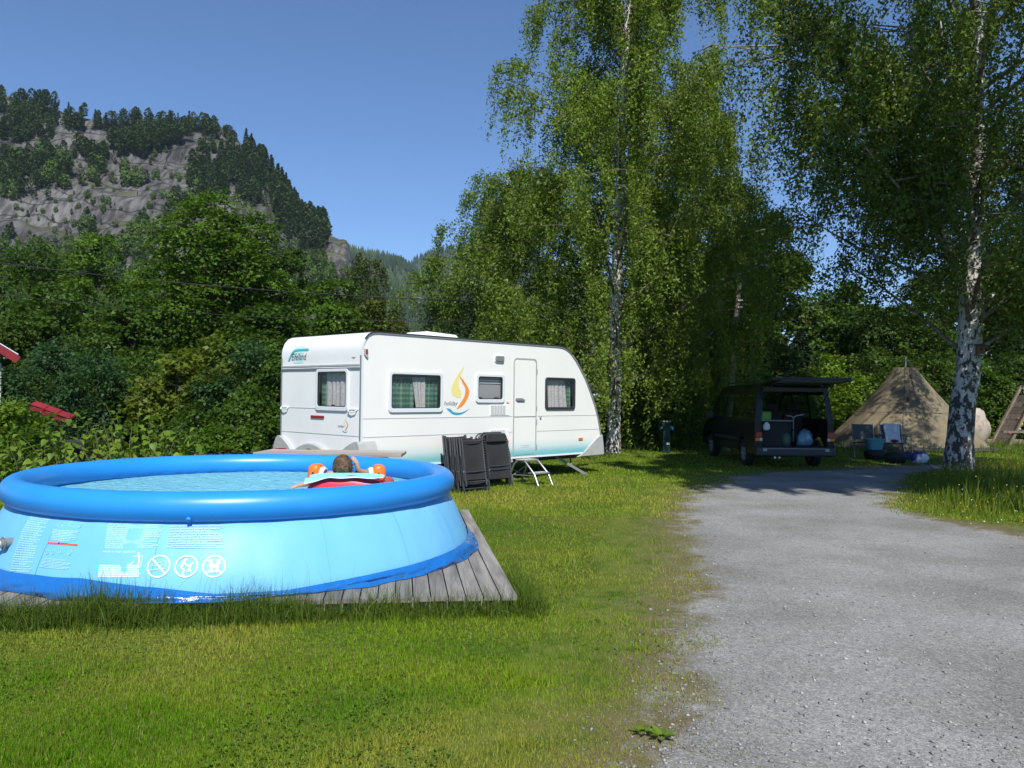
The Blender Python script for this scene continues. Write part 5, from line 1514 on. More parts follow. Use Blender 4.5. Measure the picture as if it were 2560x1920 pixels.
# roof hatch
mb = MB(); mb.add([(1.62, .40, 2.578), (2.48, .40, 2.578), (2.48, 1.05, 2.578), (1.62, 1.05, 2.578), (1.72, .45, 2.70), (2.42, .45, 2.675), (2.42, 1.0, 2.675), (1.72, 1.0, 2.70)], [(0, 3, 2, 1), (4, 5, 6, 7), (0, 1, 5, 4), (1, 2, 6, 5), (2, 3, 7, 6), (3, 0, 4, 7)])
mb.build('roof_hatch', M['white_metal'], car, bevel=.025, seg=3)
mb = MB(); mb.box((2.05, .73, 2.578), (.93, .72, .03)); mb.build('hatch_flange', M['white_metal'], car)
# front lower corner and rear bumper in grey plastic
fc = [(5.36, .362), (6.25, .372), (6.235, .55), (6.185, .80), (6.06, .765), (5.92, .69), (5.78, .60), (5.62, .49)]
mb = MB(); mb.prism(fc, fs, -W_ - .02, .028); mb.build('front_corner_panel', M['grey_plastic'], car, bevel=.02, seg=3)
def hump(y0, y1, zt, name, mat, flat=0.0):
    mb = MB(); n = 14; P = [(y0, .36)]
    for i in range(n + 1):
        t = i / n; P.append((y0 + (y1 - y0) * t, .55 + (zt - .55) * math.sin(math.pi * t) ** .75))
    P.append((y1, .36)); mb.prism(P, fr_, -.04, .085); return mb.build(name, mat, car, bevel=.02, seg=3, smooth=40)
mb = MB(); mb.box((-.03, W_ / 2, .47), (.14, W_ + .10, .24)); bp_ = mb.build('rear_bumper', M['grey_plastic'], car, bevel=.03, seg=3)
hump(.72, 1.86, .768, 'number_plate_housing', M['grey_plastic'])
hump(1.02, 1.56, .700, 'plate_recess', M['dark_plastic'])
for (y0, y1, pk) in ((-.10, .52, -.01), (1.84, 2.44, 2.30)):
    P = [(y0, .36), (y0, .60)]
    for i in range(13):
        t = i / 12; y = y0 + (y1 - y0) * t; s = pk if y0 < pk < y1 else y0
        w = (y - s) / (s - y0 + 1e-6) if y < s else (y - s) / (y1 - s)
        P.append((y, .60 + .255 * (1 - abs(w) ** 1.6)))
    P += [(y1, .60), (y1, .36)]
    mb = MB(); mb.prism(P, fr_, -.28, .075); q = mb.build('light_housing', M['grey_plastic'], car, bevel=.03, seg=3, smooth=45)
    a = 1.98 if y0 > 1 else .06; b = 2.42 if y0 > 1 else .42
    P = [(a, .40), (b, .40), (b, .60)] + [(b + (a - b) * k / 8, .60 + .05 * math.sin(math.pi * k / 16 + .3)) for k in range(9)]
    if y0 < 1: P = [(b - (p[0] - a), p[1]) for p in P]
    mb = MB(); mb.prism(P, fr_, .06, .092); mb.build('tail_light', M['red_lens'], q, bevel=.008)
# side flare of the near light housing
mb = MB(); mb.prism([(-.06, .36), (.17, .36), (.15, .60), (.09, .76), (.03, .825), (-.06, .825)], fs, -.02, .045); mb.build('light_housing', M['grey_plastic'], car, bevel=.03, seg=3)
# wheel and arch, undercarriage, steadies
mb = MB(); mb.prism([(2.28, .355), (3.46, .355), (3.42, .47), (3.33, .63), (3.2, .72), (2.54, .72), (2.41, .63), (2.32, .47)], fs, .001, .018)
mb.build('wheel_arch', M['grey_plastic'], car, bevel=.006)
for y in (.14, W_ - .14):
    t = MB(); t.lathe([(.16, -.09), (.27, -.095), (.31, -.07), (.32, 0), (.31, .07), (.27, .095), (.16, .09)], n=32)
    wh = t.build('wheel', M['black'], car, smooth=40, loc=(2.86, y, .315), rot=(R(90), 0, 0))
    t = MB(); t.lathe([(.0, -.06), (.08, -.065), (.15, -.085), (.17, -.085), (.17, .085), (.0, .06)], n=28); t.build('rim', M['mid_grey'], wh, smooth=40)
mb = MB()
for y in (.55, 1.75): mb.box((3.3, y, .345), (5.4, .05, .12))
mb.box((2.86, 1.15, .31), (.07, 1.9, .07)); mb.build('chassis', M['dark_plastic'], car)
mb = MB(); mb.box((4.35, .9, .34), (.55, .5, .14)); mb.build('underfloor_tank', M['dark_plastic'], car, bevel=.02)
for (x, dx) in ((5.05, .42), (.55, -.42)):
    for y in (.30, 2.0):
        mb = MB(); yo = -.42 if y < 1 else .3
        mb.bar((x, y, .37), (x + dx, y + yo, .03), .05, .05); mb.box((x + dx, y + yo, .014), (.12, .10, .024)); mb.bar((x + dx * 1.05, y, .37), (x + dx * .55, y + yo * .55, .19), .03, .02); mb.build('corner_steady', M['mid_grey'], car)
mb = MB(); mb.bar((6.0, .75, .42), (7.35, 1.15, .42), .06, .08); mb.bar((6.0, 1.55, .42), (7.35, 1.15, .42), .06, .08); mb.bar((7.3, 1.15, .43), (7.7, 1.15, .43), .06, .06); mb.build('drawbar', M['mid_grey'], car)
# ---- emblems and lettering
M['sail_yellow'] = pm('yellow_film', (.78, .68, .25), .5); M['sail_orange'] = pm('orange_film', (.80, .27, .04), .5); M['sail_blue'] = pm('blue_film', (.03, .32, .48), .5)
M['sail_pink'] = pm('faded_orange_film', (.74, .30, .20), .5); M['sail_pale'] = pm('faded_yellow_film', (.78, .72, .48), .5)
M['teal_film'] = pm('teal_film', (.06, .45, .52), .5); M['teal_pale'] = pm('pale_teal_film', (.52, .74, .75), .5); M['ink'] = pm('dark_ink', (.05, .055, .09), .5)
def blob(left, right, fn, off):
    def cr(p, n=8):
        out = []; 
        for i in range(len(p) - 1):
            p0 = p[max(i - 1, 0)]; p1 = p[i]; p2 = p[i + 1]; p3 = p[min(i + 2, len(p) - 1)]
            for k in range(n):
                t = k / n
                out.append(tuple(.5 * ((2 * p1[j]) + (-p0[j] + p2[j]) * t + (2 * p0[j] - 5 * p1[j] + 4 * p2[j] - p3[j]) * t * t + (-p0[j] + 3 * p1[j] - 3 * p2[j] + p3[j]) * t ** 3) for j in (0, 1)))
        return out + [p[-1]]
    a, b = cr(left), cr(right)
    n = min(len(a), len(b)); a = [a[int(i * (len(a) - 1) / (n - 1))] for i in range(n)]; b = [b[int(i * (len(b) - 1) / (n - 1))] for i in range(n)]
    V = [fn(x, z, off) for x, z in a] + [fn(x, z, off) for x, z in b]
    return V, [(i, i + 1, n + i + 1, n + i) for i in range(n - 1)]
def sail(fn, ox, oz, k, mats, parent, flip=1):
    q = lambda pts: [(ox + flip * (x - 2.06) * k, oz + (z - 1.68) * k) for x, z in pts]
    em = None
    for nm, l, r_, mt in (('yellow_sail', [(2.20, 2.117), (2.08, 1.98), (1.97, 1.85), (1.90, 1.70), (1.925, 1.60), (2.03, 1.545)], [(2.20, 2.117), (2.15, 2.00), (2.085, 1.90), (2.07, 1.75), (2.125, 1.64), (2.12, 1.545)], mats[0]),
                          ('orange_sail', [(2.072, 1.937), (2.16, 1.80), (2.225, 1.70), (2.20, 1.56), (2.10, 1.44), (2.026, 1.348)], [(2.072, 1.937), (2.20, 1.83), (2.305, 1.70), (2.31, 1.59), (2.20, 1.43), (2.05, 1.346)], mats[1]),
                          ('blue_wave', [(1.785, 1.362), (1.87, 1.35), (1.96, 1.297), (2.10, 1.285), (2.22, 1.31), (2.337, 1.355)], [(1.785, 1.360), (1.86, 1.30), (1.96, 1.252), (2.10, 1.248), (2.22, 1.285), (2.337, 1.352)], mats[2])):
        V, F = blob(q(l), q(r_), fn, .003)
        me = bpy.data.meshes.new(nm); me.from_pydata(V, [], F); mobj(nm, me, mt, parent)
sail(fs, 2.06, 1.68, 1, (M['sail_yellow'], M['sail_orange'], M['sail_blue']), sidew)
def lettering(txt, fn, x, z, width, mat, parent, shear=.25, flip=1, name='lettering', vscale=1.0):
    V, F = text_poly(txt, 1.0, shear); wx = max(v[0] for v in V); sc = width / wx
    me = bpy.data.meshes.new(name); me.from_pydata([fn(x + flip * v[0] * sc, z + v[1] * sc * vscale, .0035) for v in V], [], F if flip > 0 else [tuple(reversed(f)) for f in F])
    return mobj(name, me, mat, parent)
lettering('holiday', fs, 1.725, 1.412, .325, M['ink'], sidew)
sail(fr_, .405, 1.105, .30, (M['sail_pale'], M['sail_pink'], M['sail_blue']), rearw, flip=-1)
lettering('holiday', fr_, .60, 1.055, .16, M['ink'], rearw, flip=-1)
lettering('Eifelland', fr_, 1.985, 2.155, .455, M['ink'], rearw, shear=.2, flip=-1, vscale=1.25)
V, F = blob([(2.09, 2.15), (2.02, 2.24), (1.94, 2.315), (1.80, 2.342), (1.47, 2.345)], [(2.035, 2.15), (1.98, 2.23), (1.92, 2.285), (1.80, 2.308), (1.47, 2.312)], lambda a, b, t: (-.012 if b > 2.2 else -.003, a, b), .003)
# the upper rear wall leans back along the roof curve above 2.20
def rear_curve(a, b, t):
    x = np.interp(b, [p[1] for p in arc_r], [p[0] for p in arc_r]) if b > 2.2 else 0.0
    return (float(x) - t, a, b)
def subd(pl, fn, off, nm, mat):
    me = bpy.data.meshes.new(nm); V, F = pl; me.from_pydata(V, [], F); return mobj(nm, me, mat, rearw)
V, F = blob([(2.09, 2.15), (2.02, 2.24), (1.94, 2.315), (1.80, 2.342), (1.47, 2.345)], [(2.035, 2.15), (1.98, 2.23), (1.92, 2.285), (1.80, 2.308), (1.47, 2.312)], rear_curve, .010)
subd((V, F), None, 0, 'teal_swoosh', M['teal_film'])
V = []; 
for k in range(9):
    z = 2.10 + .29 * k / 8; V += [rear_curve(1.92, z, .003), rear_curve(1.62, z, .003)]
subd((V, [(2 * i, 2 * i + 1, 2 * i + 3, 2 * i + 2) for i in range(8)]), None, 0, 'teal_square', M['teal_pale'])
for o in rearw.children:
    if o.name.startswith('lettering') and o.data.vertices[0].co.z > 2.0:
        for v in o.data.vertices: v.co.x = rear_curve(0, v.co.z, .0065)[0]
for k, (w, zz) in enumerate(((.10, 2.17), (.06, 2.158))):
    mb = MB(); mb.box((-.004, .20, zz), (.006, w, .008)); mb.build('type_print', M['groove'], rearw)
for k in range(2):
    mb = MB(); mb.box((3.80, -.012, .655 - k * .03), (.20, .004, .006)); mb.build('embossed_line', M['groove'], car)

# ------------------------------------------------------------------ picnic table behind the pool
ta = gp(1005, 1136, .74); tb_ = gp(634, 1131, .74)
tv = Vector((ta.x - tb_.x, ta.y - tb_.y, 0)); TL = tv.length
table = empty('picnic_table', ((ta.x + tb_.x) / 2, (ta.y + tb_.y) / 2 + .36, 0), math.atan2(tv.y, tv.x))
tag(table, 'weathered wooden picnic table between the pool and the caravan', 'table')
for k in range(5):
    mb = MB(); yy = -.36 + .072 + k * .146
    mb.box((0, yy, .72), (TL - abs(k - .0) * .02, .138, .045)); mb.build('tabletop_plank', M['table_wood'], table, bevel=.006)
for x in (-TL / 2 + .35, TL / 2 - .35):
    mb = MB(); mb.box((x, 0, .675), (.07, .66, .045)); mb.build('batten', M['table_wood'], table)
    for s in (-1, 1):
        mb = MB(); mb.bar((x, s * .22, .67), (x, s * .62, .0), .05, .10, up=(1, 0, 0)); mb.build('leg', M['table_wood'], table)
    mb = MB(); mb.box((x + .055, 0, .36), (.04, 1.36, .09)); mb.build('crossbar', M['table_wood'], table)
mb = MB(); mb.box((TL / 2 - .32, -.25, .676), (.20, .05, .04)); mb.build('bracket', M['black'], table)
for s in (-1, 1):
    mb = MB(); mb.box((0, s * .62, .43), (TL, .24, .04)); mb.build('bench_plank', M['table_wood'], table, bevel=.006)

# ------------------------------------------------------------------ folded chairs leaning on the caravan
def car_pt(s, y, z=0.0):
    c, n = math.cos(CAR_A), math.sin(CAR_A)
    return Vector((CAR.x + s * c - y * n, CAR.y + s * n + y * c, z))
M['mesh_black'] = pm('black_textile', (.016, .016, .018), .75, bump=(160, .4, .004), vary=(3, (.024, .024, .027), .4, .6))
M['chair_frame'] = pm('anthracite_tube', (.055, .06, .066), .45, vary=(8, (.04, .044, .05), .4, .6))
M['steel'] = pm('bright_fitting', (.6, .6, .6), .3, metal=.9)
def folded_chair(h=.90, w=.54):
    """local: x width, z up the chair, y thickness (front -y)"""
    root = empty('folding_chair')
    for x in (-w / 2, w / 2):
        m_ = MB(); m_.tube([(x, 0, 0), (x * .97, .0, h * .5), (x * .92, 0, h)], .016, 8, flat=1.4); m_.build('back_rail', M['chair_frame'], root, smooth=50)
        m_ = MB(); m_.tube([(x * .86, -.035, .10), (x * .86, -.035, h * .99)], .013, 8, flat=1.3); m_.build('seat_rail', M['chair_frame'], root, smooth=50)
        m_ = MB(); m_.tube([(x * 1.08, -.03, .02), (x * 1.06, -.045, h * .62)], .013, 8); m_.build('leg', M['chair_frame'], root, smooth=50)
        m_ = MB(); m_.box((x * 1.08, -.06, h * .45), (.035, .028, .44)); m_.build('armrest', M['dark_plastic'], root, bevel=.008)
        m_ = MB(); m_.tube([(x * 1.1, -.075, h * .38), (x * 1.1, -.05, h * .38)], .012, 8); m_.build('rivet', M['steel'], root)
    def sheet(nm, z0, z1, y, sag, wd):
        V = []; na_, nb = 10, 14
        for i in range(na_ + 1):
            u = i / na_ * 2 - 1
            for k in range(nb + 1):
                t = k / nb
                V.append((u * wd / 2, y + .018 * (1 - u * u), z0 + (z1 - z0) * t - sag * (1 - u * u) * (t ** 4)))
        F = [(i * (nb + 1) + k, (i + 1) * (nb + 1) + k, (i + 1) * (nb + 1) + k + 1, i * (nb + 1) + k + 1) for i in range(na_) for k in range(nb)]
        me_ = bpy.data.meshes.new(nm); me_.from_pydata(V, [], F); me_.polygons.foreach_set('use_smooth', np.ones(len(F), bool)); return mobj(nm, me_, M['mesh_black'], root)
    sheet('seat_fabric', .20, h * .90, -.036, .045, w * .84)
    sheet('back_fabric', .12, h * .98, .004, .01, w * .92)
    for z, y in ((.17, -.036), (h * .93, -.036), (.33, -.042), (.06, 0)):
        m_ = MB(); m_.tube([(-w * .45, y, z), (w * .45, y, z)], .010, 7); m_.build('crossbar', M['chair_frame'], root, smooth=50)
    return root
fc0 = folded_chair()
_cl = ['folded black garden chair standing outermost in the stack by the caravan', 'folded black garden chair second from the outside of the stack', 'folded black garden chair third from the outside of the stack', 'folded black garden chair innermost in the stack, nearest the caravan wall']
for k in range(4):
    c = fc0 if k == 0 else copy_tree(fc0)
    p = car_pt(1.79 - .015 * k + (.02 if k == 2 else 0), -.745 + .115 * k)
    c.location = p; c.rotation_euler = (R(-10.5), 0, CAR_A); c.rotation_mode = 'XYZ'
    c.matrix_world = Matrix.Translation(p) @ Matrix.Rotation(CAR_A, 4, 'Z') @ Matrix.Rotation(R(-9.5), 4, 'X')
    if k in (1, 3): c.scale = (1, 1, .985 if k == 1 else 1.03)
    tag(c, _cl[k], 'chair', 'folded garden chairs leaning on the caravan')
def folded_lounger(w=.64, h=.95):
    root = empty('folding_lounger')
    P = [(-w / 2, 0, .0), (-w / 2, 0, h - .12), (-w / 2 + .03, 0, h - .04), (-w / 2 + .11, 0, h), (w / 2 - .11, 0, h), (w / 2 - .03, 0, h - .04), (w / 2, 0, h - .12), (w / 2, 0, .0)]
    m_ = MB(); m_.tube(P, .015, 8); m_.build('frame', M['chair_frame'], root, smooth=60)
    P2 = [(x * .97, -.05, z * .94 + .03) for x, y, z in P]
    m_ = MB(); m_.tube(P2, .015, 8); m_.build('frame', M['chair_frame'], root, smooth=60)
    V = []; na_, nb = 8, 16
    for i in range(na_ + 1):
        u = i / na_ * 2 - 1
        for k in range(nb + 1):
            t = k / nb; V.append((u * (w / 2 - .05), -.068 + .02 * (1 - u * u) + (.02 if t > .9 else 0), .14 + (h - .19) * t + .02 * (1 - u * u) * (t ** 6)))
    F = [(i * (nb + 1) + k, (i + 1) * (nb + 1) + k, (i + 1) * (nb + 1) + k + 1, i * (nb + 1) + k + 1) for i in range(na_) for k in range(nb)]
    me_ = bpy.data.meshes.new('fabric'); me_.from_pydata(V, [], F); me_.polygons.foreach_set('use_smooth', np.ones(len(F), bool)); mobj('fabric', me_, M['mesh_black'], root)
    m_ = MB(); m_.box((0, -.085, h - .10), (w - .16, .05, .15)); m_.build('head_pillow', M['mesh_black'], root, bevel=.02, seg=3)
    for z in (.30, .36): 
        m_ = MB(); m_.tube([(-w / 2 + .03, -.07, z), (w / 2 - .03, -.07, z)], .008, 7); m_.build('crossbar', M['chair_frame'], root)
    m_ = MB()
    for k in range(15):
        z = .2 + k * .045
        for s in (-1, 1): m_.tube([(s * (w / 2 - .055), -.066, z), (s * (w / 2 - .01), -.055, z + .02)], .004, 4)
    o_ = m_.build('lacing', M['steel'], root)
    for s in (-1, 1):
        m_ = MB(); m_.tube([(s * w / 2 * 1.04, -.03, 0), (s * w / 2 * 1.03, -.06, .55), (s * w / 2 * 1.0, -.02, h * .9)], .013, 7); m_.build('leg', M['chair_frame'], root, smooth=50)
        m_ = MB(); m_.box((s * w / 2, -.07, .12), (.02, .02, .07)); m_.build('clip', M['steel'], root)
    return root
lg = folded_lounger()
for k, (s, y) in enumerate(((2.59, -.47), (2.63, -.33))):
    c = lg if k == 0 else copy_tree(lg)
    c.rotation_mode = 'XYZ'
    c.matrix_world = Matrix.Translation(car_pt(s, y)) @ Matrix.Rotation(CAR_A + (0 if k == 0 else -.02), 4, 'Z') @ Matrix.Rotation(R(-10), 4, 'X') @ Matrix.Diagonal((1, 1, 1.0 - .02 * k, 1))
    tag(c, ['folded black sun lounger leaning in front of its twin by the lower vent', 'folded black sun lounger wedged between its twin and the caravan'][k], 'lounger', 'folded loungers leaning on the caravan')

# ------------------------------------------------------------------ step stool
st = empty('step_stool', car_pt(3.36, -.5), CAR_A)
tag(st, 'aluminium two tread step stool below the caravan door', 'step stool')
def tread(nm, y, z, d):
    m_ = MB(); m_.box((0, y, z), (.37, d, .026)); t_ = m_.build(nm, M['alu'], st, bevel=.008)
    m_ = MB(); m_.box((0, y, z + .015), (.33, d - .05, .006)); m_.build('grip_mat', M['grey_plastic'], t_)
tread('tread', .05, .43, .25); tread('tread', -.24, .215, .20)
for s in (-1, 1):
    m_ = MB(); m_.tube([(s * .19, -.40, .0), (s * .185, -.30, .20), (s * .175, -.08, .40), (s * .17, -.02, .43), (s * .17, .12, .43)], .017, 8); m_.build('front_leg', M['alu'], st, smooth=60)
    m_ = MB(); m_.tube([(s * .17, .12, .42), (s * .18, .20, .36), (s * .19, .36, .0)], .017, 8); m_.build('rear_leg', M['alu'], st, smooth=60)
    m_ = MB(); m_.tube([(s * .185, -.32, .18), (s * .185, .27, .16)], .009, 6); m_.build('brace', M['mid_grey'], st, smooth=60)
m_ = MB(); m_.tube([(-.185, .28, .12), (.185, .28, .28)], .007, 6); m_.build('brace', M['mid_grey'], st)
m_ = MB(); m_.tube([(.185, .28, .12), (-.185, .28, .28)], .007, 6); m_.build('brace', M['mid_grey'], st)

# ------------------------------------------------------------------ float and bather in the pool
WL = .655
M['float_red'] = pm('red_pvc', (.62, .035, .055), .38, vary=(6, (.55, .03, .05), .4, .6))
M['float_cyan'] = pm('pale_cyan_pvc', (.26, .72, .80), .42)
M['float_white'] = pm('white_pvc', (.78, .80, .82), .4)
FP = Vector((at(866, 1200, 7.15).x, 7.15, WL))
fl = empty('inflatable_float', FP, R(3))
tag(fl, 'red inflatable lounge float with pale blue top bearing the bather', 'float')
def pillow(name, c, sx, sy, sz, mat, parent, rz=0, n=2.6, tilt=0, nu=26, nv=14, creases=0):
    m_ = MB(); V = []
    for i in range(nv + 1):
        ph = -math.pi / 2 + math.pi * i / nv
        for k in range(nu):
            th = 2 * math.pi * k / nu
            f = lambda w, e: math.copysign(abs(w) ** e, w)
            e = 2 / n
            x = sx * f(math.cos(ph), .7) * f(math.cos(th), e); y = sy * f(math.cos(ph), .7) * f(math.sin(th), e); z = sz * f(math.sin(ph), .9)
            if creases: z *= 1 + .06 * math.sin(x * creases * 40); y *= 1 + .05 * math.sin(x * 33 * creases + 1)
            V.append((x, y, z))
    F = [(i * nu + k, i * nu + (k + 1) % nu, (i + 1) * nu + (k + 1) % nu, (i + 1) * nu + k) for i in range(nv) for k in range(nu)]
    m_.add(V, F)
    mm = Matrix.Rotation(rz, 3, 'Z') @ Matrix.Rotation(tilt, 3, 'X')
    m_.v = [tuple(mm @ Vector(v) + Vector(c)) for v in m_.v]
    return m_.build(name, mat, parent, smooth=80)
pillow('headrest', (0, 0, .105), .335, .085, .13, M['float_red'], fl, creases=.7)
pillow('headrest_top', (.0, .055, .228), .325, .10, .014, M['float_cyan'], fl, tilt=.12)
m_ = MB(); n_ = 24
V = []
for i in range(n_ + 1):
    u = i / n_; x = -.34 + .64 * u; drop = .002 + .05 * max(0, 1 - u * 3.2) + .004 * math.sin(u * 17)
    V += [(x, -.055, .236 - drop * .35), (x, -.098, .226 - drop)]
m_.add(V, [(2 * i, 2 * i + 1, 2 * i + 3, 2 * i + 2) for i in range(n_)]); m_.build('piping', M['float_cyan'], fl, smooth=60)
m_ = MB(); m_.tube([(-.335 + .66 * i / n_, -.100, .228 - (.002 + .05 * max(0, 1 - i / n_ * 3.2) + .004 * math.sin(i / n_ * 17))) for i in range(n_ + 1)], .005, 6); m_.build('piping', M['float_white'], fl, smooth=60)
pillow('side_cushion', (-.30, .45, .06), .075, .48, .085, M['float_red'], fl)
pillow('side_cushion', (.30, .42, .06), .06, .50, .11, M['float_red'], fl)
pillow('seat_cushion', (0, .50, -.02), .26, .45, .05, M['float_cyan'], fl)
# bather: one skinned body
M['skin'] = pm('skin', (.52, .30, .21), .55, vary=(12, (.46, .26, .18), .4, .65))
M['skin'].node_tree.nodes['Principled BSDF'].inputs['Subsurface Weight'].default_value = .08
M['hair'] = pm('brown_hair', (.085, .050, .028), .6, vary=(30, (.17, .105, .055), .45, .65), bump=(60, .8, .01))
M['shirt'] = pm('green_swim_shirt', (.10, .30, .16), .7, vary=(22, (.30, .42, .30), .48, .6))
M['orange'] = pm('orange_armband', (.90, .19, .02), .35)
HX, HY = at(857, 1165, 7.36).x, 7.36
HZ = at(857, 1166, 7.36).z
body = empty('person', (HX, HY, 0))
tag(body, 'person with short brown hair floating in the pool, seen from behind, orange armbands', 'person')
def skin_mesh(name, verts, edges, radii, mat, parent, levels=2, rootv=0):
    me_ = bpy.data.meshes.new(name); me_.from_pydata(verts, edges, [])
    o_ = mobj(name, me_, mat, parent)
    mod = o_.modifiers.new('skin', 'SKIN'); mod.use_smooth_shade = True
    sv = me_.skin_vertices[0].data
    for i, r_ in enumerate(radii): sv[i].radius = (r_, r_) if not isinstance(r_, tuple) else r_
    sv[rootv].use_root = True
    sub = o_.modifiers.new('sub', 'SUBSURF'); sub.levels = levels; sub.render_levels = levels
    return o_
hz = HZ
V = []; E_ = []; Rr = []
def jv(p, r_, prev=None):
    V.append(p); Rr.append(r_)
    if prev is not None: E_.append((prev, len(V) - 1))
    return len(V) - 1
pel = jv((0, .62, WL - .12), .115); wa = jv((0, .46, WL - .05), .105, pel); ch = jv((0, .27, WL + .05), .125, wa); up = jv((0, .13, WL + .13), .09, ch)
nk = jv((0, .055, hz - .115), .048, up); hd0 = jv((0, .025, hz - .06), .058, nk); hd1 = jv((0, .0, hz + .0), .072, hd0); hd2 = jv((0, -.005, hz + .04), .058, hd1)
ns = jv((0, .093, hz - .012), .014, hd1)
for s in (-1, 1): jv((s * .080, .012, hz - .02), .014, hd1)
def hand(wr, d, n0, curl, prev):
    d = Vector(d).normalized(); n0 = Vector(n0); n0 = (n0 - d * n0.dot(d)).normalized(); sd_ = d.cross(n0)
    wr = Vector(wr)
    pm_ = jv(tuple(wr + d * .045), (.030, .016), prev)
    for q, (off, ln) in enumerate(((-.024, .055), (-.008, .066), (.008, .062), (.023, .048))):
        a_ = jv(tuple(wr + d * .080 + sd_ * off), .0085, pm_)
        b_2 = jv(tuple(wr + d * (.080 + ln * .5) + sd_ * off * 1.15 + n0 * curl * .4 * ln), .0078, a_)
        jv(tuple(wr + d * (.080 + ln * .82) + sd_ * off * 1.2 + n0 * curl * ln), .0068, b_2)
    t_ = jv(tuple(wr + d * .045 - sd_ * .038), .010, pm_); jv(tuple(wr + d * .085 - sd_ * .050 + n0 * curl * .02), .0085, t_)
# left arm, trailing in the water
sl = jv((-.12, .14, WL + .195), .052, up); e1 = jv((-.24, .06, WL + .215), .040, sl); e2 = jv((-.29, -.02, WL + .17), .033, e1); w_ = jv((-.30, -.10, WL + .145), .024, e2)
hand((-.30, -.10, WL + .145), (-.8, -.6, -.1), (0, 0, -1), .25, w_)
# right arm, hand lifted to the head
sr = jv((.12, .14, WL + .195), .052, up); e3 = jv((.19, .19, WL + .215), .042, sr); e4 = jv((.215, .24, WL + .24), .034, e3); e5 = jv((.175, .15, hz - .075), .030, e4); w2_ = jv((.125, .06, hz - .04), .024, e5)
hand((.125, .06, hz - .04), (-.25, -.15, 1), (-.7, .1, 0), .45, w2_)
for s in (-1, 1):
    k1 = jv((s * .09, .80, WL - .10), .072, pel); k2 = jv((s * .11, 1.0, WL - .02), .056, k1); k3 = jv((s * .11, 1.2, WL - .16), .046, k2); k4 = jv((s * .11, 1.36, WL - .2), .032, k3); jv((s * .12, 1.38, WL - .1), .03, k4)
skin_mesh('body', V, E_, Rr, M['skin'], body)
# hair cap with tufts
g = np.random.default_rng(4); hv = []; hf = []
nu, nv = 40, 20
for i in range(nv + 1):
    ph = math.pi * i / nv
    for k in range(nu):
        th = 2 * math.pi * k / nu
        r_ = 1 + .10 * (vnoise(th * 3.1, ph * 6) - .5) + .07 * (vnoise(th * 9, ph * 15) - .5)
        hv.append((.084 * r_ * math.sin(ph) * math.cos(th), .086 * r_ * math.sin(ph) * math.sin(th) - .012, .100 * r_ * math.cos(ph)))
for i in range(nv):
    for k in range(nu):
        a = (i * nu + k, i * nu + (k + 1) % nu, (i + 1) * nu + (k + 1) % nu, (i + 1) * nu + k)
        c = np.mean([hv[j] for j in a], 0)
        if c[1] > .045 and c[2] < .04: continue
        if c[2] < -.095: continue
        hf.append(a)
me_ = bpy.data.meshes.new('hair'); me_.from_pydata([(x, y, z + hz + .004) for x, y, z in hv], [], hf); me_.polygons.foreach_set('use_smooth', np.ones(len(hf), bool))
hair = mobj('hair', me_, M['hair'], body)
n_ = 900; th = g.random(n_) * 6.28; ph = np.arccos(1 - 1.75 * g.random(n_)); d = np.stack([np.sin(ph) * np.cos(th), np.sin(ph) * np.sin(th), np.cos(ph)], -1)
ok = ~((d[:, 1] > .3) & (d[:, 2] < .4)); d = d[ok]
P = d * np.array([.084, .086, .100]) + np.array([0, -.012, hz + .004]); tg = unit(np.cross(d, g.normal(size=d.shape)) + np.array([.25, 0, -.5])); sdv = unit(np.cross(tg, d))
L_ = .018 + .02 * g.random((len(d), 1))
VV = np.stack([P - sdv * .005, P + sdv * .005, P + tg * L_ + d * .010], 1).reshape(-1, 3)
mobj('hair_tufts', npmesh('hair_tufts', VV, np.arange(len(VV)).reshape(-1, 3)), M['hair'], body)
# sleeve of the swim shirt on the lifted arm, shirt on the shoulders
skin_mesh('swim_shirt', [(.09, .14, WL + .17), (.14, .15, WL + .20), (.195, .19, WL + .22), (.217, .235, WL + .25), (.19, .17, hz - .05), (0, .17, WL + .10), (0, .32, WL + .04), (0, .5, WL - .05)],
          [(0, 1), (1, 2), (2, 3), (3, 4), (0, 5), (5, 6), (6, 7)], [.070, .062, .050, .043, .038, .10, .135, .118], M['shirt'], body)
def armband(c, d, s):
    d = Vector(d).normalized(); x, y = frame_axes(d); out = []
    for nm, mt, prof in (('armband', 'orange', [(.042, -.075), (.056, -.072), (.074, -.045), (.078, -.01), (.072, .02), (.054, .03), (.042, .03)]), ('armband_cuff', 'float_white', [(.042, .028), (.056, .032), (.062, .05), (.052, .07), (.040, .072)])):
        m_ = MB(); n_ = 24; m2 = len(prof)
        for i in range(n_):
            a = 2 * math.pi * i / n_; sq_ = (abs(math.cos(a)) ** 5 + abs(math.sin(a)) ** 5) ** (-1 / 5)
            for r_, t in prof: 
                q = Vector(c) + d * t * s + (x * math.cos(a) + y * math.sin(a)) * r_ * (sq_ if nm == 'armband' else 1)
                m_.v.append(tuple(q))
        for i in range(n_):
            for k in range(m2): m_.f.append((i * m2 + k, ((i + 1) % n_) * m2 + k, ((i + 1) % n_) * m2 + (k + 1) % m2, i * m2 + (k + 1) % m2))
        out.append(m_.build(nm, M[mt], body, smooth=60))
    v_ = MB(); q = Vector(c) - d * .03 * s + Vector((0, -.076, 0)); v_.tube([q, q + Vector((0, -.012, 0))], .010, 10); v_.build('valve', M['print_dark'], out[0])
armband((-.225, .03, WL + .235), (1, -.25, -.10), 1)
armband((.295, .04, WL + .235), (-1, -.25, -.10), 1)

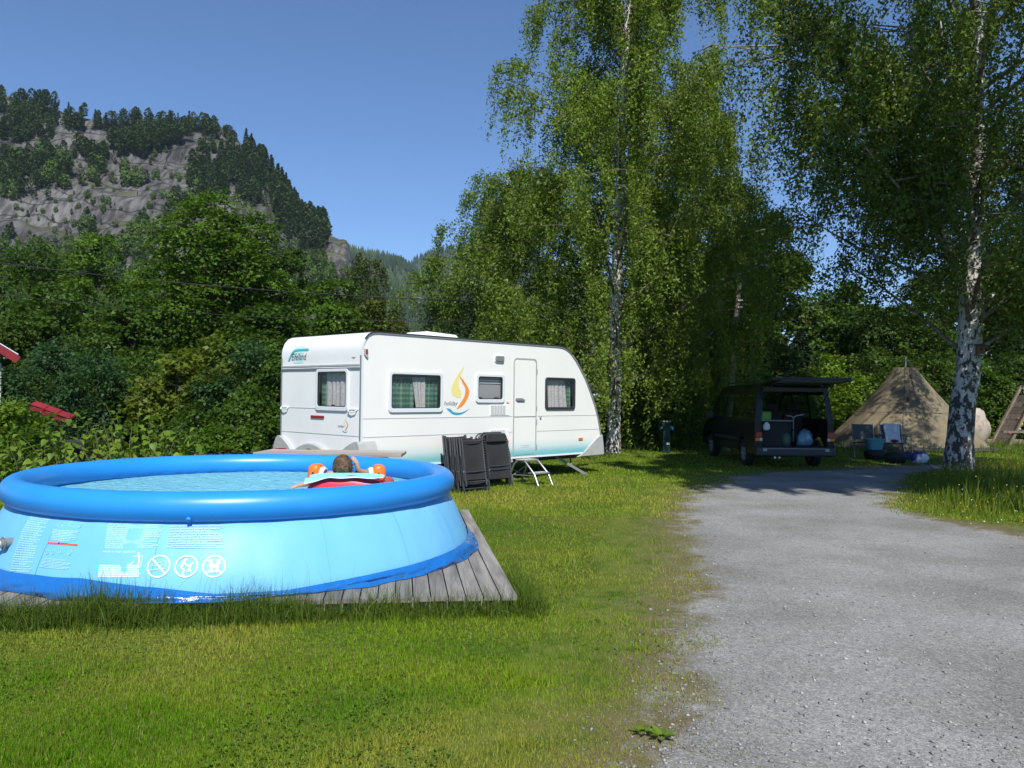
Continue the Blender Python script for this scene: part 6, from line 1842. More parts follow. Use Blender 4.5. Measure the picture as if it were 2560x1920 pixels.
# ------------------------------------------------------------------ dark green van with raised tailgate (local: x right, y forward, z up; origin under the rear)
VAN = Vector((6.36, 18.62, 0))
van = empty('van', VAN, R(1.0))
tag(van, 'dark green passenger van parked under the trees with its tailgate raised', 'van')
M['van_paint'] = pm('dark_green_paint', (.003, .007, .0065), .26, spec=.3, coat=.0)
M['van_inside'] = pm('van_trim', (.02, .02, .021), .8)
HW = .90
xo = lambda z: HW - max(0, z - 1.02) * .14 - (.03 if z < .45 else 0)
arch = lambda yc: [(yc - .38, .34)] + [(yc + .38 * -math.cos(math.pi * k / 8), .34 + .36 * math.sin(math.pi * k / 8)) for k in range(1, 8)] + [(yc + .38, .34)]
lower = [(0.03, .34), (.03, 1.04), (3.95, 1.04), (4.35, .93), (4.62, .78), (4.70, .55), (4.68, .34)] + arch(3.92)[::-1] + arch(.95)[::-1]
upper = [(.03, 1.04), (.13, 1.84), (3.10, 1.84), (3.42, 1.62), (3.95, 1.04)]
wins = [[(.26, 1.12), (.32, 1.68), (1.35, 1.68), (1.35, 1.12)], [(1.48, 1.12), (1.48, 1.68), (2.42, 1.68), (2.42, 1.12)], [(2.56, 1.12), (2.56, 1.68), (3.02, 1.68), (3.20, 1.56), (3.58, 1.12)]]
for s in (-1, 1):
    V, F = fill_holes(lower, [], lambda a, b: (s * HW, a, b)); m_ = MB(); m_.add(V, F); m_.build('lower_side', M['van_paint'], van)
    V, F = fill_holes(upper, wins, lambda a, b: (s * xo(b), a, b)); m_ = MB(); m_.add(V, F); up_ = m_.build('upper_side', M['van_paint'], van)
    for w in wins:
        m_ = MB(); m_.add([(s * (xo(b) + .003), a, b) for a, b in w], [tuple(range(len(w)))]); m_.build('window', M['van_glass'], up_)
    m_ = MB(); m_.box((s * (HW + .012), 2.3, .62), (.03, 2.0, .07)); m_.build('side_moulding', M['dark_plastic'], van, bevel=.01)
    m_ = MB(); m_.tube([(s * .70, .35, 1.93), (s * .70, .40, 1.97), (s * .70, 2.85, 1.97), (s * .70, 2.9, 1.93)], .018, 8); m_.build('roof_rail', M['dark_plastic'], van, smooth=50)
    m_ = MB(); m_.box((s * (HW + .13), 3.45, 1.14), (.20, .10, .17)); m_.build('mirror', M['dark_plastic'], van, bevel=.03, seg=3)
    for yc in (.95, 3.92):
        t = MB(); t.lathe([(.19, -.09), (.28, -.10), (.315, -.08), (.325, 0), (.315, .08), (.28, .10), (.19, .09)], n=30)
        wh = t.build('wheel', M['black'], van, smooth=40, loc=(s * .78, yc, .322), rot=(0, R(90) * s, 0))
        t = MB(); t.lathe([(.0, .055), (.05, .06), (.10, .05), (.17, .075), (.195, .09), (.195, -.09), (.0, -.06)], n=30); rm = t.build('rim', M['mid_grey'], wh, smooth=40)
        for q in range(7):
            a = 2 * math.pi * q / 7; t = MB(); t.bar((.05 * math.cos(a), .05 * math.sin(a), .066), (.175 * math.cos(a), .175 * math.sin(a), .082), .032, .016); t.build('spoke', M['alu'], rm)
    # rear pillar with lamp
    m_ = MB(); m_.add([(s * xo(z), y, z) for z, y in ((.45, .03), (1.04, .03), (1.84, .13))] + [(s * (xo(z) - w), y - .012, z) for z, y, w in ((.45, .03, .16), (1.04, .03, .15), (1.84, .13, .11))] , [(0, 1, 4, 3), (1, 2, 5, 4)]); m_.build('rear_pillar', M['van_paint'], van)
    m_ = MB(); m_.box((s * .815, .0, .775), (.15, .05, .13)); lamp = m_.build('tail_light', M['red_lens'], van, bevel=.01)
    m_ = MB(); m_.box((s * .845, -.002, .67), (.09, .05, .07)); m_.build('indicator', M['amber'], lamp, bevel=.006)
    m_ = MB(); m_.box((s * .765, -.002, .67), (.06, .05, .07)); m_.build('reversing_light', M['clear_lens'], lamp, bevel=.006)
    m_ = MB(); m_.tube([(s * .70, .12, 1.55), (s * .66, -.55, 1.93)], .012, 6); m_.build('gas_strut', M['dark_plastic'], van)
m_ = MB(); roofp = [(-.79, 1.84), (-.74, 1.90), (-.5, 1.925), (0, 1.935), (.5, 1.925), (.74, 1.90), (.79, 1.84)]
for y in (.10, .6, 1.6, 2.6, 3.10): m_.v += [(x, y, z - (.03 if y in (.10, 3.10) else 0) * (z > 1.85)) for x, z in roofp]
m_.f = [(i * 7 + k, i * 7 + k + 1, (i + 1) * 7 + k + 1, (i + 1) * 7 + k) for i in range(4) for k in range(6)]
m_.build('roof', M['van_paint'], van, smooth=50)
m_ = MB(); m_.add([(-.77, 3.12, 1.84), (.77, 3.12, 1.84), (.80, 3.95, 1.05), (-.80, 3.95, 1.05)], [(0, 1, 2, 3)]); m_.build('windscreen', M['van_glass'], van)
m_ = MB(); m_.prism([(3.95, 1.04), (4.35, .93), (4.62, .78), (4.70, .55), (4.68, .34), (4.3, .30), (4.3, .6), (3.9, .8)], lambda a, b, t: (t, a, b), -HW + .01, HW - .01); m_.build('bonnet', M['van_paint'], van, bevel=.03)
m_ = MB(); m_.box((0, 2.2, .47), (1.74, 4.3, .05)); m_.build('floor', M['van_inside'], van)
m_ = MB(); m_.box((0, 2.2, .36), (1.3, 4.2, .14)); m_.build('underbody', M['black'], van)
m_ = MB(); m_.add([(-.80, .125, 1.84), (.80, .125, 1.84), (.76, .125, 1.75), (-.76, .125, 1.75)], [(0, 1, 2, 3)]); m_.build('rear_header', M['van_paint'], van)
m_ = MB(); m_.box((0, .0, .40), (1.80, .20, .22)); b_o = m_.build('rear_bumper', M['dark_plastic'], van, bevel=.05, seg=3)
m_ = MB(); m_.box((0, -.105, .475), (1.5, .01, .02)); m_.build('bumper_strip', M['mid_grey'], b_o)
for x in (-.46, -.36):
    m_ = MB(); m_.tube([(x, .1, .27), (x, -.06, .27)], .025, 10); m_.build('exhaust', M['steel'], van, smooth=40)
for s in (-1, 1):
    m_ = MB(); m_.box((s * .70, -.10, .44), (.09, .02, .05)); m_.build('reflector', M['grey_plastic'], b_o)
# tailgate
tg_ = MB(); gate = [(-.79, 0), (.79, 0), (.80, .55), (.86, .62), (.86, 1.18), (.80, 1.24), (-.80, 1.24), (-.86, 1.18), (-.86, .62), (-.80, .55)]
V, F = fill_holes(gate, [[(-.66, .10), (.66, .10), (.70, .56), (-.70, .56)]], lambda a, b: (a, -b, 0))
tg_.add(V, F)
gmat = Matrix.Translation((0, .10, 1.915)) @ Matrix.Rotation(R(-4.5), 4, 'X')
gt = tg_.build('tailgate', M['van_paint'], van); gt.matrix_local = gmat
sm = gt.modifiers.new('thick', 'SOLIDIFY'); sm.thickness = .06; sm.offset = 0
m_ = MB(); m_.box((0, -.33, 0), (1.36, .46, .008)); m_.build('tailgate_window', M['van_glass'], gt)
m_ = MB(); m_.box((0, -.93, -.036), (1.3, .45, .012)); m_.build('tailgate_trim', M['mid_grey'], gt)
m_ = MB(); m_.box((0, -.98, .036), (.52, .12, .008)); m_.build('number_plate', M['clear_lens'], gt)
# inside: seats, shelf, boxes, bag
for x in (-.5, 0, .5):
    m_ = MB(); m_.box((x, 1.55, .92), (.46, .14, .7)); sb_ = m_.build('seat', M['van_inside'], van, bevel=.05, seg=3)
    m_ = MB(); m_.box((x, 1.58, 1.38), (.26, .09, .18)); m_.build('headrest', M['van_inside'], sb_, bevel=.04, seg=3)
m_ = MB(); m_.box((-.33, .55, 1.085), (.75, .7, .022)); m_.build('shelf', pm('shelf_board', (.25, .25, .24), .6), van)
m_ = MB(); m_.box((-.33, .60, .78), (.72, .55, .58)); m_.build('storage_box', M['van_inside'], van, bevel=.01)
cr = empty('crate'); cr.parent = None
cr.location = van.matrix_basis @ Vector((-.56, .40, 1.10)); cr.rotation_euler = (0, 0, R(4.5)); tag(cr, 'bright green lidded box on the shelf inside the van', 'box')
m_ = MB(); m_.box((0, 0, .085), (.24, .22, .17)); m_.build('box_body', pm('green_plastic', (.15, .34, .04), .5), cr, bevel=.012)
m_ = MB(); m_.box((0, 0, .178), (.25, .23, .02)); m_.build('box_lid', pm('green_lid', (.20, .42, .05), .5), cr, bevel=.006)
def crumple(name, c, sx, sy, sz, mat, label, cat, seed, sub=3, amp=.25, parent=None):
    bm = bmesh.new(); bmesh.ops.create_icosphere(bm, subdivisions=sub, radius=1)
    for v in bm.verts:
        n = v.co.normalized(); w = 1 + amp * (float(vnoise(n.x * 2.3 + seed, n.y * 2.3 + n.z * 1.7)) - .5) * 2 + amp * .5 * (float(vnoise(n.x * 7 + seed, n.z * 7 + n.y * 5)) - .5) * 2
        v.co = Vector((n.x * sx * w, n.y * sy * w, max(-sz * .8, n.z * sz * w)))
    me_ = bpy.data.meshes.new(name); bm.to_mesh(me_); bm.free(); me_.polygons.foreach_set('use_smooth', np.ones(len(me_.polygons), bool))
    o_ = mobj(name, me_, mat, parent, loc=c)
    if label: tag(o_, label, cat)
    return o_
vw = lambda x, y, z: van.matrix_basis @ Vector((x, y, z))
crumple('plastic_bag', vw(.33, .30, .68), .19, .16, .20, pm('blue_white_bag', (.10, .26, .36), .45, vary=(5, (.42, .48, .50), .52, .62)), 'crumpled blue and white plastic bag in the boot of the van', 'bag', 3)
crumple('cloth', vw(-.60, .10, .95), .075, .03, .10, pm('white_cloth', (.74, .74, .76), .8), 'white cloth hanging from the shelf in the boot of the van', 'cloth', 5)
crumple('water_canister', vw(-.08, .35, .64), .12, .10, .17, pm('green_can', (.04, .10, .07), .5), 'dark green canister standing on the floor of the van boot', 'canister', 8, amp=.08)
bk = empty('folding_bicycle', vw(.12, .42, .5), R(4.5)); tag(bk, 'folded bicycle with pale handlebar standing in the van boot', 'bicycle')
m_ = MB(); m_.tube([(-.16, 0, .70), (-.05, .02, .69), (0, 0, .66), (.08, .02, .70), (.26, .02, .73)], .012, 8); m_.build('handlebar', M['steel'], bk, smooth=50)
m_ = MB(); m_.tube([(0, 0, .1), (0, 0, .66)], .016, 8); m_.tube([(0, 0, .3), (.1, .3, .28)], .018, 8); m_.build('frame', M['mid_grey'], bk, smooth=50)
m_ = MB(); m_.tube([(0, .20 * math.cos(a), .20 + .18 * math.sin(a)) for a in np.linspace(0, 6.283, 24, endpoint=False)], .018, 6, closed=True); m_.build('wheel', M['black'], bk, smooth=50)

# ------------------------------------------------------------------ tent
TC = Vector((13.25, 27.9, 0))
tent = empty('tipi_tent', TC); tag(tent, 'olive tipi style tent with folds and open top at the wood edge', 'tent')
def canvas_mat():
    m, nt, out = new_mat('olive_canvas')
    b = N(nt, 'ShaderNodeBsdfPrincipled'); b.inputs['Roughness'].default_value = .85; b.inputs['Specular IOR Level'].default_value = .2
    tc = N(nt, 'ShaderNodeTexCoord'); mp = N(nt, 'ShaderNodeMapping'); mp.inputs['Scale'].default_value = (3, 3, .5); nt.links.new(tc.outputs['Object'], mp.inputs[0])
    n1 = N(nt, 'ShaderNodeTexNoise'); n1.inputs['Scale'].default_value = 1.4; n1.inputs['Detail'].default_value = 6; nt.links.new(mp.outputs[0], n1.inputs['Vector'])
    r1 = N(nt, 'ShaderNodeValToRGB'); r1.color_ramp.elements[0].position = .35; r1.color_ramp.elements[0].color = (.19, .158, .10, 1); r1.color_ramp.elements[1].position = .65; r1.color_ramp.elements[1].color = (.25, .21, .14, 1)
    nt.links.new(n1.outputs['Fac'], r1.inputs[0])
    tr = N(nt, 'ShaderNodeBsdfTranslucent'); tr.inputs[0].default_value = (.25, .19, .11, 1)
    mx = N(nt, 'ShaderNodeMixShader'); mx.inputs[0].default_value = .15
    nt.links.new(r1.outputs[0], b.inputs['Base Color']); nt.links.new(b.outputs[0], mx.inputs[1]); nt.links.new(tr.outputs[0], mx.inputs[2]); nt.links.new(mx.outputs[0], out.inputs[0])
    return m
M['canvas'] = canvas_mat(); M['tent_dark'] = pm('tent_skirt', (.05, .045, .045), .8)
nseg, nz_ = 192, 26; V = []
sides = 9; RT = 2.55
for i in range(nseg):
    a = 2 * math.pi * i / nseg
    f = (a / (2 * math.pi / sides)) % 1.0; poly = math.cos(math.pi / sides) / math.cos((f - .5) * 2 * math.pi / sides)
    for k in range(nz_):
        t = k / (nz_ - 1); z = .10 + t * 2.57
        r_ = .33 + (RT - .33) * ((1 - t) ** 1.12)
        r_ *= 1 + (poly - 1) * (1 - t) ** .5
        fold = .028 * (vnoise(a * 11, t * .8 + 3) - .5) + .05 * max(0, vnoise(a * 6 + 4, 1.3) - .55) * math.sin(t * 3.0)
        r_ += fold * (1.2 if (math.cos(a + 1.2) > .5) else .5) * (1 + t)
        if k == 0: r_ += .05 * (vnoise(a * 5, 9) - .3)
        V.append((r_ * math.cos(a), r_ * math.sin(a), z + (.10 * (vnoise(a * 4 + 2, 5) - .45) * (1 - t) ** 4)))
F = [(i * nz_ + k, ((i + 1) % nseg) * nz_ + k, ((i + 1) % nseg) * nz_ + k + 1, i * nz_ + k + 1) for i in range(nseg) for k in range(nz_ - 1)]
me_ = bpy.data.meshes.new('canvas'); me_.from_pydata(V, [], F); me_.polygons.foreach_set('use_smooth', np.ones(len(F), bool)); mobj('canvas', me_, M['canvas'], tent)
m_ = MB(); n_ = 72
for i in range(n_):
    a = 2 * math.pi * i / n_; w = .16 * vnoise(a * 3.2, 2)
    m_.v += [(RT * 1.0 * math.cos(a), RT * 1.0 * math.sin(a), .13), ((RT + .12 + w) * math.cos(a), (RT + .12 + w) * math.sin(a), .02 + .03 * vnoise(a * 9, 4))]
m_.f = [(2 * i, 2 * ((i + 1) % n_), 2 * ((i + 1) % n_) + 1, 2 * i + 1) for i in range(n_)]; m_.build('skirt', M['tent_dark'], tent, smooth=60)
m_ = MB(); m_.tube([(0, 0, 0), (0, 0, 3.02)], .022, 8); m_.build('centre_pole', M['alu'], tent, smooth=50)
for q in range(6):
    a = q * 1.047 + .4; m_ = MB(); m_.tube([(.32 * math.cos(a), .32 * math.sin(a), 2.66), (0, 0, 2.97)], .006, 4); m_.build('guy_cord', M['tent_dark'], tent)
# zip seams and flap toggles on the front
for q, aa in ((0, -2.05), (1, -1.72)):
    P = []
    for k in range(10):
        t = k / 9; r_ = .33 + (RT - .33) * ((1 - t) ** 1.12) + .035; P.append((r_ * math.cos(aa), r_ * math.sin(aa), .12 + 2.5 * t))
    m_ = MB(); m_.tube(P, .006, 5); m_.build('seam', M['tent_dark'], tent)
P = []
for i in range(64):
    a = 2 * math.pi * i / 64; r_ = .33 + (RT - .33) * ((1 - .42) ** 1.12) + .02; P.append((r_ * math.cos(a), r_ * math.sin(a), .10 + .42 * 2.57))
m_ = MB(); m_.tube(P, .007, 4, closed=True); m_.build('seam', M['tent_dark'], tent)
for (aa, z) in ((-1.95, 1.62), (-2.2, .35), (-1.25, .22)):
    t = (z - .1) / 2.57; r_ = .33 + (RT - .33) * ((1 - t) ** 1.12) + .05
    m_ = MB(); m_.box((r_ * math.cos(aa), r_ * math.sin(aa), z), (.08, .05, .14)); m_.build('vent_flap', M['tent_dark'], tent, bevel=.015)

# ------------------------------------------------------------------ camp furniture by the tent
def camp_chair(label, p, rz):
    root = empty('camping_chair', p, rz); tag(root, label, 'chair', 'camping chairs by the tent')
    w = .27
    for s in (-1, 1):
        m_ = MB(); m_.tube([(s * w, -.28, 0), (s * w, .05, .42), (s * w, .30, .92)], .012, 7); m_.build('back_tube', M['alu'], root, smooth=50)
        m_ = MB(); m_.tube([(s * w, .28, 0), (s * w, -.02, .40), (s * w, -.24, .44)], .012, 7); m_.build('leg_tube', M['alu'], root, smooth=50)
        m_ = MB(); m_.tube([(s * (w + .03), -.24, .60), (s * (w + .03), .18, .62)], .018, 7); m_.tube([(s * w, -.24, .44), (s * (w + .03), -.22, .60)], .010, 6); m_.build('armrest', M['dark_plastic'], root, smooth=50)
    m_ = MB(); m_.add([(-w, .09, .48), (w, .09, .48), (w, .29, .90), (-w, .29, .90)], [(0, 1, 2, 3)]); o_ = m_.build('back_fabric', pm('grey_textile', (.10, .105, .11), .85), root); o_.modifiers.new('t', 'SOLIDIFY').thickness = .012
    m_ = MB(); m_.add([(-w, -.24, .43), (w, -.24, .43), (w, .06, .40), (-w, .06, .40)], [(0, 1, 2, 3)]); o_ = m_.build('seat_fabric', M['mesh_black'], root); o_.modifiers.new('t', 'SOLIDIFY').thickness = .012
    return root
cA = gp(2175, 1146); cB = gp(2248, 1148)
camp_chair('empty grey camping chair with armrests in front of the tent', (cA.x, cA.y + .4, 0), R(-14))
camp_chair('camping chair with white towel over its back in front of the tent', (cB.x, cB.y + .4, 0), R(-12))
V = []; nx, ny = 14, 18
for i in range(nx + 1):
    u = i / nx - .5
    for k in range(ny + 1):
        t = k / ny; L_ = t * .78 - .16
        if L_ < 0: y, z = .31 + .02, .905 + L_ * 1.0
        else: y, z = .285 - L_ * .44, .92 - L_ * .88
        V.append((u * .40 + .02 + .03 * (vnoise(t * 3, i * .3) - .5), y - .02 + .02 * vnoise(u * 9, t * 5), z + (.012 * math.sin(u * 14))))
me_ = bpy.data.meshes.new('towel'); me_.from_pydata(V, [], [(i * (ny + 1) + k, (i + 1) * (ny + 1) + k, (i + 1) * (ny + 1) + k + 1, i * (ny + 1) + k + 1) for i in range(nx) for k in range(ny)])
me_.polygons.foreach_set('use_smooth', np.ones(len(me_.polygons), bool))
tw_ = mobj('towel', me_, pm('white_towel', (.74, .74, .80), .9, vary=(7, (.62, .63, .74), .45, .65)), loc=(cB.x, cB.y + .4, .01), rot=(0, 0, R(-12))); tw_.modifiers.new('t', 'SOLIDIFY').thickness = .012
tag(tw_, 'white towel hung over the back of a camping chair', 'towel')
tp = gp(2188, 1150)
bx_ = crumple('duffel_bag', (tp.x + .05, tp.y + .1, .15), .30, .2, .18, M['black'], 'black bag under the light blue tub', 'bag', 12, amp=.12)
tub = empty('washtub', (tp.x, tp.y + .05, .27)); tag(tub, 'light blue plastic washing tub standing on a black bag', 'tub')
m_ = MB(); n_ = 32
for (r1, r2, z) in ((.17, .12, 0), (.20, .15, .10), (.245, .185, .27), (.265, .20, .275), (.265, .20, .285), (.235, .175, .28), (.16, .11, .02)):
    for i in range(n_):
        a = 2 * math.pi * i / n_; e = (abs(math.cos(a)) ** 3 + abs(math.sin(a)) ** 3) ** (-1 / 3)
        m_.v.append((r1 * math.cos(a) * e, r2 * math.sin(a) * e, z))
for k in range(6): m_.f += [(k * n_ + i, k * n_ + (i + 1) % n_, (k + 1) * n_ + (i + 1) % n_, (k + 1) * n_ + i) for i in range(n_)]
m_.f += [tuple(range(n_)), tuple(range(6 * n_, 7 * n_))]; m_.build('tub_body', pm('light_blue_plastic', (.10, .36, .46), .4), tub, smooth=50)
p = gp(2238, 1158); crumple('rucksack', (p.x, p.y, .14), .26, .18, .17, M['black'], 'dark rucksack lying between the tub and the striped bag', 'bag', 14, amp=.15)
p = gp(2300, 1160); crumple('sports_bag', (p.x, p.y, .15), .24, .16, .18, pm('blue_white_nylon', (.04, .05, .22), .6, vary=(3, (.62, .66, .72), .5, .56)), 'blue and white sports bag on the grass near the old birch', 'bag', 16, amp=.14)
p = gp(2272, 1150); crumple('clothes', (p.x, p.y, .09), .28, .16, .12, pm('navy_cloth', (.03, .03, .12), .8), 'navy blue clothes heaped beside the sports bag', 'clothes', 18, amp=.25)
p = gp(2100, 1116); crumple('towel', (p.x, p.y, .05), .32, .18, .07, pm('blue_white_towel', (.70, .72, .78), .9, vary=(4, (.07, .06, .30), .52, .56)), 'blue and white towel dropped on the grass between van and tent', 'towel', 20, amp=.3)
p = gp(2138, 1114); crumple('mat', (p.x, p.y, .05), .45, .2, .07, pm('dark_mat', (.05, .045, .05), .8), 'dark rolled mat by the tent wall behind the empty chair', 'mat', 22, amp=.2)
p = gp(2243, 1120, .45); crumple('cloth', (cB.x + .05, cB.y + .38, .47), .10, .09, .045, pm('red_cloth', (.30, .02, .03), .8), 'small red cloth on the seat of the camping chair', 'cloth', 24, amp=.2)

# ------------------------------------------------------------------ boulder, play wall, hut, lamp post, cables, post, nest box, houses
p = at(2440, 1060, 30.5)
bo = crumple('boulder', (p.x - .3, 30.5, .55), .72, .6, .85, pm('pale_granite', (.40, .35, .30), .9, vary=(3.5, (.27, .21, .17), .50, .66), bump=(9, .3, .02)), 'pale pinkish boulder standing behind the old birch', 'boulder', 30, sub=4, amp=.12)
CW = gp(2552, 1115)
cw = empty('climbing_wall', (CW.x + .6, CW.y + .3, 0), R(0)); tag(cw, 'sloping wooden climbing wall with coloured holds at the playground', 'climbing wall')
M['play_wood'] = wood_mat('play_wood', (.13, .10, .075), (.25, .21, .16), along=(12, 12, 1.2))
for k in range(8):
    m_ = MB(); x0 = -1.05 + k * .14
    # boards lean to the right
    m_.bar((-.95 + .117 * k * 1.0, -.3 + .02 * k, .12 + .225 * k), (-.95 + .117 * k, .7 + .02 * k, .12 + .225 * k), .02, .24, up=(.46, 0, .89)); m_.build('board', M['play_wood'], cw)
for y in (-.34, .74):
    m_ = MB(); m_.bar((-1.05, y, 0), (.05, y, 2.15), .08, .10, up=(0, 1, 0)); m_.build('post', M['play_wood'], cw)
    m_ = MB(); m_.bar((.9, y, 0), (.05, y, 2.15), .08, .10, up=(0, 1, 0)); m_.build('post', M['play_wood'], cw)
m_ = MB(); m_.bar((-1.3, -.4, .5), (1.2, -.4, .5), .05, .07); m_.build('rail', M['play_wood'], cw)
_hc = [pm('red_hold', (.55, .10, .08), .6), pm('grey_hold', (.45, .42, .40), .6), pm('yellow_hold', (.6, .45, .08), .6)]
for k in range(9):
    t = .2 + .09 * k; bm = bmesh.new(); bmesh.ops.create_icosphere(bm, subdivisions=2, radius=.07)
    for v in bm.verts: v.co = Vector((v.co.x * .7, v.co.y * (1 + .3 * math.sin(v.co.z * 40)), v.co.z))
    me_ = bpy.data.meshes.new('hold'); bm.to_mesh(me_); bm.free(); mobj('hold', me_, _hc[k % 3], cw, loc=(-.98 + 1.0 * t, -.34 - (.02 if k % 2 else 0) + (.35 if k % 3 == 0 else 0), 2.0 * t))
p = at(2500, 1085, 37)
hut = empty('play_hut', (p.x, 37, 0)); tag(hut, 'small red playhouse with dark roof behind the boulder', 'playhouse')
m_ = MB(); m_.box((0, 0, .42), (1.7, 1.2, .84)); m_.build('wall', pm('red_paint', (.22, .015, .015), .7), hut)
m_ = MB(); m_.prism([(-1.05, .80), (0, 1.22), (1.05, .80), (1.0, .74), (0, 1.14), (-1.0, .74)], lambda a, b, t: (a, t, b), -.8, .8); m_.build('roof', pm('dark_felt', (.05, .05, .055), .85), hut)
m_ = MB(); m_.box((.1, -.605, .42), (.28, .02, .5)); m_.build('door', M['float_white'], hut)
m_ = MB(); m_.box((-.45, -.605, .5), (.3, .02, .25)); m_.build('window', M['dark_plastic'], hut)
p = gp(2470, 1110); 
m_ = MB(); m_.box((0, 0, .09), (3.0, .14, .18)); o_ = m_.build('sandbox_beam', M['play_wood'], loc=(p.x + .9, p.y, 0), bevel=.02); tag(o_, 'low timber beam edging the playground beside the boulder', 'beam')

# lamp post
LP = at(1846, 1000, 24.8)
lpz = at(1848, 690, 24.8).z
lp = empty('lamp_post', (LP.x - .35, 24.8, 0)); tag(lp, 'leaning wooden pole with street lamp and cables in the wood', 'lamp post')
M['pole_wood'] = pm('grey_pole_wood', (.33, .30, .25), .85, vary=(5, (.24, .21, .17), .4, .65), bump=(20, .5, .01), scale3=(6, 6, .6))
m_ = MB(); m_.tube([(0, 0, 0), (.18, 0, lpz * .5), (.36, 0, lpz)], [.10, .09, .075], 12); m_.build('pole', M['pole_wood'], lp, smooth=50)
m_ = MB(); m_.tube([(.36, -.05, lpz - .25), (.62, -.1, lpz + .16), (.85, -.15, lpz + .26)], .022, 8); m_.build('arm', M['alu'], lp, smooth=50)
m_ = MB(); m_.lathe([(.0, .08), (.07, .075), (.12, .03), (.13, -.02), (.08, -.05), (0, -.055)], n=20); hd_ = m_.build('lamp_head', M['alu'], lp, smooth=50, loc=(.98, -.17, lpz + .28)); hd_.scale = (1.5, .9, .7)
m_ = MB(); m_.lathe([(0, -.11), (.06, -.10), (.09, -.06), (.09, -.05)], n=16); m_.build('lamp_glass', M['clear_lens'], hd_, smooth=50)
for dz in (.75, .95):
    m_ = MB(); m_.tube([(.28, -.1, lpz - dz), (.42, -.1, lpz - dz)], .03, 8); m_.build('insulator', M['white_metal'], lp, smooth=50)
M['cable'] = pm('black_cable', (.012, .012, .013), .6)
def cable(label, a, b, sag, r_=.014):
    P = []
    for k in range(41):
        t = k / 40; q = a + (b - a) * t; P.append((q.x, q.y, q.z - sag * 4 * t * (1 - t)))
    m_ = MB(); m_.tube(P, r_, 6); o_ = m_.build('power_cable', M['cable'], smooth=60); tag(o_, label, 'cable', 'overhead cables')
pt = Vector((LP.x - .35 + .33, 24.7, lpz - .75))
A0 = at(-260, 622, 23.5); 
cable('upper thick overhead cable crossing in front of the maple', A0, pt, .55, .015)
A1 = at(-260, 700, 25.5)
cable('lower thin overhead cable crossing above the caravan roof', A1, Vector((pt.x, pt.y, pt.z - .25)), .75, .009)
cable('cable running from the lamp post towards the old birch', pt, at(2300, 775, 44), .25, .014)
cable('thin cable below the one from the lamp post', Vector((pt.x, pt.y, pt.z - .12)), at(2330, 800, 45), .5, .010)
# service post
sp = gp(1664, 1131)
svp = empty('service_post', (sp.x, sp.y, 0), R(6)); tag(svp, 'dark green camp service post with blue sockets and pale cap', 'post')
m_ = MB(); m_.box((0, 0, .44), (.22, .20, .88)); m_.build('column', pm('dark_green_post', (.008, .030, .028), .4), svp, bevel=.015)
m_ = MB(); m_.box((0, 0, .895), (.25, .23, .03)); m_.build('cap', M['grey_plastic'], svp, bevel=.008)
for s in (-1, 1):
    m_ = MB(); m_.box((s * .15, -.03, .70), (.11, .13, .10), rot=Matrix.Rotation(R(18 * s), 3, 'Y')); m_.build('socket', pm('blue_socket', (.03, .16, .38), .4), svp, bevel=.02, seg=3)
m_ = MB(); m_.box((.04, -.103, .26), (.08, .006, .055)); m_.build('sticker', M['print_white'], svp)
# nest box on the old birch
nb = empty('nest_box', (B2[0] + .30, B2[1] - .30, 2.60), R(-8)); tag(nb, 'small wooden nest box fixed to the trunk of the old birch', 'nest box')
M['nest_wood'] = pm('nest_wood', (.20, .115, .05), .8, vary=(20, (.13, .07, .03), .4, .6))
m_ = MB(); m_.box((0, 0, .09), (.16, .13, .20)); m_.build('box_body', M['nest_wood'], nb)
m_ = MB(); m_.box((0, -.03, .205), (.22, .22, .02), rot=Matrix.Rotation(R(10), 3, 'X')); m_.build('roof', M['dark_plastic'], nb)
m_ = MB(); m_.box((0, -.03, -.02), (.21, .20, .018)); m_.build('base', M['play_wood'], nb)
m_ = MB(); m_.tube([(0.01, -.064, .11), (.01, -.069, .11)], .022, 14); m_.build('entrance_hole', M['black'], nb)
m_ = MB(); m_.box((.0, -.09, -.006), (.07, .02, .012)); m_.build('perch', M['float_white'], nb)
# red roofed house at the left edge
hx = at(45, 890, 24); hz_ = hx.z
house = empty('house', (hx.x, 24, 0), R(33)); tag(house, 'grey house with red metal roof at the left edge', 'house')
M['red_roof'] = pm('red_metal_roof', (.24, .014, .018), .5, vary=(2, (.18, .010, .014), .4, .65))
M['house_wall'] = pm('grey_cladding', (.34, .37, .36), .8)
w0 = -.42
for k in range(12):
    m_ = MB(); m_.box((w0 - .075 - .15 * k, .9, hz_ / 2), (.142, .03, hz_)); m_.build('cladding_board', M['house_wall'], house)
m_ = MB(); m_.box((w0 - 1.2, 3.2, hz_ / 2), (2.38, 4.5, hz_)); m_.build('wall', M['house_wall'], house)
m_ = MB(); m_.box((w0 + .012, .91, hz_ / 2 - .1), (.05, .06, hz_ - .2)); m_.build('corner_board', pm('pale_corner', (.45, .48, .46), .7), house)
sl = R(33)
roofpts = lambda d: (-d * math.cos(sl), d * math.sin(sl))
m_ = MB()
for d0 in (0,):
    a = (0.0, hz_ - .02); b = (-2.6 * math.cos(sl), hz_ + 2.6 * math.sin(sl))
    m_.add([(a[0], .35, a[1]), (b[0], .35, b[1]), (b[0], 6.2, b[1]), (a[0], 6.2, a[1]), (a[0], .35, a[1] + .06), (b[0], .35, b[1] + .06), (b[0], 6.2, b[1] + .06), (a[0], 6.2, a[1] + .06)], [(0, 1, 2, 3), (4, 7, 6, 5), (0, 4, 5, 1), (1, 5, 6, 2), (2, 6, 7, 3), (3, 7, 4, 0)])
rf = m_.build('roof', M['red_roof'], house)
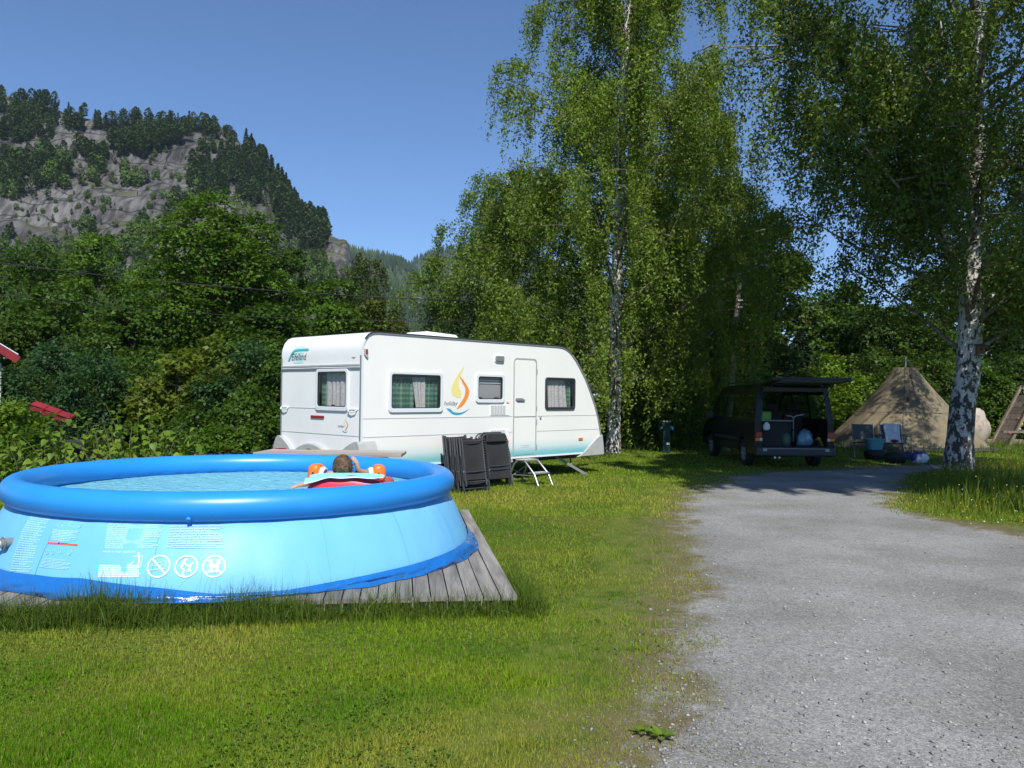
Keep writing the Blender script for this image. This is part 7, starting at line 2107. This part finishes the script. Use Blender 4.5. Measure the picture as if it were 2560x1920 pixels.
m_ = MB(); m_.bar((.02, .33, hz_ - .10), (-2.6 * math.cos(sl), .33, hz_ + 2.6 * math.sin(sl) - .08), .03, .22); m_.build('barge_board', M['red_roof'], rf)
m_ = MB(); m_.bar((.02, .325, hz_ + .055), (-2.6 * math.cos(sl), .325, hz_ + 2.6 * math.sin(sl) + .075), .05, .025); m_.build('edge_flashing', M['print_white'], rf)
m_ = MB(); m_.box((-.18, .62, hz_ - .05), (.34, .5, .03)); m_.build('soffit', pm('pale_soffit', (.52, .54, .53), .7), rf)
# low red roof in the bushes
a = at(84, 1008, 15.3); b = at(176, 1040, 14.7)
sh = empty('shed_roof', ((a.x + b.x) / 2, 15.0, 0)); tag(sh, 'low red ridge of a small shed roof peeking out of the bushes', 'shed')
da = a - Vector(sh.location); db = b - Vector(sh.location)
dirv = (db - da).normalized()
for k in range(3):
    m_ = MB(); q0 = da + dirv * (k * (db - da).length / 3); q1 = da + dirv * ((k + 1) * (db - da).length / 3 + .03)
    m_.bar(q0 + Vector((0, .02 * k, -.01 * k)), q1 + Vector((0, .02 * k, -.01 * k)), .12, .03, up=(0, -.6, .8)); m_.build('roof_sheet', M['red_roof'], sh)
    m_ = MB(); m_.bar(q0 + Vector((0, -.10, -.09 - .01 * k)), q1 + Vector((0, -.10, -.055 - .01 * k)), .03, .05); m_.build('barge_board', M['red_roof'], sh)
m_ = MB(); m_.box(((da.x + db.x) / 2, .9, min(da.z, db.z) / 2 - .25), (abs(db.x - da.x) * .7, .8, min(da.z, db.z) - .52)); m_.build('wall', M['dark_plastic'], sh)

# ------------------------------------------------------------------ grass
rng = np.random.default_rng(12)
gpoly = np.array(GRAVEL)
ca, sa = math.cos(DECK_A), math.sin(DECK_A)
def deck_local(x, y):
    dx, dy = x - DECK_O[0], y - DECK_O[1]
    return dx * ca + dy * sa, -dx * sa + dy * ca
def blades(x, y, h, w, col, lean=.35, seg=1, bend=.0, dirb=None):
    n = len(x); az = rng.random(n) * 2 * np.pi
    sx, sy = np.cos(az) * w / 2, np.sin(az) * w / 2
    la = rng.random(n) * 2 * np.pi; lr = np.abs(rng.normal(size=n)) * lean * h
    if dirb is not None: la = dirb + rng.normal(size=n) * .5
    lx, ly = np.cos(la) * lr, np.sin(la) * lr
    z0 = np.full(n, -.004)
    if seg == 1:
        V = np.stack([np.stack([x - sx, y - sy, z0], -1), np.stack([x + sx, y + sy, z0], -1), np.stack([x + lx, y + ly, np.sqrt(np.maximum(h * h - lr * lr, h * h * .15))], -1)], 1).reshape(-1, 3)
        return V, np.arange(3 * n).reshape(n, 3), np.repeat(col, 3, 0)
    t = np.linspace(0, 1, seg + 1); P = []
    for k, q in enumerate(t):
        cx = x + lx * q ** 1.8; cy_ = y + ly * q ** 1.8; cz = h * q - (lr * .55) * q ** 2.4 * bend
        ww = 1 - .85 * q
        P += [np.stack([cx - sx * ww, cy_ - sy * ww, cz], -1), np.stack([cx + sx * ww, cy_ + sy * ww, cz], -1)]
    V = np.stack(P, 1).reshape(-1, 3); m = 2 * (seg + 1); b = (np.arange(n) * m)[:, None]
    F = np.concatenate([b + np.array([[2 * k, 2 * k + 1, 2 * k + 3, 2 * k + 2]]) for k in range(seg)])
    return V, F, np.repeat(col, m, 0)
def grass_col(x, y, n):
    big = fbm(x * .55 + 3, y * .55, 3); mid = vnoise(x * 2.3 + 8, y * 2.3); sm = vnoise(x * 7, y * 7 + 5)
    dry = np.clip((big - .50) * 3.0 + (sm - .5) * .5, 0, 1)
    # the lawn in front of the caravan is parched
    edge = np.exp(-distpoly(x, y, GRAVEL) / .28); dry = np.clip(dry + edge * (.35 + .8 * sm), 0, 1)
    zone = np.exp(-(((x - .9) / 2.6) ** 2 + ((y - 13.2) / 3.4) ** 2)); dry = np.clip(dry + zone * .75 * (.5 + mid), 0, 1)
    g1 = np.array([.092, .212, .008]); g2 = np.array([.19, .29, .014]); d1 = np.array([.40, .345, .075])
    c = g1 + (g2 - g1) * np.clip(mid * 1.2, 0, 1)[:, None]
    c = c + (d1 - c) * (dry * .52)[:, None]
    c = c * (.70 + .6 * rng.random((n, 1)))
    dead = rng.random(n) < .05
    c[dead] = np.array([.30, .26, .09]) * (.7 + .5 * rng.random((dead.sum(), 1)))
    return c
def scatter_view(n, y0, y1, xl=-.66, xr=.66, pw=1.0):
    """random ground points, evenly dense as seen along the lawn"""
    u = rng.random(n)
    y = (y0 ** -pw + u * (y1 ** -pw - y0 ** -pw)) ** (-1 / pw)
    x = (xl + (xr - xl) * rng.random(n)) * y
    return x, y
def keep_lawn(x, y, inset=.0):
    ins = inpoly(x, y, GRAVEL); d = distpoly(x, y, GRAVEL)
    frac = np.clip(.34 - np.where(ins, d, -d) * 1.9 + 1.15 * (fbm(x * 2.4 + 5, y * 2.4, 3) - .50), 0, 1) ** 1.3 * np.where(ins & (d > .75), 0, 1)
    k = rng.random(len(x)) < frac
    lx, ly = deck_local(x, y)
    k &= ~((lx < .0) & (lx > -5.3) & (ly > -.0) & (ly < 4.62))
    return k
x, y = scatter_view(290000, 3.1, 11.5, -.68, .50, .9)
k = keep_lawn(x, y); x, y = x[k], y[k]; n = len(x)
hh = (.014 + .020 * rng.random(n)) * (.65 + .8 * vnoise(x * 1.7, y * 1.7)) * (1 + .9 * (vnoise(x * 5 + 9, y * 5) > .80))
V1, F1, C1 = blades(x, y, hh, .0032 + .0028 * rng.random(n) + .0004 * y, grass_col(x, y, n), lean=.6)
x, y = scatter_view(190000, 11, 33, -.66, .66, 1.0)
k = keep_lawn(x, y); x, y = x[k], y[k]; n = len(x)
V2, F2, C2 = blades(x, y, .02 + .035 * rng.random(n), .006 + .0009 * y, grass_col(x, y, n), lean=.55)
V = np.concatenate([V1, V2]); F = np.concatenate([F1, F2 + len(V1)]); C_ = np.concatenate([C1, C2])
lawn = mobj('lawn_grass', npmesh('lawn_grass', V, F, C_), M['grass']); tag(lawn, 'short mown lawn grass around the pool and caravan', 'grass', kind='stuff')
# clover and broad weed leaves in the lawn
x, y = scatter_view(26000, 3.1, 12, -.66, .45, .9)
k = keep_lawn(x, y) & (vnoise(x * 1.1 + 40, y * 1.1) > .66) & (rng.random(len(x)) < .45); x, y = x[k], y[k]; n = len(x)
P = np.stack([x, y, .018 + .022 * rng.random(n)], -1)
s = .006 + .006 * rng.random(n); a = unit(rng.normal(size=(n, 3)) * np.array([1, 1, .25])); b = unit(np.cross(a, np.array([0, 0, 1.0]) + rng.normal(size=(n, 3)) * .3))
V = np.stack([P - a * s[:, None], P + b * s[:, None] * .8, P + a * s[:, None], P - b * s[:, None] * .8], 1).reshape(-1, 3)
cl = mobj('clover', npmesh('clover', V, np.arange(4 * n).reshape(n, 4), np.repeat(leaf_cols(n, rng, (.085, .165, .014), .3, .2), 4, 0)), M['grass']); tag(cl, 'patches of clover leaves in the lawn', 'clover', kind='stuff')
# long grass along the deck
def deck_world(lx, ly): return DECK_O[0] + lx * ca - ly * sa, DECK_O[1] + lx * sa + ly * ca
n = 13000; lx = -4.9 + 5.1 * rng.random(n); ly = -.02 - np.abs(rng.normal(size=n)) * .10
dens = .35 + .65 * (vnoise(lx * 2.2 + 3, ly * 0 + 1) > .35); k = rng.random(n) < dens; lx, ly = lx[k], ly[k]
n2 = 900; lx = np.append(lx, .03 + np.abs(rng.normal(size=n2)) * .08); ly = np.append(ly, .0 + 1.0 * rng.random(n2) ** 2)
x, y = deck_world(lx, ly); n = len(x)
tuft = vnoise(lx * 3.1, 7.3 + 0 * lx)
hh = (.10 + .22 * rng.random(n) ** 1.6) * (.5 + 1.0 * tuft)
V1, F1, C1 = blades(x, y, hh, .0045 + .003 * rng.random(n), leaf_cols(n, rng, (.075, .130, .018), .35, .25), lean=.7, seg=4, bend=1.0)
n = 150; lx = -4.8 + 4.9 * rng.random(n); ly = -.03 - .12 * rng.random(n); x, y = deck_world(lx, ly)
V2, F2, C2 = blades(x, y, .22 + .22 * rng.random(n), np.full(n, .003), leaf_cols(n, rng, (.10, .10, .03), .3, .3), lean=.25, seg=4, bend=.4)
V = np.concatenate([V1, V2]); F = np.concatenate([F1, F2 + len(V1)]); C_ = np.concatenate([C1, C2])
lg_ = mobj('long_grass', npmesh('long_grass', V, F, C_), M['grass']); tag(lg_, 'long unmown grass along the front edge of the deck', 'grass', kind='stuff')
# tall meadow grass on the island round the old birch
isl = [gp(*p) for p in ((2262, 1186), (2240, 1240), (2236, 1262), (2300, 1286), (2420, 1306), (2700, 1340), (2800, 1170), (2500, 1150), (2420, 1166))]
isl = [(p.x, p.y) for p in isl]
n = 30000; A_ = np.array(isl); x = A_[:, 0].min() + np.ptp(A_[:, 0]) * rng.random(n); y = A_[:, 1].min() + np.ptp(A_[:, 1]) * rng.random(n)
k = inpoly(x, y, isl); x, y = x[k], y[k]; n = len(x); d = distpoly(x, y, isl)
hh = (.10 + .28 * rng.random(n)) * np.clip(.15 + d * .8, .15, 1) * (.5 + vnoise(x * .9, y * .9))
V1, F1, C1 = blades(x, y, hh, .010 + .006 * rng.random(n), leaf_cols(n, rng, (.12, .175, .022), .35, .3), lean=.4, seg=3, bend=.6)
mg = mobj('meadow_grass', npmesh('meadow_grass', V1, F1, C1), M['grass']); tag(mg, 'tall flowering meadow grass round the foot of the old birch', 'grass', kind='stuff')
def flowers(name, label, x, y, z, s, col):
    n = len(x); P = np.stack([x, y, z], -1); V = []
    a = unit(rng.normal(size=(n, 3))); b = unit(np.cross(a, np.array([0, -.7, .7]) + rng.normal(size=(n, 3)) * .2)); a = unit(np.cross(b, np.array([0, -.7, .7])))
    V = np.stack([P - a * s, P + b * s, P + a * s, P - b * s], 1).reshape(-1, 3)
    o_ = mobj(name, npmesh(name, V, np.arange(4 * n).reshape(n, 4), np.tile(np.array(col), (4 * n, 1))), M['grass']); tag(o_, label, 'flowers', kind='stuff')
sel = rng.permutation(n)[:220]; flowers('yellow_flowers', 'tiny yellow flowers dotted through the meadow grass', x[sel], y[sel], hh[sel] * .95, .009, (.70, .50, .04))
sel = rng.permutation(n)[:120]; flowers('white_flowers', 'tiny white flowers dotted through the meadow grass', x[sel], y[sel], hh[sel] * .9, .009, (.70, .70, .64))
# rough grass at the foot of the wood and round tree feet
n = 22000; x = -17 + 36 * rng.random(n); y = 17 + 17 * rng.random(n); k = (~inpoly(x, y, GRAVEL)) & ((y > 23.2 + 1.2 * vnoise(x * .5, y * .5)) | (x < -4)) & (np.abs(x) < .66 * y)
x, y = x[k], y[k]; n = len(x)
V1, F1, C1 = blades(x, y, .12 + .25 * rng.random(n), .016 + .012 * rng.random(n), leaf_cols(n, rng, (.075, .120, .02), .35, .2), lean=.4, seg=2, bend=.5)
rg = mobj('rough_grass', npmesh('rough_grass', V1, F1, C1), M['grass']); tag(rg, 'rough grass at the foot of the bushes and wood', 'grass', kind='stuff')
# thin dry growth creeping into the gravel edge
x, y = scatter_view(110000, 3.2, 18, -.1, .62, .9); ins = inpoly(x, y, GRAVEL); d = distpoly(x, y, GRAVEL)
k = (d < .9) & (rng.random(len(x)) < np.exp(-d / .17) * (vnoise(x * 2.6 + 2, y * 2.6) > .38)); x, y = x[k], y[k]; n = len(x)
V1, F1, C1 = blades(x, y, .008 + .018 * rng.random(n), .004 + .0005 * y, leaf_cols(n, rng, (.15, .13, .035), .4, .4), lean=.9)
dg_ = mobj('edge_growth', npmesh('edge_growth', V1, F1, C1), M['grass']); tag(dg_, 'thin dry grass and moss creeping over the gravel edge', 'grass', kind='stuff')
# loose stones on the drive
def stones(n, y0, y1, smin, smax, cols, name, label, edge=False):
    x, y = scatter_view(n * 4, y0, y1, -.1, .68, 1.1); ins = inpoly(x, y, GRAVEL); d = distpoly(x, y, GRAVEL)
    k = ins if not edge else ((d < .4) & (rng.random(len(x)) < np.exp(-d / .15)))
    x, y = x[k][:n], y[k][:n]; n = len(x)
    s = smin + (smax - smin) * rng.random(n) ** 3
    oct_ = np.array([(1, 0, 0), (0, 1, 0), (-1, 0, 0), (0, -1, 0), (0, 0, .7), (.7, .7, .1), (-.7, .6, .15), (.2, .2, -.5)])
    dd = unit(oct_)[None] * (1 + .35 * rng.normal(size=(n, 8, 1))) * s[:, None, None] * np.array([1, 1, .6]); az = rng.random(n) * 6.28
    c_, s_ = np.cos(az)[:, None], np.sin(az)[:, None]
    W = np.stack([dd[..., 0] * c_ - dd[..., 1] * s_ + x[:, None], dd[..., 0] * s_ + dd[..., 1] * c_ + y[:, None], dd[..., 2] + .004 + s[:, None] * .25], -1).reshape(-1, 3)
    f = np.array([(0, 5, 4), (5, 1, 4), (1, 6, 4), (6, 2, 4), (2, 3, 4), (3, 0, 4), (0, 7, 5), (5, 7, 1), (1, 7, 6), (6, 7, 2), (2, 7, 3), (3, 7, 0)])
    F = (np.arange(n) * 8)[:, None, None] + f[None]
    pick = np.array(cols)[rng.integers(0, len(cols), n)] * (.8 + .4 * rng.random((n, 1)))
    o_ = mobj(name, npmesh(name, W, F.reshape(-1, 3), np.repeat(pick, 8, 0)), M['stone']); tag(o_, label, 'stones', kind='stuff')
def stone_mat():
    m, nt, out = new_mat('loose_stone'); b = N(nt, 'ShaderNodeBsdfPrincipled'); b.inputs['Roughness'].default_value = .9; b.inputs['Specular IOR Level'].default_value = .25
    at_ = N(nt, 'ShaderNodeAttribute', attribute_name='col'); nt.links.new(at_.outputs['Color'], b.inputs['Base Color']); nt.links.new(b.outputs[0], out.inputs[0]); return m
M['stone'] = stone_mat()
stones(3000, 3.1, 17, .003, .014, [(.22, .22, .215), (.18, .18, .18), (.27, .27, .265), (.24, .235, .23), (.36, .355, .34)], 'loose_gravel', 'loose crushed stones lying on the gravel drive')
stones(2200, 3.1, 16, .004, .014, [(.25, .25, .245), (.32, .31, .30), (.2, .2, .195)], 'edge_stones', 'stones scattered along the edge of the gravel drive', edge=True)
# dock leaves by the drive
def plantain(p, s, label):
    root = empty('broadleaf_weed', p); tag(root, label, 'weed', 'weeds at the gravel edge')
    for k in range(7):
        o_ = bpy.data.objects.new('leaf', _hm[k % 3]); link(o_, root); a = k * .9 + random.random() * .4
        o_.location = (.02 * math.cos(a), .02 * math.sin(a), .02); o_.rotation_euler = (R(18 + 16 * random.random()), 0, a - 1.57); o_.scale = (s * .6, s * (.8 + .4 * random.random()), s)
p = gp(1655, 1850); plantain((p.x, p.y, 0), .06, 'broad leaved weed at the lawn corner beside the gravel')
p = gp(1608, 1838); plantain((p.x, p.y, 0), .045, 'smaller broad leaved weed in the lawn next to the gravel corner')

# ------------------------------------------------------------------ air
HAZE = True
if HAZE:
    hz_me = MB(); hz_me.box((-50, 700, 149), (5200, 4200, 304))
    m, nt, out = new_mat('summer_haze')
    pv = N(nt, 'ShaderNodeVolumePrincipled'); pv.inputs['Color'].default_value = (.62, .78, 1.0, 1); pv.inputs['Density'].default_value = .00012; pv.inputs['Anisotropy'].default_value = .0
    nt.links.new(pv.outputs[0], out.inputs['Volume'])
    hz_o = hz_me.build('haze', m); tag(hz_o, kind='stuff')
